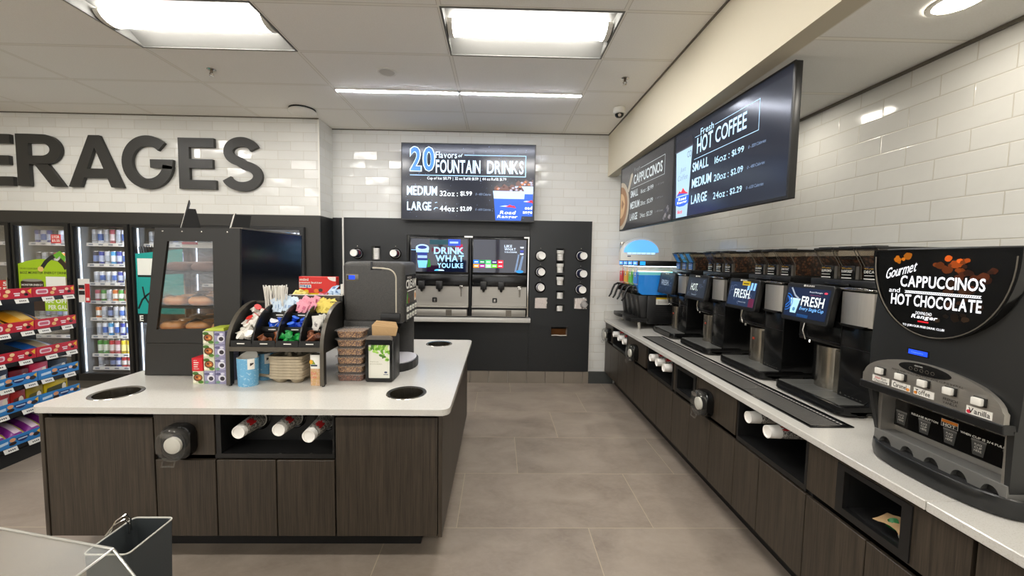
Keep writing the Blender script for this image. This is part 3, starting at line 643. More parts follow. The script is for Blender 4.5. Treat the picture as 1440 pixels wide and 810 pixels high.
carton(3.245, 3.42, z, .11, (204, 178, 20), (70, 70, 40), 'bright yellow candy box at the right end of the fifth shelf'); carton(3.12, 3.235, z, .10, (150, 128, 20), (90, 84, 40), 'dull yellow candy box on the fifth shelf beside the bright one')
carton(3.02, 3.115, z, .10, (150, 30, 24), (90, 40, 30), 'dark red candy box next to the yellow ones on the fifth shelf'); carton(2.83, 3.015, z, .11, (186, 24, 30), (226, 200, 200), 'long red candy box on the fifth shelf with white lettering'); carton(2.62, 2.82, z, .10, (120, 18, 22), (60, 30, 30), 'crimson candy box at the far left of the fifth shelf')
# ------------------------------------------------------------ black dispenser wall with the drink fountains
YP = 5.115
def pierced(b, x0, x1, z0, z1, y0, y1, holes, m=None):
    "slab in the xz plane with rectangular openings"
    xs = sorted({x0, x1, *[v for h in holes for v in (h[0], h[1])]}); zs = sorted({z0, z1, *[v for h in holes for v in (h[2], h[3])]})
    xs = [v for v in xs if x0 <= v <= x1]; zs = [v for v in zs if z0 <= v <= z1]; i = b.mi(m)
    def solid(p, q):
        if not (0 <= p < len(xs)-1 and 0 <= q < len(zs)-1): return False
        cx, cz = (xs[p]+xs[p+1])/2, (zs[q]+zs[q+1])/2
        return not any(h[0] < cx < h[1] and h[2] < cz < h[3] for h in holes)
    for p in range(len(xs)-1):
        for q in range(len(zs)-1):
            if not solid(p, q): continue
            X0, X1, Z0, Z1 = xs[p], xs[p+1], zs[q], zs[q+1]
            b.quad((X0, y0, Z0), (X1, y0, Z0), (X1, y0, Z1), (X0, y0, Z1), m=m); b.quad((X1, y1, Z0), (X0, y1, Z0), (X0, y1, Z1), (X1, y1, Z1), m=m)
            if not solid(p-1, q): b.quad((X0, y1, Z0), (X0, y0, Z0), (X0, y0, Z1), (X0, y1, Z1), m=m)
            if not solid(p+1, q): b.quad((X1, y0, Z0), (X1, y1, Z0), (X1, y1, Z1), (X1, y0, Z1), m=m)
            if not solid(p, q-1): b.quad((X0, y0, Z0), (X0, y1, Z0), (X1, y1, Z0), (X1, y0, Z0), m=m)
            if not solid(p, q+1): b.quad((X0, y0, Z1), (X1, y0, Z1), (X1, y1, Z1), (X0, y1, Z1), m=m)
LIDS = [(.814, 1.728, .082), (.814, 1.563, .078), (.816, 1.392, .070), (.820, 1.197, .056), (.822, 1.022, .046)]
HOL = [(-1.20, .405, .835, 1.955), (.708, .930, .640, .768), (-1.662, -1.540, 1.625, 1.80)]+[(x-.058, x+.058, z-h_, z+h_) for x, z, h_ in LIDS]
HOLB = [(.484, .652, 1.012, 1.156), (1.008, 1.178, 1.012, 1.160)]
bpy.data.objects.remove(bpy.data.objects['wall_back'])
b = MB('tile_x'); pierced(b, XJ, XR+.1, 0, H+.05, YB, YB+.10, HOL+HOLB); struct('wall_back', b)
b = MB('dark_void'); b.box((-2.1, YB+.78, .5), (1.3, YB+.80, 2.1)); b.box((-1.22, YB+.1, .80), (-1.20, YB+.78, 2.0)); b.box((.405, YB+.1, .80), (.425, YB+.78, 2.0)); struct('wall_recess', b)
b = MB('black_panel'); pierced(b, -2.012, .408, .165, 2.166, YP, YB-.001, HOL+HOLB); pierced(b, .4105, 1.222, .165, 2.166, YP, YB-.001, HOL+HOLB); struct('wall_panel', b)
b = MB('white_plastic'); b.box((-2.034, YP-.004, .165), (-2.014, YB-.001, 2.166)); b.box((1.222, YP, .165), (1.226, YB-.001, 2.166)); struct('trim_4', b)
b = MB('black_panel'); b.box((XJ+.001, YP+.01, .165), (-2.034, YB-.001, 2.160)); struct('wall_filler', b)

def printed(name, base, ink, scale, th=.5, rough=.5):
    if name in MATS: return MATS[name]
    n = N(name); f = n.noise(n.obj, scale, 5, 1.2); n.set('Base Color', n.mix(n.ramp(f, th-.04, th+.04), col(*base), col(*ink))); n.set('Roughness', rough); return n.m
printed('scribble', (206, 202, 192), (96, 92, 90), 95, .50)
mat('navy', (24, 28, 62), .4); mat('cup_white', (244, 241, 234), .5); mat('emblem_red', (186, 36, 40), .5)
def cup(name, p, d, r0, r1, L, style, label, group, cat='paper cup'):
    "nested paper cups: bottom disc at p, running along d into the dispenser"
    b = MB('cup_white'); d = Vector(d).normalized(); k = (r1-r0)/L
    b.lathe([(0, .006), (r0*.86, .006), (r0*.88, 0), (r0, .0), (r0+k*.018, .018)], p, d, 26, 'cup_white', False, False)
    prn = {'coffee': 'scribble', 'soda': 'navy', 'plain': 'cup_white'}[style]
    b.lathe([(r0+k*.018, .018), (r0+k*L*.16, L*.16)], p, d, 26, 'cup_white', False, False)
    b.lathe([(r0+k*L*.16, L*.16), (r1, L)], p, d, 26, prn, False, False)
    b.lathe([(r1, L), (r1+.003, L+.002), (r1+.003, L+.007), (r1-.006, L+.007)], p, d, 26, 'cup_white', False, False)
    o = b.obj(name); tag(o, label, cat, group); return o
def emblem(o, p, d, r0, r1, L, side, a0=.42, a1=.62, m='emblem_red', spread=.5):
    d = Vector(d).normalized(); s0 = Vector(side); s0 = (s0-d*s0.dot(d)).normalized(); s1 = d.cross(s0); b = MB(m); k = (r1-r0)/L
    rs = []
    for q in range(7):
        a = (q/6-.5)*2*spread; dirv = s0*math.cos(a)+s1*math.sin(a); wob = .04*math.sin(q*2.1)
        rs.append([Vector(p)+d*L*(a0+wob)+dirv*(r0+k*L*(a0+wob)+.0012), Vector(p)+d*L*(a1-wob)+dirv*(r0+k*L*(a1-wob)+.0012)])
    b.rings(rs, m, False, False, True, False); return b.obj('emblem', o)
def wall_cup(hx, hz, bx, bz, out, style, label, r=.043):
    t = thing('cup_dispenser', label[0], 'cup dispenser', (hx, YP, hz), group='round cup dispensers in the black wall')
    b = MB('black_gloss'); b.lathe([(.060, .004), (.070, .008), (.074, .004), (.074, 0)], (hx, YP-.0005, hz), (0, -1, 0), 32, cap0=False, cap1=False); b.obj('collar', t)
    b = MB('dark_void'); b.lathe([(0, .001), (.066, .001)], (hx, YP-.0005, hz), (0, -1, 0), 32, cap0=False, cap1=False); b.obj('tube', t)  # flat dark disc on the panel, colour stands for the shade in the opening
    b = MB('steel'); b.lathe([(.005, 0), (.005, .003), (0, .004)], (hx, YP, hz+.098), (0, -1, 0), 10, cap1=False); b.obj('screw', t)
    p = Vector((bx, YP-out, bz)); d = Vector((hx, YP-.002, hz))-p; L = max(d.length, .02)
    o = cup('paper_cup', p, d, r, r+.0115*min(1, L/.12), L-.008, style, label[1], 'paper cups in the black wall dispensers')
    if style == 'soda' and out > .1: emblem(o, p, d, r, r+.0115, L, (1, -.5, .3))
def dl(pos): return ('round black cup dispenser %s' % pos, 'paper cups sticking out of the dispenser %s' % pos)
wall_cup(-1.838, 1.700, -1.805, 1.708, .235, 'soda', dl('farthest left in the black wall'))
wall_cup(-1.345, 1.705, -1.343, 1.712, .13, 'soda', dl('just left of the drink screens'))
for (hx, hz, out, st, pos) in ((.552, 1.706, .10, 'plain', 'topmost beside the drink screens'), (.552, 1.495, .075, 'soda', 'middle one beside the drink screens'), (.552, 1.291, .05, 'soda', 'lowest beside the drink screens'),
                               (1.085, 1.712, .13, 'soda', 'topmost in the rightmost column'), (1.085, 1.481, .15, 'soda', 'middle one in the rightmost column'), (1.085, 1.272, .12, 'soda', 'lowest in the rightmost column')):
    wall_cup(hx, hz, hx+.010, hz+.002, out, st, dl(pos), r=.046)
# lid magazines: framed slots with white lid stacks
names = ['topmost', 'second highest', 'middle', 'second lowest', 'lowest']
for k, (x, z, h_) in enumerate(LIDS+[(-1.601, 1.7125, .0875)]):
    pos = ('lid slot, %s of five between the cup dispensers' % names[k]) if k < 5 else 'lid slot between the two left cup dispensers'
    t = thing('lid_slot', 'black '+pos, 'lid dispenser', (x, YP, z-h_), group='lid slots in the black wall')
    b = MB('black_satin'); b.frame([(x-.064, z-h_-.006), (x+.064, z-h_-.006), (x+.064, z+h_+.006), (x-.064, z+h_+.006)], [(x-.054, z-h_+.002), (x+.054, z-h_+.002), (x+.054, z+h_-.004), (x-.054, z+h_-.004)], 'y', YP-.006, YP+.012); b.obj('surround', t)
    b = MB('dark_void'); b.box((x-.054, YB+.095, z-h_), (x+.054, YB+.099, z+h_)); b.box((x-.054, YP+.012, z-h_), (x+.054, YB+.095, z-h_+.002)); b.obj('back', t)
    b = MB('cup_white'); nl = max(3, int(h_*2/.0145)-1); y = YP+.030
    for q in range(nl):
        zz = z-h_+.003+q*.0135; r = .042 if (k > 2 or q < nl-3) else .052
        b.lathe([(r*.8, 0), (r, .002), (r, .0085), (r*.86, .012), (r*.5, .0125)], (x, y, zz), seg=20, cap1=True)
    tag(b.obj('disposable_lid_stack'), 'white cup lids in the '+pos, 'cup lids', 'stacks of lids in the black wall')
# bundles of straws end-on
def straws(x0, x1, z0, z1, lab, wrap):
    b = MB(mat('straw_end', (252, 243, 236), .5), mat('straw_hole', (226, 206, 198), .6)); n = int((x1-x0)/.0145); m_ = int((z1-z0)/.0135)
    for i in range(n):
        for j in range(m_):
            x = x0+.008+i*.0145+(.007 if j % 2 else 0)+rnd.uniform(-.001, .001); z = z0+.008+j*.0135; y = YP-.012-rnd.uniform(0, .022)
            if x > x1-.004: continue
            b.lathe([(.0068, .10), (.0068, 0), (.0030, 0), (.0030, .004)], (x, y, z), (0, 1, 0), 8, cap0=False, cap1=False, smooth=False); b.lathe([(0, .004), (.0032, .004)], (x, y, z), (0, 1, 0), 8, m='straw_hole', cap0=False, cap1=False)
    o = b.obj('straws'); tag(o, lab, 'straws', 'straws end-on in the black wall', 'stuff')
straws(.486, .650, 1.014, 1.154, 'square bundle of pale straw ends under the cup dispensers beside the drink screens', False)
straws(1.012, 1.174, 1.014, 1.156, 'bundle of pale straw ends with some wrapped, under the rightmost cup dispensers', True)
b = MB(clear('wrap', (245, 245, 245), .3, .15, .35, (225, 222, 220))); rs = []
for k in range(6):
    y = YP-.02-k*.012; rs.append([(1.135+(.045+.012*math.sin(k*2.+a*3))*math.cos(a*PI/6)*(1-.05*k), y, 1.075+(.062+.01*math.cos(k+a*2.3))*math.sin(a*PI/6)*(1-.08*k)) for a in range(12)])
b.rings(rs, cap0=False); tag(b.obj('straw_wrapper'), 'crumpled clear wrapper over the right bundle of straws', 'wrapper')
t = thing('trash_chute', 'small rectangular trash slot low in the black wall', 'trash slot', (.819, YP, .64))
b = MB('black_satin'); b.frame([(.696, .630), (.942, .630), (.942, .778), (.696, .778)], [(.712, .644), (.926, .644), (.926, .764), (.712, .764)], 'y', YP-.004, YP+.01); b.obj('surround', t)
b = MB(mat('chute_brown', (120, 78, 40), .5, noise=.4, nscale=14), 'dark_void'); b.box((.708, YB-.001, .640), (.930, YB+.095, .648)); b.quad((.712, YB+.09, .645), (.926, YB+.09, .645), (.926, YB+.06, .725), (.712, YB+.06, .725)); b.box((.708, YB+.093, .648), (.930, YB+.097, .768), m='dark_void'); b.obj('chute', t)
b = MB('white_paper'); b.tube([(.72, YP+.012, .650), (.78, YP+.008, .655), (.84, YP+.010, .648), (.92, YP+.012, .652)], .0045, 6); b.obj('liner_edge', t)

# ---- the two drink fountains
def fountain(x0, x1, label, first):
    t = thing('drink_fountain', label, 'drink machine', ((x0+x1)/2, YP+.1, .895), group='self-serve drink fountains')
    ys = YP-.002; W_ = x1-x0
    b = MB('black_satin'); b.box((x0, ys+.006, .90), (x1, YB+.50, 1.93), .006); b.obj('cabinet', t)
    b = MB('black_gloss'); b.box((x0+.004, ys-.010, 1.455), (x1-.004, ys+.006, 1.925), .004); hd = b.obj('screen_panel', t)
    b = MB(mat('fountain_bg', (9, 15, 36), .04, emit=.6, spec=.8, coat=.25)); b.quad((x0+.02, ys-.0108, 1.478), (x1-.02, ys-.0108, 1.478), (x1-.02, ys-.0108, 1.908), (x0+.02, ys-.0108, 1.908)); y = ys-.0114; c = em((150, 205, 250), 1.1); d = em((24, 40, 92), 1.0)
    def Q(xa, xb, za, zb, m, yy=y): b.quad((xa, yy, za), (xb, yy, za), (xb, yy, zb), (xa, yy, zb), m=m)
    if first:
        Q(x0+.26, x0+.50, 1.835, 1.895, em((22, 60, 70))); Q(x0+.50, x0+.66, 1.82, 1.905, em((40, 70, 170))); Q(x0+.52, x0+.63, 1.85, 1.875, em((150, 180, 230)), y-.0003)
        b.text('DRINK', (x0+.315, y-.0006, 1.712), .39, .088, m=c, bold=.025); b.text('WHAT', (x0+.335, y-.0006, 1.612), .37, .086, m=c, bold=.025); b.text('YOU LIKE', (x0+.36, y-.0006, 1.530), .335, .064, m=c, bold=.025)
        b.prism([(x0+.115, 1.530), (x0+.215, 1.530), (x0+.232, 1.625), (x0+.100, 1.625)], 'y', y-.0005, y, m=em((110, 180, 240))); b.prism(arc(x0+.165, 1.79, .085, .045, 0, 180, 14)+[(x0+.08, 1.76), (x0+.25, 1.76)], 'y', y-.0005, y, m=em((160, 195, 235)))
        Q(x0+.085, x0+.245, 1.73, 1.760, c); Q(x0+.1, x0+.23, 1.69, 1.730, em((36, 50, 120))); Q(x0+.105, x0+.225, 1.655, 1.69, em((140, 170, 225)), y-.0003); Q(x0+.1, x0+.232, 1.630, 1.652, em((30, 44, 110)))
        b.prism(arc(x0+.165, 1.795, .06, .022, 0, 360, 12)[:-1], 'y', y-.001, y-.0006, m=em((30, 44, 110))); b.prism([(x0+.225, 1.535), (x0+.275, 1.545), (x0+.265, 1.63), (x0+.24, 1.65)], 'y', y-.0005, y, m=em((30, 110, 40)))
        Q(x0+.285, x0+.60, 1.74, 1.79, em((80, 20, 40)), y+.0001); Q(x0+.60, x0+.69, 1.75, 1.84, em((150, 26, 60)), y+.0001); Q(x0+.02, x0+.10, 1.758, 1.764, c)
        b.prism(arc(x0+.37, 1.492, .05, .022, 0, 180, 10), 'y', y-.0005, y, m=em((90, 190, 230))); b.prism(arc(x0+.41, 1.492, .04, .018, 0, 180, 10), 'y', y-.0008, y, m=em((190, 220, 250)))
    else:
        c2 = em((190, 205, 225), 1.0)
        b.text('LIKE', (x0+.425, y-.0006, 1.808), .10, .034, m=c2, bold=.02); b.text('WHAT', (x0+.425, y-.0006, 1.768), .15, .034, m=c2, bold=.02); b.text('YOU DRINK', (x0+.425, y-.0006, 1.738), .17, .020, m=c2, bold=.02)
        pal = [[(20, 110, 210), (20, 130, 70), (70, 190, 110), (60, 40, 100), (226, 30, 50)], [(226, 140, 40), (150, 40, 130), (150, 220, 160), (100, 190, 40), (226, 30, 60)]]
        for r_ in range(2):
            for k in range(5): Q(x0+.022+k*.079, x0+.096+k*.079, 1.592-r_*.052, 1.641-r_*.052, em(pal[r_][k])); Q(x0+.035+k*.079, x0+.083+k*.079, 1.609-r_*.052, 1.622-r_*.052, em((210, 220, 235)), y-.0003)
        for z, h_, m in ((1.80, .02, c2), (1.745, .03, em((60, 70, 150))), (1.715, .02, c2)): b.prism([(x0+.635, z), (x0+.675, z), (x0+.68, z+h_), (x0+.63, z+h_)], 'y', y-.0005, y, m=m)
        b.prism([(x0+.56, 1.49), (x0+.585, 1.49), (x0+.625, 1.72), (x0+.605, 1.72)], 'y', y-.0004, y, m=em((110, 130, 160), .8)); b.prism([(x0+.60, 1.49), (x0+.64, 1.49), (x0+.68, 1.70), (x0+.655, 1.70)], 'y', y-.0004, y, m=em((110, 130, 160), .8))
        b.prism(arc(x0+.63, 1.495, .05, .02, 0, 360, 14)[:-1], 'y', y-.0008, y, m=em((40, 130, 190)))
    b.obj('display', hd)
    b = MB('black_gloss'); b.box((x0+.004, ys-.028, 1.292), (x1-.004, ys+.006, 1.452), .012, seg=3); b.obj('valve_cover', t)
    for k, xx in enumerate((x0+.16, x0+.39)):
        n = MB('black_satin'); n.box((xx-.042, ys-.060, 1.255), (xx+.042, ys-.01, 1.36), .008); n.cyl((xx, ys-.036, 1.255), (xx, ys-.036, 1.222), .020, .013); n.obj('nozzle', t)
    n = MB('chrome'); n.cyl((x0+W_-.10, ys-.02, 1.275), (x0+W_-.10, ys-.055, 1.275), .016); n.cyl((x0+W_-.10, ys-.048, 1.28), (x0+W_-.10, ys-.048, 1.16), .009, .007); n.box((x0+W_-.125, ys-.058, 1.285), (x0+W_-.075, ys-.03, 1.305), .004); n.obj('water_tap', t)
    b = MB('steel_h'); b.box((x0+.008, ys-.004, 1.036), (x1-.008, ys+.006, 1.292)); sp = b.obj('splash_plate', t)
    k = MB('black_satin', 'white_paper'); k.prism(rrect(x0+W_*.42-.032, 1.078, x0+W_*.42+.032, 1.142, .012), 'y', ys-.010, ys-.004); k.prism(arc(x0+W_*.42, 1.112, .013, .013, 0, 360, 10)[:-1], 'y', ys-.0105, ys-.010, m='steel'); k.box((x0+W_*.42-.015, ys-.0106, 1.088), (x0+W_*.42+.015, ys-.010, 1.094), m='steel'); k.obj('switch', sp)
    b = MB('steel_h'); b.box((x0+.004, ys-.085, 1.018), (x1-.004, ys-.004, 1.034), .003); b.obj('ledge', t)
    b = MB('steel_h', 'grey_metal', 'dark_void'); b.box((x0+.012, ys-.078, .905), (x1-.02, ys+.004, .995), .004); b.box((x0+.01, ys-.08, .995), (x1-.01, ys, 1.016), m='dark_void')
    b.box((x0+W_*(.62), ys-.080, .912), (x0+W_*.72, ys-.0775, .99), m='grey_metal'); b.obj('drip_tray', t)
fountain(-1.160, -.384, 'left drink fountain, its screen reading drink what you like', True)
fountain(-.352, .380, 'right drink fountain, its screen with small coloured brand tiles', False)
b = MB('chrome'); b.box((.384, YP-.012, .90), (.396, YB+.02, 1.935)); b.box((-.45, YP-.014, 1.930), (-.34, YB+.01, 1.950)); b.box((.33, YP-.014, 1.930), (.398, YB+.01, 1.948)); b.box((-.376, YP-.006, .90), (-.362, YB+.02, 1.93), m='black_satin'); tag(b.obj('metal_trim'), 'bright metal trim strip framing the right side of the drink fountains', 'trim')
b = MB('quartz'); b.box((-1.20, YP-.125, .835), (.425, YP-.001, .892), .006); b.box((-1.198, YP-.001, .838), (.403, YB+.5, .892)); tag(b.obj('shelf'), 'pale stone shelf under the two drink fountains', 'shelf')
# wall socket beside the frozen drink machine
t = thing('wall_socket', 'steel wall socket with a pale plug on the tiles, far corner', 'socket', (1.655, YB, 1.78))
b = MB('steel'); b.box((1.605, YB-.008, 1.772), (1.703, YB, 1.905), .003); b.obj('plate', t)
b = MB('white_plastic', 'dark_void'); b.cyl((1.654, YB-.008, 1.868), (1.654, YB-.012, 1.868), .019, seg=18, m='dark_void'); b.box((1.638, YB-.05, 1.790), (1.675, YB-.008, 1.828), .006); b.obj('plug', t)
b = MB('white_plastic'); b.tube([(1.66, YB-.05, 1.80), (1.70, YB-.07, 1.77), (1.75, YB-.05, 1.72), (1.80, YB-.03, 1.60), (1.83, YB-.03, 1.3)], .005, 6); b.obj('cable', t)
# ------------------------------------------------------------ island: cabinets, worktop
def slab_holes(b, outer, circles, z0, z1, m=None):
    i = b.mi(m); loops = [outer]+[[(cx+r*math.cos(2*PI*k/40), cy+r*math.sin(2*PI*k/40)) for k in range(40)] for cx, cy, r in circles]
    layers = []
    for z in (z1, z0):
        L = [[b.v((x, y, z)) for x, y in lp] for lp in loops]; es = []
        for lp in L:
            for k in range(len(lp)): es.append(b.bm.edges.new((lp[k], lp[(k+1) % len(lp)])))
        r = bmesh.ops.triangle_fill(b.bm, edges=es, use_beauty=True)
        for f in r['geom']:
            if isinstance(f, bmesh.types.BMFace): f.material_index = i
        layers.append(L)
    for A, B in zip(*layers):
        for k in range(len(A)): b._f([A[k], A[(k+1) % len(A)], B[(k+1) % len(A)], B[k]], i)
def carcass(x0, x1, y0, y1, z0, z1, parent, wood, cubby=None):
    b = MB('black_matte'); t_ = .016
    b.box((x0, y0, z0), (x0+t_, y1, z1)); b.box((x1-t_, y0, z0), (x1, y1, z1)); b.box((x0+t_, y0, z0), (x1-t_, y1, z0+t_)); b.box((x0+t_, y1-t_, z0+t_), (x1-t_, y1, z1))
    b.box((x0+t_, y0, z1-.012), (x1-t_, y0+.03, z1)); return b.obj('carcass', parent)
IY = 2.0
def door(x0, x1, z0, z1, parent, y=IY, name='door'):
    b = MB('wood_x'); b.box((x0+.002, y, z0), (x1-.002, y+.019, z1), .0012, seg=1); return b.obj(name, parent)
top = .880
t = thing('base_cabinet', 'dark wood island cabinet with one wide door, at the left end', 'cabinet', (-2.06, 2.8, .165), group='cabinets of the island')
carcass(-2.334, -1.783, IY+.02, 3.63, .165, .843, t, 'x'); door(-2.334, -1.783, .168, .806, t)
t = thing('base_cabinet', 'dark wood island cabinet with a drawer front over one door, second from the left', 'cabinet', (-1.62, 2.8, .165), group='cabinets of the island')
carcass(-1.782, -1.468, IY+.02, 3.63, .165, .843, t, 'x'); door(-1.780, -1.469, .168, .584, t); door(-1.780, -1.469, .612, .834, t, name='drawer')
t = thing('base_cabinet', 'dark wood island cabinet with an open black cubby over two doors', 'cabinet', (-1.16, 2.8, .165), group='cabinets of the island')
carcass(-1.467, -.849, IY+.02, 3.63, .165, .843, t, 'x'); door(-1.466, -1.157, .168, .584, t); door(-1.154, -.850, .168, .584, t)
b = MB('black_satin'); b.box((-1.465, IY+.004, .594), (-.851, IY+.022, .618)); b.box((-1.465, IY+.022, .606), (-.851, 2.18, .618)); b.box((-1.465, 2.165, .618), (-.851, 2.18, .836)); b.box((-1.465, IY+.004, .618), (-1.440, 2.165, .836)); b.box((-.862, IY+.004, .618), (-.851, 2.165, .836))
b.box((-1.44, IY+.004, .828), (-.862, 2.165, .836)); cub = b.obj('cubby', t)
for x in (-1.30, -1.135, -.975): b = MB('chrome'); b.box((x-.007, IY+.008, .6184), (x+.007, IY+.012, .6195)); b.obj('clip', cub)
t = thing('base_cabinet', 'dark wood island cabinet with one tall door, at the right end toward the aisle', 'cabinet', (-.58, 2.8, .165), group='cabinets of the island')
carcass(-.848, -.306, IY+.02, 3.63, .165, .843, t, 'x'); door(-.845, -.307, .168, .818, t)
b = MB('wood_y'); b.box((-.304, IY-.004, .165), (-.284, 3.64, .844), .001, seg=1); tag(b.obj('end_panel'), 'dark wood end panel on the aisle side of the island', 'panel')
b = MB('wood_y'); b.box((-2.356, IY-.004, .165), (-2.336, 3.64, .844), .001, seg=1); tag(b.obj('end_panel'), 'dark wood end panel on the snack rack side of the island', 'panel')
b = MB('black_satin'); b.box((-2.22, 2.165, 0), (-.43, 3.50, .164)); tag(b.obj('toe_kick'), 'black toe kick under the island cabinets', 'toe kick')
HOLES = [(-2.120, 2.165, .105), (-.520, 2.205, .100), (-.530, 3.50, .104)]
b = MB('quartz'); out = rrect(-2.362, 1.955, -.243, 3.685, .05, 6)
slab_holes(b, out, HOLES, .848, top); tag(b.obj('island_worktop'), 'pale speckled stone worktop of the island with three round trash holes', 'worktop')
for k, (x, y, r) in enumerate(HOLES):
    t = thing('trash_hole_ring', ['steel trash hole ring at the left end of the island top', 'steel trash hole ring in front of the napkin dispenser', 'steel trash hole ring at the far end of the island top'][k], 'trash hole', (x, y, top), group='steel trash holes in the island top')
    b = MB('steel'); b.lathe([(r-.006, .0005), (r+.012, .003), (r+.014, .0005)], (x, y, top), seg=40, cap0=False, cap1=False); b.obj('rim', t)
    b = MB('steel_col'); b.lathe([(r-.005, .001), (r-.006, -.12)], (x, y, top), seg=40, cap0=False, cap1=False); b.obj('sleeve', t)
    b = MB('dark_void'); b.lathe([(r-.008, -.30), (0, -.30)], (x, y, top), seg=32, cap0=False, cap1=False); b.obj('bin', t)

# cups in the cubby
def cubby_cup(x, z, y0, y1, label, group):
    t = thing('cup_dispenser', 'black ring behind the '+label, 'cup dispenser', (x, y1, z), group='dispensers of '+group)
    b = MB('black_gloss'); b.lathe([(.048, 0), (.058, .004), (.064, .0)], (x, y1-.001, z), (0, -1, 0), 28, cap0=False, cap1=False); b.lathe([(0, .0005), (.05, .0005)], (x, y1-.001, z), (0, -1, 0), 28, m='dark_void', cap0=False, cap1=False); b.obj('collar', t)
    o = cup('paper_cup', (x, y0, z), (0, 1, 0), .033, .0435, y1-y0-.012, 'coffee', label, group); return o
for k, (x, z, y0) in enumerate(((-1.338, .740, 1.985), (-1.137, .750, 1.995), (-.965, .734, 1.96))):
    o = cubby_cup(x, z, y0, 2.165, ['printed coffee cup stack, left of three in the island cubby', 'printed coffee cup stack, middle of three in the island cubby', 'printed coffee cup stack, right of three in the island cubby'][k], 'coffee cups in the island cubby')
    emblem(o, (x, y0, z), (0, 1, 0), .033, .0435, 2.165-y0-.012, (.6, 0, .8), .30, .56)
# lid dispensers: black back box, round clear hinged face, white lids inside
def lid_dispenser(M, label, group, name='lid_dispenser'):
    "local frame: face toward -y"
    o = M @ Vector((0, 0, 0)); t = thing(name, label, 'lid dispenser', o, group=group)
    b = MB('black_gloss'); b.M = M; b.prism(rrect(-.075, -.085, .075, .085, .045, 6), 'y', -.048, 0, bev=.006); b.obj('housing', t)
    b = MB('lid_clear'); b.M = M; n = 24
    def ring(r, y, flat=0): return [(r*math.cos(2*PI*k/n)*(1.0), y, r*1.12*math.sin(2*PI*k/n)) for k in range(n)]
    b.rings([ring(.073, -.048), ring(.076, -.060), ring(.072, -.082), ring(.058, -.092)], cap0=False, cap1=True); b.obj('clear_face', t)
    b = MB('chrome', 'acrylic'); b.M = M; b.tube([(-.03, -.092, -.075), (-.03, -.100, -.098), (.03, -.100, -.098), (.03, -.092, -.075)], .004, 6, m='acrylic')
    b.tube([(.074*math.cos(2*PI*k/28), -.080, .083*math.sin(2*PI*k/28)) for k in range(29)], .0022, 5, m='acrylic'); b.obj('latch', t)
    b = MB('lid_clear'); b.M = M; b.prism(arc(-.005, .058, .036, .014, 0, 360, 16)[:-1], 'y', -.098, -.093); b.obj('tab', t)
    b = MB('white_plastic'); b.M = M
    for k in range(2): b.lathe([(.030, 0), (.042, .002), (.042, .008), (.034, .011)], (.004, -.058-k*.008, -.004), (0, -1, 0), 24, cap0=False)
    b.lathe([(.034, 0), (.03, .002), (0, .002)], (.004, -.078, -.004), (0, -1, 0), 24, cap0=False, cap1=False)
    lo = b.obj('disposable_lid_stack'); tag(lo, 'white lids inside the '+label, 'cup lids', 'lids in the clear faced dispensers'); return t
lid_dispenser(Matrix.Translation((-1.632, IY-.0005, .700)), 'clear faced lid dispenser on the island drawer front', 'clear faced lid dispensers')

# ------------------------------------------------------------ bakery case
CY0, CY1 = 2.48, 3.26
t = thing('bakery_case', 'tall black bakery case with a slanted front and side window on the island', 'display case', (-1.93, 2.87, top))
prof = [(-2.250, top+.004), (-1.648, top+.004), (-1.622, 1.825), (-2.144, 1.822), (-2.236, 1.094)]
win = [(-2.163, 1.178), (-1.802, 1.190), (-1.793, 1.742), (-2.073, 1.739)]
mat('case_black', (36, 35, 32), .42); mat('case_back', (16, 20, 28), .16)
for y0, nm in ((CY0, 'side_panel'), (CY1-.018, 'side_panel')):
    b = MB('case_black'); o5 = [(-2.250, top+.004), (-1.648, top+.004), (-1.622, 1.825), (-2.144, 1.822)]
    b.frame([(-2.236, 1.094), (-1.642, 1.094), (-1.622, 1.825), (-2.144, 1.822)], win, 'y', y0, y0+.018); pnl = b.obj(nm, t); b = MB('case_black'); b.prism([(-2.250, top+.004), (-1.648, top+.004), (-1.642, 1.091), (-2.236, 1.091)], 'y', y0+.0015, y0+.018); b.obj('lower_panel', t)
    b = MB('glass'); b.prism(win, 'y', y0+.008, y0+.011); b.obj('window', pnl)
b = MB('case_back'); b.hexa([(-1.658, CY0+.018, top+.004), (-1.648, CY0+.018, top+.004), (-1.648, CY1-.018, top+.004), (-1.658, CY1-.018, top+.004), (-1.634, CY0+.018, 1.822), (-1.622, CY0+.018, 1.822), (-1.622, CY1-.018, 1.822), (-1.634, CY1-.018, 1.822)]); b.obj('back_panel', t)
b = MB('case_black'); b.box((-2.144, CY0+.018, 1.795), (-1.635, CY1-.018, 1.822)); tp = b.obj('roof', t)
b = MB('grey_metal', 'dark_void'); b.box((-1.70, CY0+.03, 1.8225), (-1.624, CY1-.02, 1.832))
for k in range(22): b.box((-1.69, CY0+.05+k*.032, 1.832), (-1.632, CY0+.062+k*.032, 1.8325), m='dark_void')
b.obj('vent_strip', tp)
b = MB('steel'); [b.lathe([(.005, 0), (0, .002)], (x, CY0, 1.80), (0, -1, 0), 8, cap0=False, cap1=False) for x in (-2.10, -1.98, -1.86, -1.70)]; b.obj('screw', t)
b = MB('case_black'); b.hexa([(-2.248, CY0+.018, top+.006), (-1.66, CY0+.018, top+.006), (-1.66, CY1-.018, top+.006), (-2.248, CY1-.018, top+.006), (-2.236, CY0+.018, 1.155), (-1.66, CY0+.018, 1.155), (-1.66, CY1-.018, 1.155), (-2.236, CY1-.018, 1.155)]); b.obj('base', t)
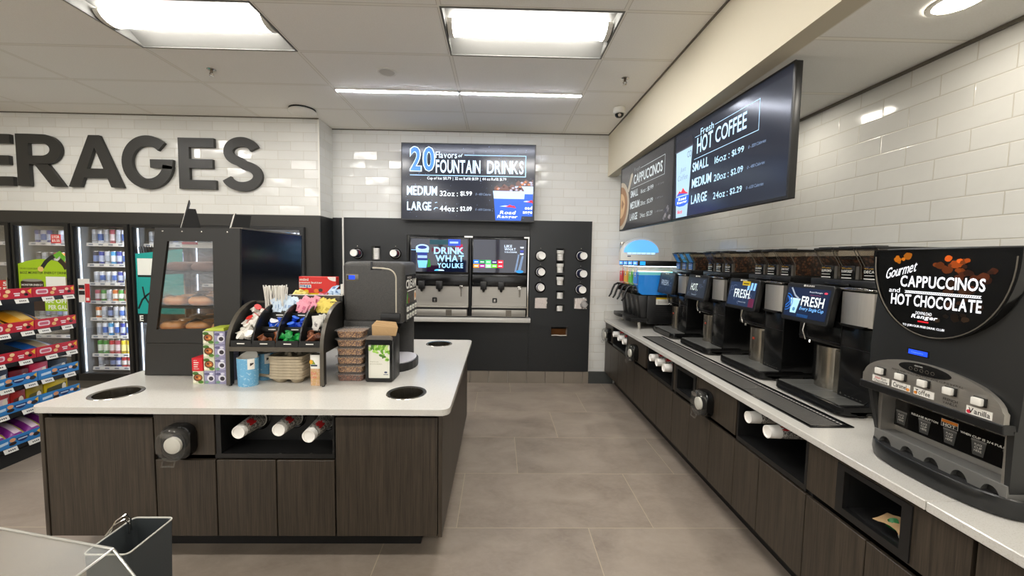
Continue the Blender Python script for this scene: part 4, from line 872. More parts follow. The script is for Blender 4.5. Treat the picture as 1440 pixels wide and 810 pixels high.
b = MB('glass'); b.hexa([(-2.226, CY0+.02, 1.16), (-2.221, CY0+.02, 1.16), (-2.221, CY1-.02, 1.16), (-2.226, CY1-.02, 1.16), (-2.147, CY0+.02, 1.795), (-2.142, CY0+.02, 1.795), (-2.142, CY1-.02, 1.795), (-2.147, CY1-.02, 1.795)]); b.obj('front_glass', t)
b = MB('case_fill'); b.box((-2.10, CY0+.05, 1.788), (-2.06, CY1-.05, 1.794)); b.obj('light_strip', t)  # added strip, lightens the inside of the case
SHZ = [1.545, 1.325, 1.160]
for z in SHZ[:2]:
    x0 = -2.236+(z-1.094)*.1264+.02; b = MB('black_satin', 'steel'); b.box((x0, CY0+.02, z-.012), (-1.66, CY1-.02, z)); b.box((x0-.004, CY0+.02, z-.02), (x0, CY1-.02, z+.012), m='steel'); b.obj('shelf', t)
mat('crust', (190, 120, 58), .55, noise=.45, nscale=30, bump=.4); mat('crust_dark', (92, 56, 38), .55, noise=.5, nscale=26, bump=.4); mat('glaze', (196, 140, 86), .3, noise=.2, nscale=40)
def pastry(m1, m2, lab, grp, L=.085, W=.15, T=.05):
    b = MB(m1, m2); rs = []
    for k in range(7):
        a = -PI/2+PI*k/6; zz = T/2*(1+math.sin(a)); s_ = max(.05, math.cos(a))**.45
        rs.append([(W/2*s_*math.copysign(abs(math.cos(q*PI/8))**.7, math.cos(q*PI/8))*(1+.05*math.sin(q*3+k)), L/2*s_*math.copysign(abs(math.sin(q*PI/8))**.7, math.sin(q*PI/8)), zz) for q in range(16)])
    b.rings(rs)
    for f in b.bm.faces:
        if f.calc_center_median().z > T*.62: f.material_index = 1
    o = b.obj('pastry'); tag(o, lab, 'pastry', grp); return o
for si, (z, m1, m2, nm) in enumerate(((SHZ[0], 'crust_dark', 'crust_dark', 'dark pastry, top shelf of the bakery case'), (SHZ[1], 'crust', 'glaze', 'golden pastry, middle shelf of the bakery case'), (SHZ[2], 'crust', 'glaze', 'golden pastry, bottom of the bakery case'))):
    src = None; ex = -2.236+(z-1.094)*.1264+.12
    for j in range(6):
        for i in range(3):
            p = (ex+i*.165, 2.555+j*.125, z+.002)
            if p[0] > -1.76: continue
            lb = '%s, %s from the front, %s column' % (nm, NTH[j], ['left', 'middle', 'right'][i])
            if src is None: src = pastry(m1, m2, lb, 'pastries in the bakery case', L=.115, W=.155, T=.062); src.location = p
            else: dup(src, p, rnd.uniform(-.15, .15), lb)
for z, hh in ((SHZ[1], .07), (SHZ[2], .07)):
    x0 = -2.236+(z-1.094)*.1264
    b = MB(clear('film', (252, 250, 246), .10, .2, .05, (236, 226, 214))); rs = []
    for j in range(14): rs.append([(x0+.04+i*.07, 2.51+j*.055, z+.055+.022*math.sin(i*2.1+j*1.3)+.015*math.sin(j*2.7)) for i in range(8)])
    b.rings(rs, cap0=False, cap1=False, closed=False); tag(b.obj('film_cover'), 'crinkled clear film over the pastries on the %s of the bakery case' % ('middle shelf' if z > 1.2 else 'bottom shelf'), 'film', 'clear films in the bakery case')
b = MB('white_paper', pr((190, 40, 46))); b.box((-2.06, CY0+.10, 1.70), (-1.84, CY0+.104, 1.735)); b.box((-2.06, CY0+.098, 1.722), (-1.96, CY0+.0995, 1.738), m=pr((190, 40, 46))); tag(b.obj('shelf_card'), 'red and white price card hanging inside the top of the bakery case', 'price card')
# signs standing on the case, seen from behind
def easel(x, y, z, hh, lean, label, wd, k=.72, dt=.05):
    t = thing('counter_sign', label, 'sign', (x, y, z), group='signs standing on the bakery case'); M = Matrix.Translation((x, y, z)) @ Matrix.Rotation(math.radians(127), 4, 'Z')
    b = MB('white_plastic', 'black_satin'); b.M = M; b.hexa([(0, .0, 0), (wd, .0, 0), (wd, -.006, 0), (0, -.006, 0), (0, -lean, hh), (wd, -lean, hh), (wd, -lean-.006, hh), (0, -lean-.006, hh)], m='black_satin'); b.hexa([(0, .003, 0), (wd, .003, 0), (wd, .0005, 0), (0, .0005, 0), (0, -lean+.003, hh), (wd, -lean+.003, hh), (wd, -lean+.0005, hh), (0, -lean+.0005, hh)], m='white_plastic'); b.obj('face', t)
    b = MB('dark_void'); b.M = M
    for xx in (.0, wd-.035): b.hexa([(xx, -.007, 0), (xx+.012, -.007, 0), (xx+.012, -.115, 0), (xx, -.115, 0), (xx, -lean*k-.007, hh*k), (xx+.012, -lean*k-.007, hh*k), (xx+.012, -lean*k-dt, hh*k), (xx, -lean*k-dt, hh*k)])
    b.box((.02, -.115, 0), (wd-.023, -.007, .008)); b.obj('stand', t)
easel(-2.165, 2.70, 1.8225, .205, .050, 'tall thin sign with a black stand on the bakery case roof, left of two', .22)
easel(-1.935, 2.85, 1.8225, .135, .035, 'low black sign stand on the bakery case roof, right of two', .18, .93, .10)
b = MB('crust', 'white_paper'); b.box((-2.03, CY0+.10, 1.8225), (-1.84, CY0+.2, 1.829)); tag(b.obj('cardboard_sheet'), 'strip of brown cardboard lying on the bakery case roof between the signs', 'cardboard')

# ------------------------------------------------------------ boxes of coffee pods
mat('box_lav', (150, 146, 176), .4, noise=.2, nscale=60); mat('box_green', (128, 132, 90), .4, noise=.45, nscale=55)
def pod_box(x, z, kind, label, w_=.064, hh=.079, y=2.33, d=.12, grp='boxes of coffee pods'):
    b = MB({'lav': 'box_lav', 'green': pr((206, 206, 180), .4), 'red': pr((206, 22, 38), .4)}[kind]); b.box((x, y, z), (x+w_, y+d, z+hh), .0015, seg=1); yy = y-.0006; cx = x+w_/2
    def el(ex, ez, a, c_, m, k=0): b.prism(arc(ex, ez, a, c_, 0, 360, 14)[:-1], 'y', yy-k*.0003, y+.0005, m=m if isinstance(m, str) else pr(m, .45))
    if kind == 'green':
        el(cx-.014, z+.066, .018, .010, (70, 110, 40), 1); el(cx+.016, z+.014, .016, .010, (80, 126, 44), 1); el(cx, z+.040, .027, .023, (96, 60, 30), 1); el(cx+.002, z+.041, .020, .016, (178, 98, 44), 2); el(cx-.006, z+.044, .007, .006, (70, 38, 22), 3); el(cx+.009, z+.038, .006, .005, (226, 170, 90), 3); el(cx-.02, z+.016, .010, .007, (236, 232, 210), 2)
        b.box((x-.0006, y+.006, z+.004), (x, y+d-.006, z+hh-.004), m=pr((190, 196, 60), .45))
    elif kind == 'lav':
        el(cx+.008, z+.036, .022, .022, (214, 212, 220), 1); el(cx+.010, z+.034, .014, .013, (50, 42, 50), 2); el(cx-.012, z+.062, .018, .008, (90, 86, 120), 2); el(cx+.012, z+.064, .012, .005, (220, 218, 232), 3); el(cx-.016, z+.012, .012, .008, (110, 150, 120), 2)
    else:
        for q in range(5): b.text(['NEW', 'coffee pods', 'rich roast', 'bold cup', 'SINGLE SERVE'][q], (x+.012, yy, z+hh-.018-q*.0125), .03 if q else .02, .0065, m='white_paper', bold=.01) if q in (0, 4) else b.box((x+.012, yy, z+hh-.017-q*.0125), (x+.044-q*.003, y+.0005, z+hh-.0125-q*.0125), m='white_paper')
    o = b.obj('pod_box'); tag(o, label, 'coffee pod box', grp); return o
lv = ['bottom', 'second lowest', 'second highest', 'top']
for k in range(4):
    pod_box(-1.762, top+k*.0805, 'lav' if k == 0 else 'green', ('lavender pod box at the bottom of the stack of green pod boxes' if k == 0 else 'green and orange pod box, %s of the tall green stack' % lv[k]))
    pod_box(-1.695, top+k*.0805, 'lav', 'lavender pod box, %s of the stack against the condiment organizer' % lv[k])
pod_box(-1.826, top, 'green', 'green and orange pod box directly under the red one', y=2.325); pod_box(-1.828, top+.0805, 'red', 'bright red pod box at the left end of the pod boxes', y=2.324)
b = MB(pr((176, 190, 60), .45)); b.hexa([(-1.76, 2.335, top+.3225), (-1.64, 2.335, top+.3225), (-1.64, 2.45, top+.3225), (-1.76, 2.45, top+.3225), (-1.745, 2.345, top+.334), (-1.645, 2.34, top+.340), (-1.645, 2.44, top+.346), (-1.735, 2.44, top+.338)]); tag(b.obj('pod_carton_lid'), 'loose lime green lid lying on top of the pod box stacks', 'box lid')

# ------------------------------------------------------------ condiment organizer
OX0, OX1 = -1.600, -1.030
t = thing('condiment_organizer', 'black curved condiment organizer with four columns of bins on the island', 'organizer', ((OX0+OX1)/2, 2.42, top))
mat('organizer', (30, 29, 27), .4); mat('org_edge', (84, 78, 68), .35, .2); mat('org_bin', (22, 22, 21), .35)
pf = [(2.290, top+.008)]+[(2.290, 1.10)]+arc(2.565, 1.10, .275, .262, 180, 92, 12)+[(2.575, 1.362), (2.575, top+.008), (2.545, top+.008), (2.545, 1.08), (2.325, 1.08), (2.325, top+.008)]
for x in (OX0, OX1-.020):
    b = MB('organizer'); b.prism(pf, 'x', x, x+.020)
    pn = b.obj('side_panel', t)
    e = MB('org_edge'); path = [(2.290, top+.008), (2.290, 1.10)]+arc(2.565, 1.10, .275, .262, 180, 92, 12); e.prism(stroke(path, .005), 'x', x-.001, x+.021); e.obj('edge_strip', pn)
    e = MB('black_gloss'); e.cyl((x+.01, 2.307, top), (x+.01, 2.307, top+.009), .009); e.cyl((x+.01, 2.56, top), (x+.01, 2.56, top+.009), .009); e.obj('foot', pn)
b = MB('org_edge', 'organizer'); b.box((OX0+.021, 2.288, 1.092), (OX1-.021, 2.302, 1.118)); b.box((OX0+.02, 2.302, 1.100), (OX1-.02, 2.56, 1.116), m='organizer'); b.box((OX0+.02, 2.56, 1.08), (OX1-.02, 2.575, 1.36), m='organizer'); b.box((OX0+.02, 2.555, 1.350), (OX1-.02, 2.577, 1.362)); b.obj('shelf_board', t)
DIV = [-1.453, -1.312, -1.176]; cols = [(OX0+.02, DIV[0]), (DIV[0], DIV[1]), (DIV[1], DIV[2]), (DIV[2], OX1-.02)]
for x in DIV:
    b = MB('org_bin'); b.prism([(2.298, 1.118), (2.298, 1.14)]+arc(2.565, 1.12, .262, .232, 175, 95, 10)+[(2.558, 1.352), (2.558, 1.118)], 'x', x-.004, x+.004); b.obj('divider', t)
TIER = [(2.296, 1.118, 1.155), (2.385, 1.190, 1.222), (2.470, 1.268, 1.298)]
for ci, (x0, x1) in enumerate(cols):
    b = MB('org_bin', 'white_paper')
    for ti, (y, z0, z1) in enumerate(TIER):
        if ci == 0 and ti: continue
        b.box((x0+.004, y, z0), (x1-.004, y+.004, z1)); yb = TIER[ti+1][0] if ti < 2 else 2.555
        if ci: b.box((x0+.004, y, z0-.004), (x1-.004, yb, z0)); b.box((x0+.004, yb, z0), (x1-.004, yb+.003, z0+.075)) if ti < 2 else None
        xm = (x0+x1)/2; b.box((xm-.022, y-.0006, (z0+z1)/2-.003), (xm+.022, y, (z0+z1)/2+.003), m='white_paper')
    if ci == 0: b.quad((x0+.004, 2.30, 1.125), (x1-.004, 2.30, 1.125), (x1-.004, 2.50, 1.285), (x0+.004, 2.50, 1.285))
    b.obj('bin', t)
# creamers
def creamer(body, lidc, lab, grp):
    b = MB(pr(body, .35), pr(lidc, .4)); b.lathe([(.0140, 0), (.0180, .026), (.0180, .0265)], seg=14, cap1=False); b.lathe([(.0180, .0265), (.0215, .027), (.0215, .0285), (0, .0292)], seg=14, m=pr(lidc, .4), cap0=False, cap1=False)
    o = b.obj('creamer_cup'); tag(o, lab, 'creamer', grp); return o
def heap(make, n, x0, x1, y0, y1, zf, layers, spread=.9):
    src = None; k = 0
    for k in range(n):
        u = rnd.random(); v = (k+.5)/n
        p = (x0+.022+(x1-x0-.044)*u, y0+(y1-y0)*v, zf(v)+rnd.uniform(0, layers)); r = (rnd.uniform(-spread, spread)+(PI if rnd.random() < .45 else 0), rnd.uniform(-spread, spread), rnd.uniform(0, 6.3))
        if src is None: src = make(); src.location = p; src.rotation_euler = r
        else: dup(src, p, rot=r)
def cr_(body, lidc, lab): return lambda: creamer(body, lidc, lab, 'creamer cups in the condiment organizer')
def hp(ci, ti, body, lidc, lab, n=10):
    x0, x1 = cols[ci]; y, z0, z1 = TIER[ti]; heap(cr_(body, lidc, lab), n, x0, x1, y+.026, TIER[ti+1][0]-.012, lambda v: z0+.022+.022*v, .022)
x0, x1 = cols[0]
heap(cr_((228, 224, 214), (236, 232, 224), 'white creamer cup in the leftmost sloping bin of the organizer'), 30, x0+.012, x1, 2.315, 2.49, lambda v: 1.150+.150*v, .018)
heap(cr_((226, 222, 212), (204, 44, 36), 'white creamer cup with a red rimmed lid in the leftmost sloping bin'), 7, x0+.03, x1, 2.33, 2.47, lambda v: 1.172+.150*v, .016)
hp(1, 0, (122, 66, 34), (150, 92, 56), 'brown creamer cup in the bottom bin right of the white creamers'); hp(2, 0, (20, 150, 62), (24, 130, 60), 'green creamer cup in the bottom bin of the organizer'); hp(3, 0, (96, 52, 34), (150, 96, 66), 'brown creamer cup in the bottom right bin below the white packets', 10)
hp(1, 1, (26, 84, 206), (216, 214, 214), 'pale lidded blue creamer cup in the middle bin under the light blue packets', 13); hp(2, 1, (24, 70, 196), (60, 110, 220), 'all blue creamer cup in the middle bin under the pink packets', 13)
def packet(rgb, mark, lab, grp, w_=.042, hh=.062):
    b = MB(pr(rgb, .6), pr(mark, .6)); n = 6; A = []; B = []
    for s_, L in ((1, A), (-1, B)):
        for j in range(n+1):
            row = []
            for i in range(5):
                u = i/4; v = j/n; row.append((w_*(u-.5), s_*.0035*(math.sin(PI*u)*math.sin(PI*v))**.6+s_*.0002, hh*(v-.5)))
            L.append(row)
    for L in (A, B): b.rings(L, cap0=False, cap1=False, closed=False)
    for f in b.bm.faces:
        c = f.calc_center_median()
        if abs(c.z) < hh*.2 and abs(c.x) < w_*.3: f.material_index = 1
    o = b.obj('sugar_packet'); tag(o, lab, 'packet', grp); return o
def packs(n, rgb, mark, lab, grp, x0, x1, y0, y1, z0, zr, lean=(-.9, -.2), seed=1):
    rr = random.Random(seed); src = None
    for k in range(n):
        v = (k+.5)/n; p = (x0+(x1-x0)*rr.random(), y0+(y1-y0)*v, z0+zr*v*rr.uniform(.6, 1.1)); r = (rr.uniform(*lean), rr.uniform(-.55, .55), rr.uniform(-.5, .5))
        if src is None: src = packet(rgb, mark, lab, grp); src.location = p; src.rotation_euler = r
        else: dup(src, p, rot=r)
g = 'sweetener packets in the condiment organizer'
packs(30, (198, 214, 228), (140, 166, 200), 'light blue sweetener packet in the top bin left of the pink ones', g, DIV[0]+.030, DIV[1]-.016, 2.480, 2.550, 1.300, .060, seed=3)
packs(30, (226, 150, 166), (196, 100, 128), 'pink sweetener packet in the top bin between light blue and yellow', g, DIV[1]+.026, DIV[2]-.016, 2.480, 2.550, 1.296, .050, seed=4)
packs(22, (226, 204, 96), (190, 164, 60), 'yellow sweetener packet in the top right bin', g, DIV[2]+.026, OX1-.048, 2.480, 2.545, 1.292, .045, seed=5)
packs(9, (222, 220, 212), (150, 146, 142), 'white sugar packet in the middle right bin', g, DIV[2]+.03, OX1-.05, 2.400, 2.45, 1.222, .02, (-.5, .1), seed=6)
packs(3, (222, 220, 212), (150, 146, 142), 'white sugar packet hanging over the lip of the middle right bin', g, DIV[2]+.055, OX1-.07, 2.374, 2.380, 1.205, .02, (-.15, .05), seed=8)
# stir straws standing in the left column
b = MB('white_paper'); src = None; rr = random.Random(5)
for k in range(34):
    x = -1.492+.118*rr.random(); y = 2.505+.04*rr.random(); hh = rr.uniform(.155, .185)
    if src is None:
        b.box((-.0032, -.0025, 0), (.0032, .0025, .170), .0008, seg=1); src = b.obj('wrapped_straw'); tag(src, 'white paper wrapped straw standing in the bundle at the back of the organizer', 'straw', 'wrapped straws in the organizer'); src.location = (x, y, 1.292); src.rotation_euler = (.05, -.04, .2)
    else: dup(src, (x, y, 1.285+rr.uniform(0, .015)), rot=(rr.uniform(-.10, .12), rr.uniform(-.10, .10), rr.uniform(-1, 1)))
dup(src, (-1.395, 2.53, 1.305), rot=(.05, .16, .3))
# second row behind with more packets and the red candy box
t = thing('packet_shelf', 'dark shelf behind the condiment organizer with spare packets on it', 'shelf', (-1.2, 2.69, top))
for x_ in (-1.390, -1.056): b = MB('organizer'); b.box((x_, 2.60, top), (x_+.018, 2.80, 1.395)); b.obj('side_panel', t)
b = MB('org_edge', 'organizer'); b.box((-1.372, 2.600, 1.352), (-1.056, 2.612, 1.398)); b.box((-1.372, 2.612, 1.36), (-1.056, 2.80, 1.376), m='organizer'); b.box((-1.392, 2.598, 1.398), (-1.036, 2.614, 1.402), m='white_plastic'); b.obj('shelf_board', t)
packs(10, (214, 200, 110), (180, 160, 70), 'pale yellow packet on the shelf behind the organizer, left of the candy box', 'spare packets behind the organizer', -1.375, -1.28, 2.625, 2.66, 1.382, .02, (-1.55, -1.0), seed=11)
packs(8, (210, 126, 150), (180, 90, 120), 'pink packet lying before the red candy box', 'spare packets behind the organizer', -1.225, -1.17, 2.625, 2.655, 1.380, .012, (-1.55, -1.1), seed=12)
packs(14, (178, 200, 222), (90, 120, 170), 'light blue packet heaped before the red candy box', 'spare packets behind the organizer', -1.145, -1.08, 2.625, 2.66, 1.384, .040, (-1.4, -.8), seed=13)
b = MB(pr((212, 34, 24), .35)); mx0, mx1, my = -1.372, -1.118, 2.695; b.box((mx0, my, 1.3765), (mx1, my+.05, 1.518), .0015, seg=1); yy = my-.0006
b.box((mx0+.002, yy, 1.378), (mx1-.002, my, 1.405), m=pr((232, 196, 30), .35)); b.prism([(mx1-.052, 1.517)]+arc(mx1-.002, 1.517, .056, .030, 180, 270, 8)+[(mx1-.001, 1.517)], 'y', yy, my, m='white_paper')
b.text('mini', (mx0+.006, yy-.0004, 1.488), .06, .018, m='white_paper', bold=.03); b.text('peanut butter', (mx0+.003, yy-.0004, 1.466), .155, .018, m='white_paper', bold=.03); b.box((mx0+.003, yy-.0002, 1.440), (mx0+.084, my, 1.462), m='white_paper'); b.text('mega', (mx0+.006, yy-.0006, 1.439), .074, .020, m=pr((40, 100, 170)), bold=.03)
for x, z, r, c in ((.016, 1.420, .014, (40, 150, 60)), (.05, 1.415, .016, (236, 200, 40)), (.085, 1.422, .017, (206, 30, 40)), (.118, 1.420, .016, (236, 120, 30)), (.148, 1.425, .014, (60, 34, 24))): b.prism(arc(mx0+x, z, r, r*.85, 0, 360, 14)[:-1], 'y', yy-.0012, my, m=pr(c, .3))
tag(b.obj('candy_box'), 'red candy box reading mini peanut butter mega, on the shelf behind the organizer', 'candy box')
b = MB('white_paper'); b.box((-1.062, 2.63, 1.402), (-1.040, 2.70, 1.472), .001, seg=1); tag(b.obj('card_holder'), 'small upright white card beside the grey cream dispenser', 'card')

# under the organizer
def sleeve(cx, cy, rx, ry, hh, base, topc, label, logo, arch):
    b = MB(pr(base, .55), pr(topc, .55)); n = 28
    def R(k, z, dx=0): return [((rx+k+dx)*math.cos(2*PI*q/n)+cx, (ry+k+dx)*math.sin(2*PI*q/n)+cy, z) for q in range(n)]
    b.rings([R(-.004, top), R(0, top+hh)], cap0=True, cap1=False); b.rings([R(0, top+hh), R(-.003, top+hh), R(-.005, top+.02)], m='white_paper', cap0=False, cap1=True)
    rs0, rs1 = [], []
    for q in range(15):
        a = PI*q/14; rs0.append(((rx-.006)*math.cos(a)+cx, (ry-.006)*math.sin(a)+cy, top+hh-.01)); rs1.append(((rx-.006)*math.cos(a)+cx, (ry-.006)*math.sin(a)+cy, top+hh+arch*math.sin(a)))
    b.rings([rs0, rs1], m='white_paper', cap0=False, cap1=False, closed=False)
    if logo:
        for q in range(6):
            a0, a1 = -PI*.36+q*.11, -PI*.36+(q+1)*.11
            z0, z1 = (top+hh*.62, top+hh*.995)
            b.quad(((rx+.0008)*math.cos(a0)+cx, (ry+.0008)*math.sin(a0)+cy, z0), ((rx+.0008)*math.cos(a1)+cx, (ry+.0008)*math.sin(a1)+cy, z0), ((rx+.0008)*math.cos(a1)+cx, (ry+.0008)*math.sin(a1)+cy, z1), ((rx+.0008)*math.cos(a0)+cx, (ry+.0008)*math.sin(a0)+cy, z1), m='white_paper')
            if 1 < q < 5: b.quad(((rx+.0014)*math.cos(a0)+cx, (ry+.0014)*math.sin(a0)+cy, z0+.012+q*.004), ((rx+.0014)*math.cos(a1)+cx, (ry+.0014)*math.sin(a1)+cy, z0+.015+q*.004), ((rx+.0014)*math.cos(a1)+cx, (ry+.0014)*math.sin(a1)+cy, z0+.040), ((rx+.0014)*math.cos(a0)+cx, (ry+.0014)*math.sin(a0)+cy, z0+.036), m=pr((50, 38, 30)))
    o = b.obj('sleeve_stack'); tag(o, label, 'sleeve stack', 'cup sleeve stacks under the organizer'); return o
printed('sleeve_blue', (104, 166, 204), (160, 198, 218), 60, .6)
s1_ = sleeve(-1.496, 2.325, .060, .050, .168, (110, 168, 204), (230, 228, 222), 'sky blue sleeve stack in front, under the left of the organizer', True, .030); s2_ = sleeve(-1.468, 2.445, .050, .042, .168, (104, 160, 198), (230, 228, 222), 'sky blue sleeve stack half hidden behind the front one', True, .02)
for o in (s1_, s2_): o.data.materials[0] = MATS['sleeve_blue']
b = MB(printed('sleeve_tan', (196, 158, 104), (206, 170, 140), 70, .5), 'white_paper'); cx, cy = -1.092, 2.345
pts = rrect(cx-.036, cy-.028, cx+.036, cy+.030, .018, 5); b.rings([[(x, y, top) for x, y in pts], [(x, y, top+.104) for x, y in pts]], cap1=False); b.rings([[(x, y, top+.104) for x, y in pts], [(x, y, top+.188) for x, y in pts]], m='white_paper', cap0=False, cap1=False)
b.rings([[(cx+(x-cx)*.9, cy+(y-cy)*.9, top+.188) for x, y in pts], [(cx+(x-cx)*.9, cy+(y-cy)*.9, top+.180) for x, y in pts]], m=pr((120, 112, 104)), cap0=False); yy = cy-.0285
b.box((cx-.026, yy-.0004, top+.118), (cx+.012, yy+.001, top+.128), m=pr((40, 60, 80))); b.prism([(cx-.030, top+.13), (cx+.002, top+.13), (cx-.014, top+.158)], 'y', yy-.0004, yy+.001, m=pr((120, 140, 40))); b.prism(arc(cx-.024, top+.145, .01, .014, 0, 360, 12)[:-1], 'y', yy-.0008, yy+.001, m=pr((226, 170, 40))); b.text('Eat', (cx-.024, yy-.0004, top+.068), .03, .018, m=pr((206, 80, 80))); b.text('real', (cx-.024, yy-.0004, top+.045), .03, .016, m=pr((206, 80, 80)))
tag(b.obj('sleeve_stack'), 'tan and white sleeve stack under the right of the organizer', 'sleeve stack', 'cup sleeve stacks under the organizer')
mat('pulp', (176, 162, 138), .85, noise=.22, nscale=50, bump=.6)
def tray():
    b = MB('pulp'); w_ = .105
    o = rrect(-w_, -w_, w_, w_, .028, 5)
    b.rings([[(x, y, .030) for x, y in o], [(x*1.01, y*1.01, .034) for x, y in o], [(x*1.01, y*1.01, .046) for x, y in o], [(x*.95, y*.95, .046) for x, y in o], [(x*.93, y*.93, .036) for x, y in o]])
    for sx in (-.05, .05):
        for sy in (-.05, .05): b.lathe([(.026, 0), (.032, .004), (.046, .032)], (sx, sy, 0), seg=18)
    for sx, sy in ((0, .09), (0, -.09), (.09, 0), (-.09, 0)): b.lathe([(.016, .034), (.010, .058), (.004, .060)], (sx*.45, sy*.45, 0), seg=10)
    return b.obj('cup_carrier')
src = tray(); tag(src, 'grey pulp cup carrier, lowest of the stack under the organizer', 'cup carrier', 'cup carriers stacked under the organizer'); src.location = (-1.285, 2.447, top); src.rotation_euler = (0, 0, -.05)
for k in range(1, 8): dup(src, (-1.285+rnd.uniform(-.003, .003), 2.447, top+k*.0175), -.05+rnd.uniform(-.03, .03), ['', 'second lowest grey pulp cup carrier of the stack', 'third lowest grey pulp cup carrier of the stack', 'fourth lowest grey pulp cup carrier of the stack', 'grey pulp cup carrier, fourth from the top of the stack', 'grey pulp cup carrier, third from the top of the stack', 'grey pulp cup carrier, second from the top of the stack', 'topmost grey pulp cup carrier of the stack under the organizer'][k])
dup(src, (-1.40, 2.485, top), -.3, 'grey pulp cup carrier lying flat behind the stack of carriers')

# clear tubs of granola
def granola(name, a, c):
    n = N(name); v = n.nt.nodes.new('ShaderNodeTexVoronoi'); v.inputs['Scale'].default_value = 130; n.nt.links.new(n.obj, v.inputs['Vector'])
    k = n.noise(n.obj, 260, 2); n.set('Base Color', n.mix(n.ramp(n.math('ADD', v.outputs['Distance'], n.math('MULTIPLY', k, .6)), .35, .95), col(*a), col(*c))); n.set('Roughness', .5)
granola('granola', (226, 170, 104), (92, 50, 24)); granola('granola_dark', (176, 104, 70), (70, 32, 20))
tl = ['lowest of six', 'second lowest', 'third lowest', 'third from top', 'second from top', 'topmost']
for k in range(6):
    z = top+k*.0548; x0, x1, y0, y1 = -1.004, -.835, 2.398, 2.535
    t = thing('snack_tub', 'clear tub of brown snack mix, %s, stacked beside the napkin dispenser' % tl[k], 'tub', ((x0+x1)/2, (y0+y1)/2, z), group='clear tubs of snack mix')
    b = MB('granola_dark' if k == 0 else 'granola'); i0 = rrect(x0+.010, y0+.010, x1-.010, y1-.010, .02); i1 = rrect(x0+.003, y0+.003, x1-.003, y1-.003, .02); b.rings([[(x, y, z+.003) for x, y in i0], [(x, y, z+.040) for x, y in i1]]); b.obj('contents', t)
    b = MB('tub_clear'); o0 = rrect(x0+.008, y0+.008, x1-.008, y1-.008, .022); o1 = rrect(x0, y0, x1, y1, .022); b.rings([[(x, y, z+.001) for x, y in o0], [(x, y, z+.044) for x, y in o1]], cap1=False); b.obj('tub', t)
    b = MB('tub_clear'); o2 = rrect(x0-.007, y0-.007, x1+.007, y1+.007, .024); b.rings([[(x, y, z+.043) for x, y in o2], [(x, y, z+.047) for x, y in o2], [(x, y, z+.048) for x, y in o1], [(x, y, z+.0535) for x, y in rrect(x0+.01, y0+.01, x1-.01, y1-.01, .02)]]); b.box((x0-.014, y0+.02, z+.044), (x0-.006, y0+.05, z+.046)); b.obj('lid', t)

# napkin dispenser
t = thing('napkin_dispenser', 'black napkin dispenser with a green leaf panel and tan napkins on top', 'napkin dispenser', (-.73, 2.47, top)); x0, x1, y0, y1 = -.818, -.650, 2.39, 2.555
b = MB('black_satin'); b.hexa([(x0, y0+.012, top), (x1, y0+.012, top), (x1+.006, y1, top), (x0+.006, y1, top), (x0+.004, y0+.016, top+.275), (x1-.002, y0+.016, top+.275), (x1+.004, y1, top+.285), (x0+.008, y1, top+.285)], bev=.012); b.obj('housing', t)
b = MB('black_gloss', mat('grey_cap', (104, 98, 92), .35)); b.frame(rrect(x0, top+.004, x1, top+.268, .012), rrect(x0+.018, top+.026, x1-.018, top+.236, .004), 'y', y0, y0+.014); b.prism(rrect(x0+.004, top+.240, x1-.004, top+.290, .024), 'y', y0+.002, y0+.03, m='grey_cap'); b.obj('front_frame', t)
b = MB(pr((222, 220, 208), .35)); xa, xb, za, zb, yy = x0+.018, x1-.018, top+.026, top+.236, y0+.006; b.quad((xa, yy, za), (xb, yy, za), (xb, yy, zb), (xa, yy, zb))
lf = random.Random(3); cl = [(96, 150, 36), (130, 184, 60), (70, 120, 30), (156, 204, 90), (190, 216, 130)]
for k in range(46):
    u = lf.random(); v = lf.random(); x = xa+(xb-xa)*u; z = zb-.095*v*(.35+.75*u); a = lf.uniform(.008, .017); th_ = lf.uniform(0, 3); pts = [(x+a*math.cos(q*PI/4)*math.cos(th_)-a*.6*math.sin(q*PI/4)*math.sin(th_), z+a*math.cos(q*PI/4)*math.sin(th_)+a*.6*math.sin(q*PI/4)*math.cos(th_)) for q in range(8)]
    pts = [(min(max(p[0], xa), xb), min(max(p[1], za), zb)) for p in pts]; b.prism(pts, 'y', yy-.0006-k*.00002, yy, m=pr(cl[k % 5], .4))
b.text('Better for you.', (xa+.010, yy-.0006, za+.098), .052, .008, m=pr((120, 120, 60))); b.text('Better for the planet.', (xa+.010, yy-.0006, za+.084), .075, .008, m=pr((120, 120, 60))); b.prism(arc(xb-.026, za+.036, .010, .006, 0, 360, 12)[:-1], 'y', yy-.0006, yy, m=pr((60, 70, 100))); b.box((xb-.04, yy-.0006, za+.020), (xb-.012, yy, za+.024), m=pr((60, 70, 100)))
b.obj('leaf_panel', t)
b = MB(mat('napkin', (178, 146, 104), .85, bump=.3, nscale=60)); 
for k in range(5): d = .012*k; b.hexa([(-.788+.002*k, 2.43+d, top+.285), (-.640-.004*k, 2.43+d, top+.285), (-.640-.004*k, 2.44+d, top+.285), (-.788+.002*k, 2.44+d, top+.285), (-.792+.003*k, 2.435+d, top+.352+.005*k), (-.628-.006*k, 2.435+d, top+.338+.006*k), (-.628-.006*k, 2.443+d, top+.340+.006*k), (-.792+.003*k, 2.443+d, top+.354+.005*k)], bev=.002)
tag(b.obj('napkins'), 'tan paper napkins lying on the napkin dispenser', 'napkins')

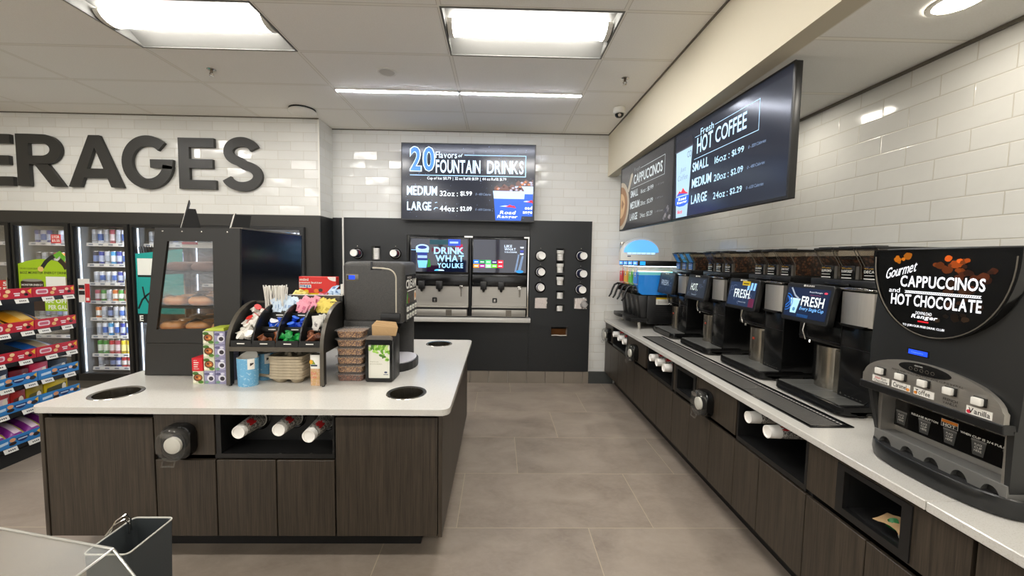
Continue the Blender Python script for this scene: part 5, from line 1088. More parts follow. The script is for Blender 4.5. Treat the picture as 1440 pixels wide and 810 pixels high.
# cream dispenser
t = thing('cream_dispenser', 'speckled charcoal cream dispenser with a blue display, facing the aisle', 'cream dispenser', (-.82, 2.77, top))
n = N('speckle'); f = n.noise(n.obj, 420, 2); n.set('Base Color', n.mix(n.ramp(f, .42, .62), col(42, 42, 41), col(84, 82, 79))); n.set('Roughness', .5)
b = MB('speckle'); b.box((-1.030, 2.580, 1.215), (-.622, 2.965, 1.628), .034, seg=4); hd = b.obj('head', t)
b = MB('speckle'); b.box((-1.030, 2.585, .90), (-.775, 2.96, 1.24), .012); b.obj('column', t)
b = MB('black_satin', mat('dripwhite', (226, 224, 230), .15)); base = [(-1.03, 2.60), (-.70, 2.60)]+arc(-.70, 2.78, .125, .18, -90, 90, 12)+[(-1.03, 2.96)]
b.prism(base, 'z', top, top+.055, bev=.004); b.prism([(-.775, 2.62), (-.70, 2.62)]+arc(-.70, 2.78, .112, .16, -90, 90, 12)+[(-.775, 2.94)], 'z', top+.055, top+.062, m='dripwhite'); b.obj('drip_tray', t)
b = MB(mat('recess_grey', (50, 50, 50), .4)); b.box((-.775, 2.60, top+.062), (-.765, 2.945, 1.215)); b.obj('recess_panel', t); b = MB('speckle'); b.box((-.777, 2.935, top+.05), (-.640, 2.963, 1.24), .008); b.obj('side_cheek', t)
b = MB('black_satin'); b.box((-.780, 2.568, 1.228), (-.648, 2.590, 1.288), .006); b.obj('latch', t)
b = MB(mat('trim_pale', (196, 188, 172), .35)); b.tube([(-.830, 2.578, 1.588), (-.76, 2.578, 1.585)]+[(-.740+.064*math.sin(a*PI/12), 2.578, 1.520+.062*math.cos(a*PI/12)) for a in range(7)]+[(-.676, 2.578, 1.40), (-.676, 2.578, 1.292)], .0052, 6); b.obj('door_trim', hd)
b = MB('black_gloss'); b.box((-.842, 2.576, 1.575), (-.829, 2.582, 1.628)); b.box((-.842, 2.576, 1.575), (-.77, 2.582, 1.583)); b.obj('door_gap', hd)
b = MB('grey_metal', em((20, 60, 220), 1.2)); b.box((-1.004, 2.576, 1.500), (-.922, 2.582, 1.545), .003); b.quad((-.985, 2.5755, 1.510), (-.945, 2.5755, 1.510), (-.945, 2.5755, 1.536), (-.985, 2.5755, 1.536), m=em((20, 60, 220), 1.2)); b.quad((-.997, 2.5755, 1.510), (-.986, 2.5755, 1.510), (-.986, 2.5755, 1.536), (-.997, 2.5755, 1.536), m='black_gloss'); b.obj('display', hd)
X = -.6212; R_ = (0, 1, 0)
b = MB(pr((22, 18, 16), .25)); b.quad((X, 2.615, 1.338), (X, 2.945, 1.338), (X, 2.945, 1.540), (X, 2.615, 1.540)); b.text('CREAM', (X+.0008, 2.625, 1.445), .31, .062, m='white_paper', right=R_, bold=.03); b.box((X, 2.66, 1.425), (X+.0008, 2.93, 1.430), m='white_paper'); b.text('FRESH', (X+.0008, 2.66, 1.512), .12, .016, m=pr((190, 184, 176)), right=R_)
b.prism([(2.64, 1.345), (2.70, 1.345), (2.665, 1.425)], 'x', X, X+.0008, m=pr((90, 150, 60))); b.prism(arc(2.70, 1.362, .03, .02, 0, 360, 12)[:-1], 'x', X, X+.0012, m=pr((120, 60, 40))); b.prism(rrect(2.875, 1.345, 2.935, 1.415, .01), 'x', X, X+.0008, m=pr((216, 206, 190))); b.prism(arc(2.905, 1.38, .018, .022, 0, 360, 12)[:-1], 'x', X, X+.0012, m=pr((210, 130, 40))); b.obj('label', hd)
b = MB('white_plastic', 'black_satin'); b.box((X-.002, 2.61, 1.222), (X+.003, 2.95, 1.335), m='black_satin')
for r_ in range(2):
    for k in range(4): b.prism(rrect(2.630+k*.082, 1.290-r_*.052, 2.676+k*.082, 1.322-r_*.052, .005), 'x', X+.003, X+.008, m='white_plastic'); b.box((X+.008, 2.64+k*.082, 1.303-r_*.052), (X+.0085, 2.666+k*.082, 1.308-r_*.052), m='black_satin')
b.obj('buttons', hd)
for k in range(2): b = MB('black_satin'); b.cyl((-.675, 2.70+k*.14, 1.218), (-.675, 2.70+k*.14, 1.180), .016, .011); b.obj('nozzle', t)
# ------------------------------------------------------------ coffee counter along the right wall
FX = 1.445
def ydoor(y0, y1, z0, z1, parent, name='door'):
    b = MB('wood_y'); b.box((FX, y0+.002, z0), (FX+.019, y1-.002, z1), .0012, seg=1); return b.obj(name, parent)
def black_box(y0, y1, parent, name='cubby'):
    b = MB('black_satin'); b.box((FX+.004, y0, .596), (FX+.02, y1, .622)); b.box((FX+.02, y0, .606), (1.86, y1, .622)); b.box((1.845, y0, .622), (1.86, y1, .84)); b.box((FX+.004, y0, .622), (1.845, y0+.014, .84)); b.box((FX+.004, y1-.014, .622), (1.845, y1, .84)); b.box((FX+.02, y0+.014, .832), (1.845, y1-.014, .84)); return b.obj(name, parent)
UN = [(4.237, 5.128, 'dark wood counter cabinet in the far corner under the frozen drink machine', [4.55, 4.865]), (3.105, 4.237, 'dark wood counter cabinet with an open cubby, second from the far wall', [3.41, 3.72, 4.0]),
      (2.262, 3.105, 'dark wood counter cabinet with a framed black trash opening and a lid dispenser', [2.54, 2.82]), (1.716, 2.262, 'dark wood counter cabinet whose cubby holds two printed cup stacks', [2.04]),
      (1.095, 1.716, 'dark wood counter cabinet with the trash opening full of brown napkins', [1.42]), (.15, 1.095, 'dark wood counter cabinet at the right picture edge, below the cappuccino machine', [.78, .46])]
US = []
for y0, y1, lab, sp in UN:
    t = thing('base_cabinet', lab, 'cabinet', (1.87, (y0+y1)/2, .165), group='cabinets of the coffee counter'); US.append(t)
    b = MB('black_matte'); b.box((FX+.020, y0+.001, .165), (2.20, y0+.015, .843)); b.box((FX+.020, y1-.015, .165), (2.20, y1-.001, .843)); b.box((FX+.020, y0+.015, .165), (2.20, y1-.015, .181)); b.box((2.185, y0+.015, .181), (2.20, y1-.015, .843)); b.obj('carcass', t)
    e = sorted([y0, *sp, y1])
    for a, c in zip(e, e[1:]): ydoor(a, c, .170, .585, t)
ydoor(4.80, 5.128, .614, .834, US[0], 'fascia_panel'); black_box(4.26, 4.80, US[0])
ydoor(3.70, 4.237, .614, .834, US[1], 'fascia_panel'); black_box(3.122, 3.66, US[1])
def framed_hole(y0, y1, parent, oy0, oy1):
    b = MB('wood_y'); i = [(oy0-.004, .626), (oy1+.004, .626), (oy1+.004, .824), (oy0-.004, .824)]; b.frame([(y0, .614), (y1, .614), (y1, .834), (y0, .834)], i, 'x', FX, FX+.019); b.obj('fascia_panel', parent)
    b = MB('black_satin'); b.frame([(oy0-.006, .620), (oy1+.006, .620), (oy1+.006, .828), (oy0-.006, .828)], rrect(oy0+.028, .648, oy1-.028, .806, .012, 0)[0:4] if False else [(oy0+.028, .648), (oy1-.028, .648), (oy1-.028, .806), (oy0+.028, .806)], 'x', FX-.006, FX+.016); b.obj('trash_surround', parent)
    b = MB('dark_void'); b.box((FX+.016, oy0+.01, .632), (1.84, oy1-.01, .640)); b.box((1.83, oy0+.01, .64), (1.84, oy1-.01, .83)); b.box((FX+.016, oy0, .632), (1.84, oy0+.012, .83)); b.box((FX+.016, oy1-.012, .632), (1.84, oy1, .83)); b.obj('trash_chute', parent)
framed_hole(2.72, 3.10, US[2], 2.742, 3.050); ydoor(2.262, 2.716, .614, .834, US[2], 'fascia_panel')
black_box(1.722, 2.256, US[3])
framed_hole(1.095, 1.716, US[4], 1.268, 1.552)
ydoor(.15, 1.085, .614, .834, US[5], 'fascia_panel')
b = MB('black_satin'); b.box((1.580, .15, 0), (2.10, 5.115, .164)); tag(b.obj('toe_kick'), 'black toe kick under the coffee counter', 'toe kick')
b = MB('quartz'); b.box((1.425, 1.2135, .846), (XR-.002, YB-.002, top), .003, seg=1); tag(b.obj('counter_worktop'), 'long pale stone worktop of the coffee counter, up to the far wall', 'worktop')
b = MB('quartz'); b.box((1.425, .10, .846), (XR-.002, 1.2115, top), .003, seg=1); tag(b.obj('counter_worktop'), 'short pale stone worktop piece at the near end of the coffee counter', 'worktop')
b = MB('quartz'); b.box((1.425, YB-.022, top+.0005), (XR-.024, YB-.002, top+.105)); b.box((XR-.022, 1.22, top+.0005), (XR-.002, YB-.002, top+.105)); tag(b.obj('upstand'), 'pale stone upstand behind the coffee counter on the far wall', 'upstand')
# drip grate let into the worktop
t = thing('drip_grate', 'long black drip grate let into the coffee counter', 'drip grate', (1.60, 2.86, top))
b = MB('black_gloss'); gx0, gx1, gy0, gy1 = 1.492, 1.705, 1.772, 3.935
b.frame([(gx0, gy0), (gx1, gy0), (gx1, gy1), (gx0, gy1)], [(gx0+.016, gy0+.016), (gx1-.016, gy0+.016), (gx1-.016, gy1-.016), (gx0+.016, gy1-.016)], 'z', top-.002, top+.006); b.obj('frame', t)
b = MB('dark_void'); b.quad((gx0+.016, gy0+.016, top+.0006), (gx1-.016, gy0+.016, top+.0006), (gx1-.016, gy1-.016, top+.0006), (gx0+.016, gy1-.016, top+.0006)); b.obj('pan', t)
mat('grate_bar', (112, 110, 106), .4, .3); mat('tray_grille', (128, 128, 124), .35, .3)
for q in range(4):
    b = MB('grate_bar', 'steel'); a = gy0+.018+q*.533; c = a+.527
    for k in range(11): b.box((gx0+.020+k*.0132, a, top+.001), (gx0+.0262+k*.0132, c, top+.0048))
    b.box((gx0+.018, a, top+.001), (gx0+.163, a+.006, top+.0052)); b.box((gx0+.018, c-.006, top+.001), (gx0+.163, c, top+.0052)); b.obj('grille', t)
b = MB('black_satin', 'steel'); b.box((gx1-.048, gy0+.018, top+.001), (gx1-.018, gy1-.018, top+.005))
for k in range(106): b.box((gx1-.039, gy0+.03+k*.02, top+.005), (gx1-.030, gy0+.040+k*.02, top+.0054), m='white_plastic')
b.obj('perforated_strip', t)
# cups, lids in the counter front
def counter_cup(y, z, x0, label, group, red=True):
    t = thing('cup_dispenser', 'black ring behind the '+label, 'cup dispenser', (1.845, y, z), group='dispensers of '+group)
    b = MB('black_gloss'); b.lathe([(.048, 0), (.058, .004), (.064, 0)], (1.844, y, z), (-1, 0, 0), 28, cap0=False, cap1=False); b.lathe([(0, .0005), (.05, .0005)], (1.844, y, z), (-1, 0, 0), 28, m='dark_void', cap0=False, cap1=False); b.obj('collar', t)
    L = 1.844-x0-.012; o = cup('paper_cup', (x0, y, z), (1, 0, 0), .033, .045, L, 'coffee', label, group)
    if red: emblem(o, (x0, y, z), (1, 0, 0), .033, .045, L, (0, -.5, .8), .18, .34)
g = 'coffee cups in the near counter cubby'
counter_cup(2.165, .768, 1.452, 'printed cup stack, far one in the near counter cubby', g, False); counter_cup(1.985, .764, 1.438, 'red marked cup stack, near one in the near counter cubby', g)
g = 'coffee cups in the middle counter cubby'
for k, (y, z) in enumerate(((3.545, .762), (3.40, .756), (3.255, .748))): counter_cup(y, z, 1.425, ['printed cup stack, farthest of three in the middle counter cubby', 'printed cup stack, middle of three in the middle counter cubby', 'printed cup stack, nearest of three in the middle counter cubby'][k], g)
g = 'coffee cups in the far counter cubby'
for k, (y, z) in enumerate(((4.66, .765), (4.50, .750), (4.36, .738))): counter_cup(y, z, 1.41+.01*k, ['printed cup stack, farthest of three in the far corner cubby', 'printed cup stack, middle of three in the far corner cubby', 'printed cup stack, nearest of three in the far corner cubby'][k], g)
RM = Matrix.Rotation(-PI/2, 4, 'Z')
for y, z, lab in ((2.575, .700, 'clear faced lid dispenser left of the near counter cups'), (3.97, .705, 'clear faced lid dispenser between the two far cubbies'), (4.93, .705, 'clear faced lid dispenser nearest the far wall')):
    lid_dispenser(Matrix.Translation((FX-.0005, y, z)) @ RM, lab, 'clear faced lid dispensers')
# rubbish in the near trash opening
b = MB('napkin'); rr = random.Random(2); rs = []
for j in range(7): rs.append([(1.462+.02*j+.01*rr.random(), 1.292+i*.022, .652+.030*rr.random()*(1-abs(j-3)/4)+.006*(6-abs(i-3))) for i in range(7)])
b.rings(rs, cap0=False, cap1=False, closed=False); tag(b.obj('crumpled_napkin'), 'crumpled brown napkin in the near trash opening of the counter', 'napkin')
b = MB('white_plastic'); b.lathe([(.046, 0), (.044, .012), (.030, .026), (0, .032)], (1.53, 1.325, .668), (-.5, .3, .8), 20, cap0=False, cap1=False); tag(b.obj('used_lid'), 'white used cup lid among the napkins in the trash opening', 'lid')
b = MB(pr((30, 120, 60), .35)); rs = [[(1.50+.012*math.cos(a*.9+j), 1.375+.03*math.cos(a*PI/5)*(1-.25*j), .668+.010*j+.010*math.sin(a*PI/5)) for a in range(10)] for j in range(4)]; b.rings(rs); tag(b.obj('green_wrapper'), 'green wrapper among the napkins in the trash opening', 'wrapper')

# ------------------------------------------------------------ coffee brewers
def beans_mat():
    n = N('beans'); v = n.nt.nodes.new('ShaderNodeTexVoronoi'); v.inputs['Scale'].default_value = 52; n.nt.links.new(n.obj, v.inputs['Vector']); d = v.outputs['Distance']
    n.set('Base Color', n.mix(n.ramp(d, .1, .6), col(128, 84, 56), col(34, 21, 15))); n.set('Roughness', .4); n.bump(n.math('SUBTRACT', 1.0, d), .8, .004)
beans_mat()
BR_Y = [2.13, 2.74, 3.41, 4.06]
BR_L = ['black and steel, nearest, its screen reading fresh every single cup', 'second from the near end, its screen reading fresh with a yellow sticker', 'third from the near end, its screen reading hot', 'farthest one, its dim screen before the frozen drink machine']
def brewer(i):
    yc = BR_Y[i]; M = Matrix.Translation((1.735, yc, top)) @ RM
    t = thing('coffee_brewer', 'coffee brewer, '+BR_L[i], 'coffee machine', (1.735+.27, yc, top), -PI/2, 'coffee brewers on the counter')
    def mb(*m): b = MB(*m); b.M = M; return b
    wd = .235 if i else .245
    # drip tray
    b = mb('black_gloss'); out = [(-.245, .30)]+[(-.245, .26)]+arc(-.195, .05, .05, .05, 180, 270, 6)+arc(.195, .05, .05, .05, 270, 360, 6)+[(.245, .26), (.245, .30)]
    b.prism(out, 'z', .012, .055, bev=.003)
    for s_ in (-1, 1): b.prism([(.10, .0), (.125, .0), (.14, .025), (.21, .025), (.21, .03), (.05, .03), (.06, .022), (.085, .018)], 'x', s_*.235-.012, s_*.235+.010)
    tr = b.obj('drip_tray', t)
    b = mb('tray_grille', 'dark_void'); b.quad((-.215, .02, .0555), (.215, .02, .0555), (.215, .235, .0555), (-.215, .235, .0555), m='dark_void')
    for k in range(44): b.box((-.213+k*.00975, .022, .0555), (-.2088+k*.00975, .233, .0590))
    for k in range(5): b.box((-.215+k*.1065, .02, .0555), (-.211+k*.1065, .235, .0598))
    b.obj('grille', tr)
    # body
    b = mb('black_gloss'); b.box((.055, .150, .045), (wd, .52, .46), .006); b.box((-wd, .25, .045), (.055, .52, .46), .004); b.box((-wd, .150, .315), (.055, .26, .46), .008); b.box((-wd, .165, .46), (wd, .52, .645), .006)
    b.box((-wd, .30, .02), (wd, .52, .045)); b.obj('body', t)
    b = mb('black_satin'); b.box((.058, .1492, .330), (wd-.002, .1502, .334), seg=1); b.box((-wd+.006, .146, .336), (.05, .15, .340)); b.box((.056, .1488, .05), (.0575, .150, .455)); b.obj('seam', t)
    for x in (-wd+.03, wd-.018):
        for y in (.165, .49): f = mb('steel'); f.cyl((x, y, 0), (x, y, .046), .013, .017); f.obj('foot', t)
    b = mb('steel_col'); b.prism(arc(-.080, .25, .092, .095, 180, 360, 18), 'z', .058, .300, smooth=True); b.prism([(.014, .160), (.046, .166), (.046, .25), (.014, .25)], 'z', .058, .292); b.obj('steel_column', t)
    b = mb(pr((160, 60, 40))); b.box((-.075, .1535, .215), (-.055, .1555, .232)) if i in (1, 2, 3) else b.box((.012, .158, .10), (.0135, .159, .101)); b.obj('warning_label', t)
    b = mb('steel_v'); b.rings([[(x, y, z) for x, y in [(.060, .15)]+[(.062+(wd-.062)*k/8, .145-.030*math.sin(PI*k/8)**.6) for k in range(9)]+[(wd, .15)]] for z in (.462, .470, .632)][0:0] or [[(.062+(wd-.064)*k/8, .146-.030*math.sin(PI*(k+.6)/9.2)**.6, zz) for k in range(9)]+[(wd-.002, .16, zz), (.062, .16, zz)] for zz in (.458, .632)]); b.obj('steel_plate', t)
    b = mb('black_gloss'); b.prism([(.070, .462), (.085, .452), (.12, .448), (.185, .448), (.215, .452), (.23, .462)], 'y', .112, .15); b.obj('plate_lip', t)
    b = mb('chrome', 'black_gloss'); b.box((.058, .118, .640), (wd+.002, .18, .652), .004); b.box((.10, .110, .650), (.20, .15, .656), .002); b.box((-.10, .165, .655), (.06, .30, .672), .004, m='black_gloss'); b.obj('brew_lid', t)
    b = mb('black_satin'); b.box((-wd+.005, .20, .645), (wd-.002, .52, .692), .004); b.box((.0, .175, .66), (wd-.002, .205, .690), .004); b.obj('hopper_base', t)
    b = mb('chrome'); b.cyl((-.155, .150, .318), (-.150, .146, .304), .008); b.tube([(-.20, .150, .43), (-.205, .142, .37), (-.185, .146, .318)], .0035, 6); b.obj('spout', t)
    b = mb('steel'); b.prism(arc(.075, .075, .007, .008, 90, 450, 3)[:-1], 'y', .1488, .150); [b.box((.10+k*.022, .1488, .070), (.112+k*.022, .150, .073)) for k in range(5)]; b.obj('mark', t)
    # tilted touch screen
    T = M @ Matrix.Translation((-.122, .085, .545)) @ Matrix.Rotation(math.radians(-9), 4, 'X') @ Matrix.Rotation(math.radians(2), 4, 'Z')
    b = MB('black_satin'); b.M = T; b.prism(rrect(-.168, -.115, .168, .115, .016, 4), 'y', 0, .040, bev=.005); b.box((-.06, .04, -.10), (.10, .10, .06)); sc = b.obj('touch_screen', t)
    b = MB(em((12, 20, 40), 1.0)); b.M = T; dim = [1.1, .9, .55, .45][i]; cc = em([(220, 228, 230), (200, 212, 215), (190, 200, 196), (130, 140, 150)][i], .95)
    def q(x0, z0, x1, z1, m, y=-.0006): b.quad((x0, y, z0), (x1, y, z0), (x1, y, z1), (x0, y, z1), m=m)
    bg = [(18, 28, 50), (30, 42, 66), (42, 48, 58), (34, 42, 56)][i]
    q(-.150, -.090, .148, .088, em(bg, dim)); y = -.0010
    if i == 0:
        b.text('FRESH', (-.035, y, -.018), .155, .058, m=cc, bold=.015); b.text('Every Single Cup', (-.04, y-.0002, -.050), .165, .026, m=em((110, 170, 230)), shear=.25, bold=.005); b.text('Road Ranger', (.01, y, .062), .09, .010, m=em((200, 205, 215))); b.prism(arc(.12, .068, .012, .006, 0, 360, 8)[:-1], 'y', y-.0002, y, m=em((190, 60, 80)))
        b.text('your coffee', (.02, y, .046), .07, .009, m=em((140, 60, 90))); b.prism([(-.105, -.068), (-.062, -.068), (-.048, .012), (-.112, .012)], 'y', y-.0003, y, m=em((150, 190, 205), .9)); q(-.118, .012, -.044, .022, em((170, 205, 220), .9), y-.0003); b.prism(arc(-.08, -.045, .010, .012, 0, 360, 12)[:-1], 'y', y-.0006, y, m=em((60, 110, 150)))
        for r0 in (.046, .030): b.frame(arc(-.148, -.005, r0+.005, r0+.008, -88, 88, 10)+[(-.1499, -.005)], arc(-.148, -.005, r0, r0+.003, -88, 88, 10)+[(-.1499, -.005)], 'y', y-.0004, y, m=em((40, 100, 180), .8))
        b.prism(stroke([(-.148, -.03), (-.12, .0), (-.14, .03)], .006), 'y', y-.0004, y, m=em((40, 100, 180), .8)); b.prism(stroke([(-.125, .085), (-.09, .040), (-.06, .022)], .010), 'y', y-.0003, y, m=em((150, 160, 175), .5)); q(-.05, -.088, .03, -.07, em((40, 90, 150), .8))
    elif i == 1:
        b.text('FRESH.', (-.085, y, -.030), .185, .066, m=cc, bold=.012); q(-.01, .066, .075, .098, pr((216, 186, 30), .4), y-.0008); q(.002, .076, .06, .084, pr((60, 50, 10), .4), y-.0012)
        for k in range(3): b.prism([(.05+k*.032, .035), (.07+k*.032, .035), (.075+k*.032, .088), (.055+k*.032, .088)], 'y', y-.0003, y, m=em((120, 170, 225)))
        q(.09, -.088, .146, -.025, em((90, 34, 60), .5), y-.0002); b.text('every cup', (-.02, y, -.066), .08, .010, m=em((150, 160, 170)))
    elif i == 2: b.text('HOT.', (-.09, y, -.030), .12, .066, m=cc, bold=.012); q(-.06, -.072, .02, -.066, em((120, 130, 140), .7), y)
    else: b.text('FRESH.', (-.10, y, -.025), .17, .058, m=cc, bold=.012)
    if i >= 1:
        sw = random.Random(i)
        for k in range(9): cx, cz, a = sw.uniform(-.12, .12), sw.uniform(-.07, .065), sw.uniform(.01, .03); b.prism(stroke(arc(cx, cz, a, a*.7, sw.uniform(0, 180), sw.uniform(200, 340), 8), .004), 'y', -.0008, -.0006, m=em((84, 96, 120), .7*dim))
    b.obj('display', sc)
    b = MB('white_paper'); b.M = T; b.text('BUNN', (-.022, -.0014, .098), .055, .010, m='white_paper', bold=.02); b.prism(arc(-.034, .103, .0065, .0065, 0, 360, 10)[:-1], 'y', -.0016, -.0002); b.obj('maker_mark', sc)
    # hoppers
    for k in range(3):
        xc = -.145+k*.137; nm = [('SUPREMO', 'RAINFOREST', 'DECAF')[k], ('COLOMBIAN', 'RAINFOREST', 'DARK ROAST')[k]][i % 2]; xa, xb = xc-.060, xc+.060
        P_ = [(.238, .692), (.522, .692), (.522, .862), (.185, .862), (.238, .770)]
        bn = mb('beans'); fl = .832-(.02 if k == 1 else .0); bn.prism([(.246, .700), (.514, .700), (.514, fl), (.2135, fl-.008), (.246, .772)], 'x', xa+.004, xb-.004); hb = bn.obj('coffee_beans', t)
        h = mb('hopper_clear'); h.prism(P_, 'x', xa, xb); [h.tube([(x_, .240, .698), (x_, .2365, .770), (x_, .184, .860)], .0022, 5, m='grey_metal') for x_ in (xa, xb)]; h.obj('hopper', t)  # grey tubes stand in for highlights along the slanted hopper edges
        l = mb('black_satin'); l.box((xa-.002, .178, .860), (xb+.002, .524, .872), .003); l.box((xa+.02, .19, .872), (xb-.02, .26, .877), .002); l.obj('hopper_lid', t)
        l = mb('black_gloss', 'steel', 'white_paper'); l.box((xa+.006, .228, .694), (xb-.026, .2375, .768), .002); l.box((xb-.024, .230, .694), (xb-.006, .238, .766), m='grey_metal'); y = .2276
        if i == 3:
            l.box((xa+.008, y-.0004, .70), (xb-.03, y, .762), m=pr((30, 100, 190), .4)); l.hexa([(xa+.01, .236, .772), (xb-.04, .236, .772), (xb-.04, .238, .772), (xa+.01, .238, .772), (xa+.01, .186, .858), (xb-.04, .186, .858), (xb-.04, .189, .858), (xa+.01, .189, .858)], m=pr((30, 110, 200), .4))
        l.text('100% arabica', (xa+.012, y-.0008, .752), .060, .008, m=pr((206, 160, 50), .4)); l.text(nm, (xa+.010, y-.0008, .731), .068, .015, m='white_paper', bold=.02); l.box((xa+.012, y-.0006, .717), (xa+.07, y, .720), m='white_paper'); l.box((xa+.010, y-.0006, .698), (xa+.074, y, .7035), m='white_paper'); l.obj('hopper_label', t)
    return t
for i in range(4): brewer(i)

# ------------------------------------------------------------ frozen drink machine in the far corner
SY0, SY1 = 4.375, 5.06
t = thing('frozen_drink_machine', 'frozen drink machine with red, yellow, green and blue bowls in the far corner', 'drink machine', (1.92, 4.69, top))
b = MB('black_satin'); b.box((1.70, SY0, top+.06), (2.20, SY1, 1.265), .012); bd = b.obj('cabinet', t)
b = MB('dark_void'); [b.box((1.80, SY0-.0008, 1.03+k*.022), (2.10, SY0+.001, 1.038+k*.022)) for k in range(8)]; b.obj('vent', bd)
b = MB('white_paper', pr((226, 190, 20), .4), pr((60, 60, 60), .5)); b.box((1.80, SY0-.0012, 1.165), (1.985, SY0, 1.245)); b.box((1.80, SY0-.0018, 1.228), (1.985, SY0, 1.245), m=pr((226, 190, 20), .4)); [b.box((1.82, SY0-.0018, 1.178+k*.012), (1.965, SY0, 1.182+k*.012), m=pr((120, 118, 112), .5)) for k in range(3)]; b.obj('warning_label', bd)
for x in (1.63, 2.14):
    for y in (SY0+.04, SY1-.05): b = MB('steel'); b.cyl((x, y, top), (x, y, top+.075), .016, .022); b.obj('foot', t)
cols4 = [('blue', (20, 140, 240), (130, 226, 235)), ('green', (86, 205, 66), (190, 230, 170)), ('yellow', (248, 184, 22), (240, 215, 120)), ('red', (226, 26, 34), (226, 120, 120))]
for k, (nm, c, c2) in enumerate(cols4):
    y = SY0+.084+k*.172; y0, y1 = y-.080, y+.080
    b = MB(mat('slush_'+nm, c, .25), mat('slush_top_'+nm, c2, .3)); pf_ = [(1.590, 1.36), (1.60, 1.30), (1.64, 1.275), (2.14, 1.275), (2.14, 1.50), (1.590, 1.50)]
    b.prism([(px+.004, pz) for px, pz in pf_], 'y', y0+.006, y1-.006); b.box((1.60, y0+.007, 1.50), (2.138, y1-.007, 1.535), m=mat('slush_top_'+nm)); b.obj('slush', t); b = MB('cooler_led'); b.box((1.62, y0+.03, 1.594), (2.12, y1-.03, 1.600)); b.obj('bowl_light', t)
    b = MB('lid_clear'); b.prism([(1.584, 1.36), (1.595, 1.295), (1.636, 1.270), (2.146, 1.270), (2.146, 1.602), (1.584, 1.602)], 'y', y0, y1, bev=.008); b.obj('bowl', t)
    b = MB('black_satin', em((40, 150, 236), .9)); b.box((1.575, y0-.003, 1.602), (2.15, y1+.003, 1.664), .006); b.box((1.5735, y0+.008, 1.612), (1.576, y1-.008, 1.655), m=em((40, 150, 236), .9)); b.box((1.5730, y0+.05, 1.622), (1.5740, y1-.03, 1.645), m=em((150, 205, 245), .9)); b.box((1.5728, y0+.02, 1.625), (1.5740, y0+.04, 1.642), m=em((210, 80, 60), .8))
    if k == 0: b.box((1.60, y0-.0045, 1.612), (1.66, y0-.002, 1.655), m=em((40, 150, 236), .9)); b.box((2.06, y0-.0045, 1.612), (2.145, y0-.002, 1.655), m=em((60, 90, 240), 1.0)); b.box((2.10, y0-.0055, 1.625), (2.135, y0-.0045, 1.645), m=em((180, 210, 255), 1.0))
    b.obj('bowl_lid', t)
    b = MB(mat('bowl_card_'+nm, c, .4), 'white_paper', pr((30, 60, 160), .4)); b.prism([(y0+.02, 1.40), (y1-.02, 1.40), (y1-.03, 1.575), (y0+.03, 1.575)], 'x', 1.5795, 1.582); b.box((1.5785, y0+.03, 1.53), (1.5795, y1-.03, 1.575), m='white_paper'); b.prism(arc((y0+y1)/2, 1.50, .022, .026, 0, 360, 14)[:-1], 'x', 1.5785, 1.5795, m='white_paper'); b.prism(arc((y0+y1)/2, 1.495, .02, .012, 180, 360, 10), 'x', 1.578, 1.5785, m=pr((30, 60, 160), .4)); b.obj('flavour_card', t)
    b = MB('black_gloss'); b.cyl((1.60, y, 1.315), (1.545, y, 1.315), .030, .026); b.cyl((1.56, y, 1.30), (1.56, y, 1.36), .022, .018); b.box((1.545, y-.016, 1.34), (1.60, y+.016, 1.372), .008); v_ = b.obj('valve', t)
    b = MB('black_gloss'); b.tube([(1.585, y, 1.365), (1.54, y, 1.372), (1.50, y, 1.352), (1.475, y, 1.30), (1.455, y, 1.235), (1.430, y, 1.195)], [.012, .013, .013, .012, .012, .009], 10); b.obj('handle', v_)
    b = MB('black_satin'); b.hexa([(1.64, y-.045, top+.12), (1.64, y+.045, top+.12), (1.70, y+.07, top+.12), (1.70, y-.07, top+.12), (1.60, y-.055, 1.265), (1.60, y+.055, 1.265), (1.70, y+.08, 1.265), (1.70, y-.08, 1.265)], bev=.008); fr_ = b.obj('front_shroud', t)
    b = MB('grey_metal'); b.box((1.606, y-.012, 1.19), (1.616, y+.012, 1.215)); b.obj('badge', fr_)
for y0, y1, nm in ((SY0+.0, SY0+.330, 'near'), (SY0+.340, SY1, 'far')):
    b = MB('black_satin'); b.prism([(1.72, y0), (1.72, y1)]+[(1.50+.03*(1-math.sin(PI*(k+.5)/11)), y1-(y1-y0)*k/10) for k in range(11)], 'z', top+.085, top+.125, bev=.006); b.obj('drip_tray', t)
b = MB(em((96, 170, 240), 1.0), 'white_plastic'); yt = 4.72
b.prism(arc(1.745, 1.765, .205, .150, 0, 180, 24), 'y', yt, yt+.10); b.obj('lit_topper', t)
b = MB('white_plastic', em((190, 225, 255), 1.0), pr((60, 70, 110))); b.prism([(1.49, 1.664), (1.96, 1.664), (1.955, 1.764), (1.495, 1.764)], 'y', yt+.02, yt+.10)
for k in range(6): b.box((1.575+k*.058, yt+.012, 1.742), (1.620+k*.058, yt+.02, 1.762), m=em((190, 225, 255), 1.0))
b.box((1.575, yt+.017, 1.710), (1.615, yt+.02, 1.722), m=pr((60, 70, 110)))
b.frame(arc(1.735, 1.764, .235, .178, 0, 180, 24), arc(1.74, 1.764, .207, .152, 0, 180, 24), 'y', yt+.03, yt+.09, m='white_plastic'); b.obj('topper_board', t)
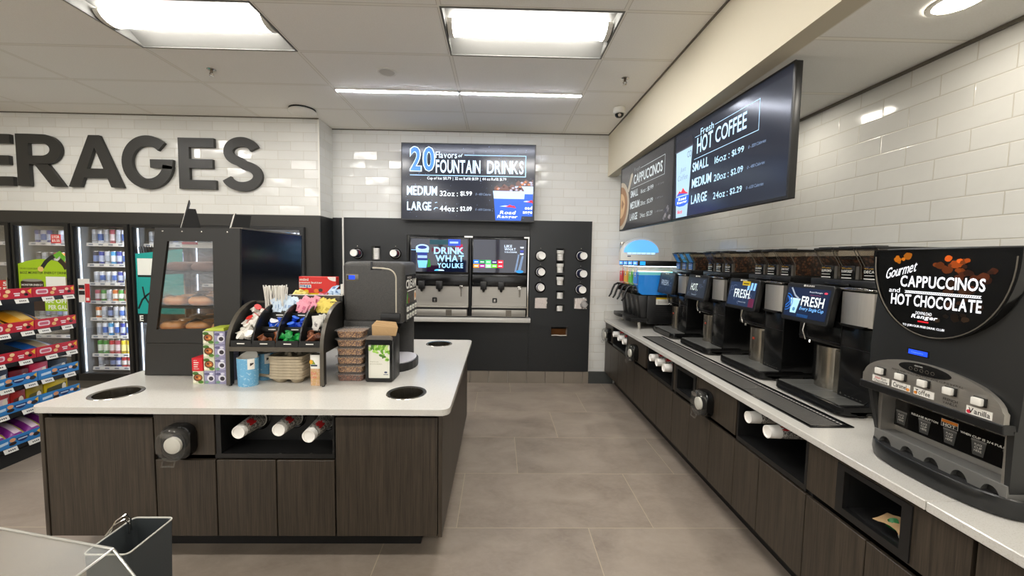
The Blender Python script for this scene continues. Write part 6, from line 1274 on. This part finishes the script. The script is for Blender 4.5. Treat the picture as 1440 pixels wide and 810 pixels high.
# ------------------------------------------------------------ cappuccino machine
M8 = Matrix.Translation((1.525, 1.333, top)) @ RM
t = thing('cappuccino_machine', 'big black gourmet cappuccinos machine with five flavour buttons, at the right', 'cappuccino machine', (1.80, 1.333, top), -PI/2)
def mb(*m): b = MB(*m); b.M = M8; return b
mat('cap_black', (30, 31, 31), .42); mat('ridge_grey', (104, 103, 99), .45); mat('ridge_dark', (58, 57, 55), .5)
def sec(z, w_, y0=0.0, y1=.56, r=.05, bulge=.03):
    p = [(-w_+w_*2*k/16, y0+bulge*abs(2*k/16-1)**2.5) for k in range(17)]
    return [(x, y, z) for x, y in p]+[(w_, y1, z), (-w_, y1, z)]
b = mb('cap_black'); b.rings([sec(.285, .233), sec(.36, .237), sec(.45, .238), sec(.60, .230), sec(.74, .221), sec(.825, .216), sec(.842, .208, .012, .55)]); hs = b.obj('housing', t)
b = mb('cap_black')
for s_ in (-1, 1): b.hexa([(s_*.195, .06, .03), (s_*.207, .06, .03), (s_*.207, .55, .03), (s_*.195, .55, .03), (s_*.215, .022, .285), (s_*.233, .022, .285), (s_*.233, .55, .285), (s_*.215, .55, .285)])
b.box((-.205, .13, .03), (.205, .55, .285)); b.box((-.19, .20, 0), (.19, .50, .03)); b.obj('lower_body', t)
b = mb('steel_h'); b.box((-.208, .112, .10), (.208, .129, .285)); [b.box((s_*.200-.008, .05, .10), (s_*.200+.008, .115, .285)) for s_ in (-1, 1)]; b.obj('splash_back', t)
# top window
oz = .830; hw, dp = .214, .304
U_ = [(-hw, oz)]+[(-hw*math.cos(PI*k/28), oz-.02-(dp-.02)*math.sin(PI*k/28)**.92) for k in range(29)]+[(hw, oz)]
U_ = [(x+.010, z) for x, z in U_]
U2 = [(x*1.045, oz+.006+(z-oz)*1.035) for x, z in U_]
b = mb('black_gloss'); b.prism(U_, 'y', -.004, .02); wn = b.obj('window', t)
b = mb('black_gloss', 'chrome'); b.frame(U2, U_, 'y', -.010, .02); b.tube([(x*1.0, -.010, z) for x, z in U_[1:-1]], .0022, 5, m='grey_metal'); b.obj('window_rim', hs)
b = mb(em((30, 22, 18), .2)); y = -.0046; wt = em((236, 238, 245), .9)
blob = random.Random(9)
def inside(x, z): k = abs(x-.010)/hw; return k < .97 and z > oz-.015-(dp-.03)*math.sqrt(max(0, 1-k*k)) and z < oz-.004
for cx, cz, n_, sx, sz, c in ((-.10, .805, 7, .030, .016, (150, 84, 12)), (.045, .790, 9, .050, .030, (96, 44, 14)), (.07, .80, 6, .03, .02, (160, 70, 20)), (.12, .745, 10, .05, .04, (60, 28, 14)), (.10, .68, 8, .05, .04, (44, 26, 16)), (.04, .60, 8, .07, .02, (34, 24, 16)), (-.05, .545, 4, .02, .012, (110, 70, 20))):
    for k in range(n_):
        x, z, a = cx+blob.uniform(-sx, sx), cz+blob.uniform(-sz, sz), blob.uniform(.006, .018); f_ = blob.uniform(.6, 1.3)
        pts = [(x+a*math.cos(q*PI/5)*blob.uniform(.8, 1.2), z+a*.8*math.sin(q*PI/5)*blob.uniform(.8, 1.2)) for q in range(10)]
        if all(inside(*p) for p in pts): b.prism(pts, 'y', y-.0002-.00001*k, y, m=em(tuple(int(min(255, v*f_)) for v in c), .45))
y = -.0054
b.text('Gourmet', (-.165, y, .722), .115, .040, m=wt, right=(.95, 0, .30), upv=(-.05, 0, 1), shear=.25, bold=.004); b.text('CAPPUCCINOS', (-.106, y, .698), .257, .042, m=wt, bold=.02); b.text('and', (-.146, y, .675), .040, .017, m=wt)
b.text('HOT', (-.136, y, .629), .072, .042, m=wt, bold=.02); b.text('CHOCOLATE', (-.054, y, .629), .200, .042, m=wt, bold=.02); b.box((-.088, y, .676), (.143, y+.0004, .6775), m=wt); b.box((-.088, y, .6835), (.143, y+.0004, .685), m=wt)
for k in range(38): b.prism([(-.086+k*.006, .6775), (-.083+k*.006, .6775), (-.080+k*.006, .6835), (-.083+k*.006, .6835)], 'y', y, y+.0003, m=wt)
b.text('DOWNLOAD', (-.044, y, .601), .052, .011, m=wt); b.text('Ranger', (-.060, y, .583), .084, .018, m=wt, shear=.3, bold=.025); b.box((-.035, y, .574), (.0, y+.0004, .579), m=em((200, 30, 40), .8)); b.text('TO JOIN OUR FREE DRINK CLUB!', (-.086, y, .552), .137, .010, m=wt, bold=.01); b.obj('poster', wn)
b = mb('black_gloss', em((30, 70, 230), 1.1)); b.box((-.068, .0, .449), (.008, .006, .475)); b.quad((-.062, -.0005, .453), (.002, -.0005, .453), (.002, -.0005, .470), (-.062, -.0005, .470), m=em((30, 70, 230), 1.1)); b.text('Cappuccino', (-.052, -.001, .458), .04, .006, m=em((120, 150, 250))); b.obj('display', hs)
A_ = [(-.226, .302), (-.226, .335)]+arc(0, .332, .222, .098, 175, 5, 24)+[(.226, .335), (.226, .302)]
b = mb('steel_h'); b.prism(A_, 'y', -.006, .012); ct = b.obj('control_panel', t)
b = mb('black_gloss', 'grey_metal'); b.prism([(.085*math.cos(a*PI/14), .404+.022*math.sin(a*PI/14)) if a <= 14 else (.085*math.cos(a*PI/14), .404+.018*math.sin(a*PI/14)) for a in range(28)], 'y', -.0085, -.004)
for k in range(5): b.frame(arc(-.042+k*.018, .402, .0062, .0062, 0, 360, 10)[:-1], arc(-.042+k*.018, .402, .005, .005, 0, 360, 10)[:-1], 'y', -.009, -.0085, m='grey_metal')
b.text('CECILWARE', (-.03, -.0092, .413), .028, .0045, m='white_paper'); b.obj('keypad', ct)
b = mb('black_satin'); b.prism([(-.232, .275), (.232, .275), (.230, .304), (-.230, .304)], 'y', -.012, .03, bev=.003); b.obj('lower_bezel', t)
tx = pr((40, 36, 32), .5); fl = [('Hot Chocolate', (190, 40, 40)), ('Caramel', (40, 36, 36)), ('Toffee', (40, 36, 36)), ('FRENCH VANILLA', None), ('Vanilla', (36, 34, 40))]
b = mb(tx); b.text('PRESS AND HOLD BUTTON UNTIL CUP IS 3/4 FULL', (-.11, -.0066, .378), .23, .0065, m=tx); b.obj('instructions', ct)
for k, xc in enumerate((-.150, -.073, .006, .086, .166)):
    z = .360 if k < 4 else .354
    b = mb('black_gloss', 'white_plastic'); b.box((xc-.016, -.010, z-.014), (xc+.018, -.006, z+.014), m='black_gloss'); b.box((xc-.0145, -.022, z-.012), (xc+.0125, -.0085, z+.012), .003, m='white_plastic'); b.obj('flavour_button', ct)
    nm, c = fl[k]; z -= .036
    if c:
        b = mb('white_paper', pr(c, .5)); b.box((xc-.033, -.0075, z-.012), (xc+.033, -.006, z+.013)); yy = -.0080
        if k == 0: b.text('Hot', (xc-.022, yy, z+.001), .022, .009, m=pr((196, 40, 40), .5), bold=.02); b.text('Rich', (xc+.003, yy, z+.001), .02, .008, m=tx); b.text('Chocolate', (xc-.027, yy, z-.010), .055, .010, m=tx, bold=.01)
        else: b.text(nm, (xc-.027, yy, z-.008), .048 if k < 3 else .056, .017, m=tx, bold=.012); b.prism(arc(xc+(.026 if k == 1 else -.026), z-.005, .006, .006, 0, 360, 10)[:-1], 'y', yy+.0002, yy+.0006, m=pr((226, 140, 50) if k < 3 else (200, 40, 60), .5))
    else:
        b = mb(tx); b.text('FRENCH', (xc-.020, -.0068, z+.0), .042, .009, m=tx); b.text('VANILLA', (xc-.020, -.0068, z-.012), .042, .009, m=tx)
    b.obj('flavour_label', ct)
    b = mb('black_satin', 'steel'); b.cyl((xc, .06, .285), (xc, .06, .262), .014, .010); b.box((xc-.015, .105, .235), (xc+.015, .113, .283), m='steel'); b.obj('spout', t)
b = mb('black_gloss', 'white_paper'); b.box((-.197, .106, .128), (.197, .1118, .232)); ip = b.obj('icon_panel', t); yy = .1055; dg = pr((70, 70, 68), .5)
b = mb(dg)
for k in range(5):
    xc = -.165+k*.084; b.prism([(xc-.015, .138), (xc+.015, .138), (xc+.021, .190), (xc-.021, .190)], 'y', yy-.0004, yy, m=dg); b.box((xc-.021, yy-.0008, .185), (xc+.021, yy-.0003, .192), m=pr((110, 108, 104), .5))
    for q, w_ in enumerate(('PLACE', 'CUP', 'HERE')): b.text(w_, (xc-.0105, yy-.0012, .172-q*.0105), .021, .007, m='white_paper')
b.box((-.026, yy-.0008, .196), (.026, yy, .222), m='white_paper'); b.box((-.025, yy-.0012, .211), (.025, yy-.0006, .221), m=pr((236, 140, 40), .4)); b.box((-.025, yy-.0012, .197), (.025, yy-.0006, .2105), m=pr((26, 24, 24), .5)); b.text('HOT', (-.019, yy-.0016, .198), .038, .011, m='white_paper', bold=.02)
b.text('RELEASE BUTTON WHEN CUP IS 3/4 FULL', (-.10, yy-.0006, .1935), .065, .0075, m='white_paper') if False else [b.text(w_, (xx, yy-.0006, .1945-.006*0), ww, .0075, m='white_paper', bold=.02) for w_, xx, ww in (('RELEASE', -.128, .044), ('BUTTON', -.080, .044), ('WHEN', .034, .030), ('CUP IS', .068, .036), ('3/4 FULL', .108, .048))]
b.obj('cup_icons', ip)
# scalloped splash ridge and tray
b = mb('ridge_grey'); pts = [(-.212, .040)]
for k in range(5): xc = -.165+k*.084; pts += [(xc-.024, .040)]+[(xc+.024*math.cos(PI-PI*q/10), .062+.026*math.sin(PI*q/10)) for q in range(11)]+[(xc+.024, .040)]
pts += [(.212, .040), (.212, .105), (-.212, .105)]; b.prism(pts, 'y', .046, .112, bev=.002); rg = b.obj('splash_ridge', t)
b = mb('ridge_dark'); b.box((-.21, .068, .04), (.21, .11, .095)); b.obj('ridge_back', t)
O = [(.245*math.copysign(abs(math.sin(a))**.8, math.sin(a)), .150-.158*abs(math.cos(a))**.62) for a in [(-.5+q/28)*PI for q in range(29)]]; O = O+[(.235, .20), (-.235, .20)]
def sc_(s_, o=O): return [(x*s_, .09+(y-.09)*s_) for x, y in o]
b = mb(mat('tray_black', (24, 25, 25), .3), 'black_matte'); L0, L1, L2, L3, L4 = sc_(.97), sc_(1.0), sc_(.99), sc_(.93), sc_(.92)
b.rings([[(x, y, .006) for x, y in L0], [(x, y, .030) for x, y in L1], [(x, y, .064) for x, y in L2], [(x, y, .068) for x, y in sc_(.965)], [(x, y, .064) for x, y in L3], [(x, y, .056) for x, y in L4]])
dt = b.obj('drip_tray', t); b = mb(mat('tray_mat', (26, 26, 26), .75, bump=1.0, nscale=260)); b.rings([[(x, y, .0565) for x, y in sc_(.925)], [(x, y, .059) for x, y in sc_(.915)]], cap0=False); b.obj('tray_mat', dt)
for sx in (-.17, .17): b = mb('black_satin'); b.cyl((sx, .08, 0), (sx, .08, .008), .02); b.cyl((sx, .48, 0), (sx, .48, .03), .02); b.obj('foot', t)

# ------------------------------------------------------------ menu screens
def screen(name, M, W_, Hh, label, draw, bgc, grp='menu screens', bg_k=1.0):
    t = thing(name, label, 'screen', M @ Vector((W_/2, .03, 0)), group=grp)
    b = MB('black_satin'); b.M = M; b.box((0, .004, 0), (W_, .045, Hh), .004); b.box((W_*.2, .045, Hh*.2), (W_*.8, .075, Hh*.85), .01); b.frame([(0, 0), (W_, 0), (W_, Hh), (0, Hh)], [(.012, .016), (W_-.012, .016), (W_-.012, Hh-.012), (.012, Hh-.012)], 'y', 0, .006); b.obj('casing', t)
    b = MB('black_gloss'); b.M = M; b.box((W_*.3, .075, Hh*.35), (W_*.7, .115, Hh*.75)); b.obj('wall_bracket', t)
    b = MB(mat('menu_bg_%s' % name, bgc, .16, emit=bg_k)); b.M = M; b.quad((.01, .003, .012), (W_-.01, .003, .012), (W_-.01, .003, Hh-.01), (.01, .003, Hh-.01))
    def T(s_, u0, v0, u1, v1, m, **k): b.text(s_, (u0*W_, k.pop('y', .0020), v0*Hh), (u1-u0)*W_, (v1-v0)*Hh, m=m, **k)
    def R(u0, v0, u1, v1, m, y=.0022): b.quad((u0*W_, y, v0*Hh), (u1*W_, y, v0*Hh), (u1*W_, y, v1*Hh), (u0*W_, y, v1*Hh), m=m)
    def P(pts, m, y=.0022): b.prism([(u*W_, v*Hh) for u, v in pts], 'y', y-.0002, y, m=m)
    draw(b, T, R, P); b.obj('menu', t); return t
cw = em((206, 230, 250), 1.0); cb = em((66, 120, 206), 1.0); cy2 = em((232, 240, 248), 1.0); cdim = em((110, 130, 160), .8); cline = em((150, 190, 230), 1.0); cred = em((206, 36, 50), 1.0); cblue = em((38, 84, 186), 1.0); cice = em((170, 205, 240), 1.0)
def road(P, u, v, s_, c1, c2, y):
    P([(u-s_*1.1, v), (u-.4*s_, v+.012*s_*20), (u, v+.012*s_*14), (u-.3*s_, v-.012*s_*4)], c1, y); P([(u-.5*s_, v-.004), (u-.2*s_, v+.25*s_), (u, v+.18*s_), (u+.2*s_, v+.42*s_), (u+.5*s_, v+.16*s_), (u+.75*s_, v+.20*s_), (u+1.0*s_, v-.02), (u+.4*s_, v-.16*s_)], c2, y)
def draw_fountain(b, T, R, P):
    sp = random.Random(4)
    for k in range(150):
        u, v, a = sp.uniform(.03, .97), sp.uniform(.03, .97), sp.uniform(.0008, .0024); P([(u-a, v), (u, v-a*1.6), (u+a, v), (u, v+a*1.6)], em((120, 150, 200), sp.choice((.4, .8))), .0026)
    for s_, u0, u1 in (('2', .066, .150), ('0', .162, .250)):
        T(s_, u0-.004, .632, u1+.004, .957, cw, bold=.045, y=.0020); T(s_, u0+.004, .642, u1-.004, .947, cb, bold=.022, y=.0016)
    T('Flavors', .256, .810, .415, .892, cw, bold=.005); T('of', .423, .825, .452, .868, cw, shear=.2)
    R(.470, .848, .930, .858, cline); R(.924, .590, .930, .858, cline); R(.065, .582, .930, .592, cline)
    T('FOUNTAIN', .258, .618, .590, .790, cw, bold=.02); T('DRINKS', .640, .618, .912, .790, cw, bold=.02)
    T('Cup of Ice: $0.79  |  32 oz Refill: $1.59  |  44 oz Refill: $1.79', .195, .522, .785, .568, cy2)
    T('MEDIUM', .043, .325, .270, .445, cw, bold=.025); T('32oz :', .290, .320, .425, .390, cy2, bold=.01); T('$1.99', .443, .322, .530, .388, cy2, bold=.01); T('0 - 480 Calories', .556, .338, .672, .368, cdim, shear=.2)
    T('LARGE', .045, .128, .226, .242, cw, bold=.025); T('44oz :', .290, .122, .425, .195, cy2, bold=.01); T('$2.09', .443, .125, .530, .190, cy2, bold=.01); T('0 - 600 Calories', .556, .140, .672, .170, cdim, shear=.2)
    P([(.247, .140), (.262, .165), (.280, .160), (.272, .172), (.255, .172), (.244, .150)], cice); P([(.252, .235), (.268, .242), (.272, .236), (.256, .228)], cice)
    for ou, ov, sc, y in ((.845, .065, 1.0, .0022), (.685, 0, 1.0, .0014)):
        def q(pts, m, dy=0): P([(min(.985, ou+u*sc), max(.018, v+ov)) for u, v in pts], m, y-dy)
        q([(.002, .40), (.240, .40), (.236, .30), (.010, .30)], cice); q([(.010, .30), (.236, .30), (.215, .012), (.024, .012)], cblue, .0001)
        ic = [(.012, .40)]+[(.012+.018*k, .445+.022*math.sin(k*1.9)+.03*math.sin(PI*k/12)) for k in range(13)]+[(.236, .40)]; q(ic, em((96, 70, 66), .9), .0001)
        for k in range(14): u, v = sp.uniform(.03, .21), sp.uniform(.405, .46); q([(u-.012, v), (u, v+.014), (u+.012, v+.004), (u+.002, v-.012)], em(sp.choice([(170, 170, 190), (60, 40, 40), (190, 120, 80), (30, 24, 30)]), .9), .0002)
        road(lambda p, m, yy: q([(u, v) for u, v in p], m, .0004), .118, .200, .060, cice, cred, 0)
        if ou < .8:
            b.text('Road', ((ou+.055)*1.69, y-.0008, .10*.96), .115*1.69, .045*.96, m=cy2, bold=.02, shear=.25); b.text('Ranger', ((ou+.035)*1.69, y-.0008, .038*.96), .150*1.69, .050*.96, m=cy2, bold=.02, shear=.25)
        else: b.text('oad', ((ou+.082)*1.69, y-.0008, .165*.96), .055*1.69, .045*.96, m=cy2, bold=.02); b.text('ange', ((ou+.068)*1.69, y-.0008, .098*.96), .07*1.69, .045*.96, m=cy2, bold=.02)
MT = Matrix.Translation((-1.246, 5.0, 2.135)) @ Matrix.Rotation(math.radians(-1.5), 4, 'Z') @ Matrix.Rotation(math.radians(.3), 4, 'Y')
screen('menu_screen', MT, 1.69, .962, 'menu screen above the fountains, reading 20 flavors of fountain drinks', draw_fountain, (28, 31, 40), bg_k=.9)
ang = -PI/2+math.atan2(.06, 1.27)
def draw_coffee(b, T, R, P):
    g = em((170, 205, 232), .95)
    T('Fresh', .305, .835, .435, .905, g, right=(1, 0, 0), bold=.004); T('HOT', .272, .660, .430, .825, g, bold=.015); T('COFFEE', .455, .675, .712, .825, g, bold=.015)
    R(.445, .862, .800, .867, g); R(.797, .615, .800, .867, g); R(.245, .610, .800, .615, g); R(.245, .842, .298, .847, g)
    for k, (s_, o, p_, c_) in enumerate((('SMALL', '16oz :', '$1.99', '0 - 320 Calories'), ('MEDIUM', '20oz :', '$2.09', '0 - 480 Calories'), ('LARGE', '24oz :', '$2.29', '0 - 620 Calories'))):
        v = .482-k*.172; T(s_, .232, v, .400 if k != 1 else .435, v+.098, g, bold=.02); T(o, .460, v-.005, .590, v+.062, g); T(p_, .608, v-.008, .702, v+.055, g, bold=.008); T(c_, .732, v+.008, .850, v+.034, cdim, shear=.2)
    body = em((150, 178, 200), .9)
    P([(.024, .80), (.222, .80), (.188, .017), (.052, .017)], body, .0022); P([(.012, .775), (.232, .775), (.226, .81), (.220, .87), (.205, .895), (.040, .895), (.024, .87), (.018, .81)], em((34, 34, 42), .9), .0018); P([(.014, .775), (.230, .775), (.231, .79), (.013, .79)], em((60, 62, 74), .9), .0016)
    P([(.034, .255), (.205, .255), (.201, .17), (.15, .145), (.09, .145), (.038, .17)], cblue, .0016); T('Road', .075, .212, .170, .246, cy2, bold=.02, shear=.2, y=.0012); T('Ranger', .060, .168, .182, .206, cy2, bold=.02, shear=.2, y=.0012)
    T('Just', .085, .520, .150, .585, em((104, 130, 156), .9), shear=.2, y=.0012); T('Coffee', .055, .440, .175, .500, em((104, 130, 156), .9), shear=.2, y=.0012); T('16oz', .070, .065, .130, .110, cred, bold=.02, y=.0012); T('CO', .165, .665, .215, .735, em((90, 110, 130), .9), bold=.01, y=.0012)
    P([(.05, .275), (.085, .325), (.105, .305), (.13, .35), (.155, .305), (.195, .275)], cred, .0014); P([(.05, .270), (.08, .30), (.12, .29), (.195, .270)], cblue, .0012)
def draw_capp(b, T, R, P):
    g = em((176, 184, 186), .75)
    T('Fresh', .310, .835, .430, .895, em((120, 124, 126), .6)); T('CAPPUCCINOS', .305, .655, .830, .795, g, bold=.02)
    R(.440, .848, .865, .853, g); R(.862, .610, .865, .853, g); R(.258, .606, .865, .611, g)
    for k, (s_, o) in enumerate((('SMALL', '16oz : $1.99'), ('MEDIUM', '20oz : $2.09'), ('LARGE', '24oz : $2.29'))):
        v = .472-k*.172; T(s_, .246, v, .405 if k != 1 else .44, v+.105, g, bold=.02); T(o, .460, v, .690, v+.068, g); T('0 - 480 Calories', .735, v+.025, .86, v+.05, em((110, 112, 114), .6), shear=.2)
    P([(.010, .78)]+[(.010+.205*math.sin(a*PI/16), .39+.385*math.cos(a*PI/16)) for a in range(17)], em((150, 140, 124), .7), .0022); P([(.010, .70)]+[(.010+.165*math.sin(a*PI/16), .39+.315*math.cos(a*PI/16)) for a in range(17)], em((120, 86, 56), .7), .0018); P([(.010, .60)]+[(.010+.11*math.sin(a*PI/16), .40+.20*math.cos(a*PI/16)) for a in range(17)], em((170, 140, 104), .7), .0014); P([(.04, .5), (.10, .42), (.05, .34), (.03, .40)], em((120, 86, 56), .7), .0012)
    P([(.165, .60), (.205, .575), (.285, .80), (.270, .845), (.240, .83)], em((150, 142, 128), .7), .0020)
    for k in range(7): u, v = .88+.016*k*(1 if k % 2 else .6), .055+.03*((k*3) % 5); P([(u-.02, v), (u, v+.035), (u+.02, v+.02), (u+.004, v-.03)], em([(90, 88, 92), (60, 60, 66), (120, 116, 118)][k % 3], .6), .0020)
screen('menu_screen', Matrix.Translation((1.489, 3.357, 2.008)) @ Matrix.Rotation(ang, 4, 'Z'), 1.268, .722, 'hanging menu screen reading fresh hot coffee, over the brewers', draw_coffee, (26, 38, 66), bg_k=.75)
screen('menu_screen.far', Matrix.Translation((1.430, 4.630, 2.008)) @ Matrix.Rotation(ang, 4, 'Z'), 1.268, .722, 'hanging menu screen reading cappuccinos, toward the far wall', draw_capp, (44, 44, 46), bg_k=.6)
bpy.data.objects['menu_screen.far'].name = 'menu_screen.002'
for k, y in enumerate((2.5, 2.95, 3.75, 4.2)):
    x = 1.489+(3.36-y)*.0472+.050
    b = MB('black_satin'); b.box((x+.04, y-.02, 2.55), (x+.06, y+.02, ZS+.005)); b.box((x, y-.03, 2.50), (x+.06, y+.03, 2.56)); tag(b.obj('ceiling_mount'), 'black ceiling mount behind the hanging menu screens', 'bracket', 'mounts of the hanging menu screens')

# ------------------------------------------------------------ near left corner: counter, clear cover, grey bin
b = MB('wood_x'); b.box((-1.60, -.40, .0), (-.84, .62, .66)); b.box((-1.62, -.42, .66), (-.60, 1.13, .682)); tag(b.obj('front_counter'), 'low dark counter carrying the clear cover and the grey bin', 'counter')
t = thing('clear_cover', 'clear acrylic cover with slanted sides at the lower left corner', 'food cover', (-1.1, .5, .682))
zp = .990; Pr, Pl = (-.862, zp), (-1.62, zp+.15)
b = MB('acrylic'); b.hexa([(Pl[0], .10, Pl[1]), (Pr[0], .10, Pr[1]), (Pr[0], .855, Pr[1]), (Pl[0], .855, Pl[1]), (Pl[0], .10, Pl[1]+.005), (Pr[0]+.002, .10, Pr[1]+.005), (Pr[0]+.002, .855, Pr[1]+.005), (Pl[0], .855, Pl[1]+.005)]); b.obj('top_panel', t)
b = MB('acrylic'); b.hexa([(-.655, .10, .683), (-.650, .10, .683), (-.650, .855, .683), (-.655, .855, .683), (Pr[0]-.002, .10, Pr[1]), (Pr[0]+.004, .10, Pr[1]+.002), (Pr[0]+.004, .855, Pr[1]+.002), (Pr[0]-.002, .855, Pr[1])]); b.obj('side_panel', t)
b = MB('acrylic'); b.prism([(-1.62, .683), (-.655, .683), (Pr[0], Pr[1]), Pl], 'y', .848, .853); b.obj('back_panel', t)
b = MB(clear('edge_clear', (250, 250, 250), .25, .15, .45, (220, 216, 206))); b.tube([(Pr[0], .12, zp+.002), (Pr[0], .853, zp+.002)], .0028, 6); b.tube([(Pl[0], .853, Pl[1]+.002), (Pr[0], .853, zp+.002), (-.652, .853, .686)], .0026, 6); b.obj('edge', t)
t = thing('grey_bin', 'dark grey square bin with a pale rim and a wire hook, beside the clear cover', 'bin', (-.975, 1.03, .682))
bx0, bx1, by0, by1, bz = -1.032, -.920, .945, 1.085, .905
b = MB('grey_bin'); o = rrect(bx0, by0, bx1, by1, .012, 4); i_ = rrect(bx0+.004, by0+.004, bx1-.004, by1-.004, .010, 4); cxm, cym = (bx0+bx1)/2, (by0+by1)/2
def tp_(pts, k): return [(cxm+(x-cxm)*k, cym+(y-cym)*k) for x, y in pts]
b.rings([[(x, y, .683) for x, y in tp_(o, .94)], [(x, y, bz) for x, y in o], [(x, y, bz) for x, y in i_], [(x, y, .690) for x, y in tp_(i_, .94)]], smooth=False); b.obj('body', t)
b = MB(mat('rim_pale', (176, 174, 164), .4)); b.tube([(x, y, bz) for x, y in o+o[:1]], .0022, 6); b.obj('rim', t)
b = MB('chrome'); b.tube([(bx0-.004, 1.02, .85), (bx0-.004, 1.02, bz+.005), (bx0-.002, 1.035, bz+.024), (bx0+.006, 1.055, bz+.030), (bx0+.012, 1.062, bz+.012), (bx0+.014, 1.060, bz-.02)], .0022, 6); b.tube([(bx0-.004, 1.008, .85), (bx0-.004, 1.008, bz+.003), (bx0+.0, 1.026, bz+.018), (bx0+.010, 1.046, bz+.022), (bx0+.018, 1.05, bz+.006), (bx0+.020, 1.048, bz-.02)], .0022, 6); b.obj('wire_hook', t)
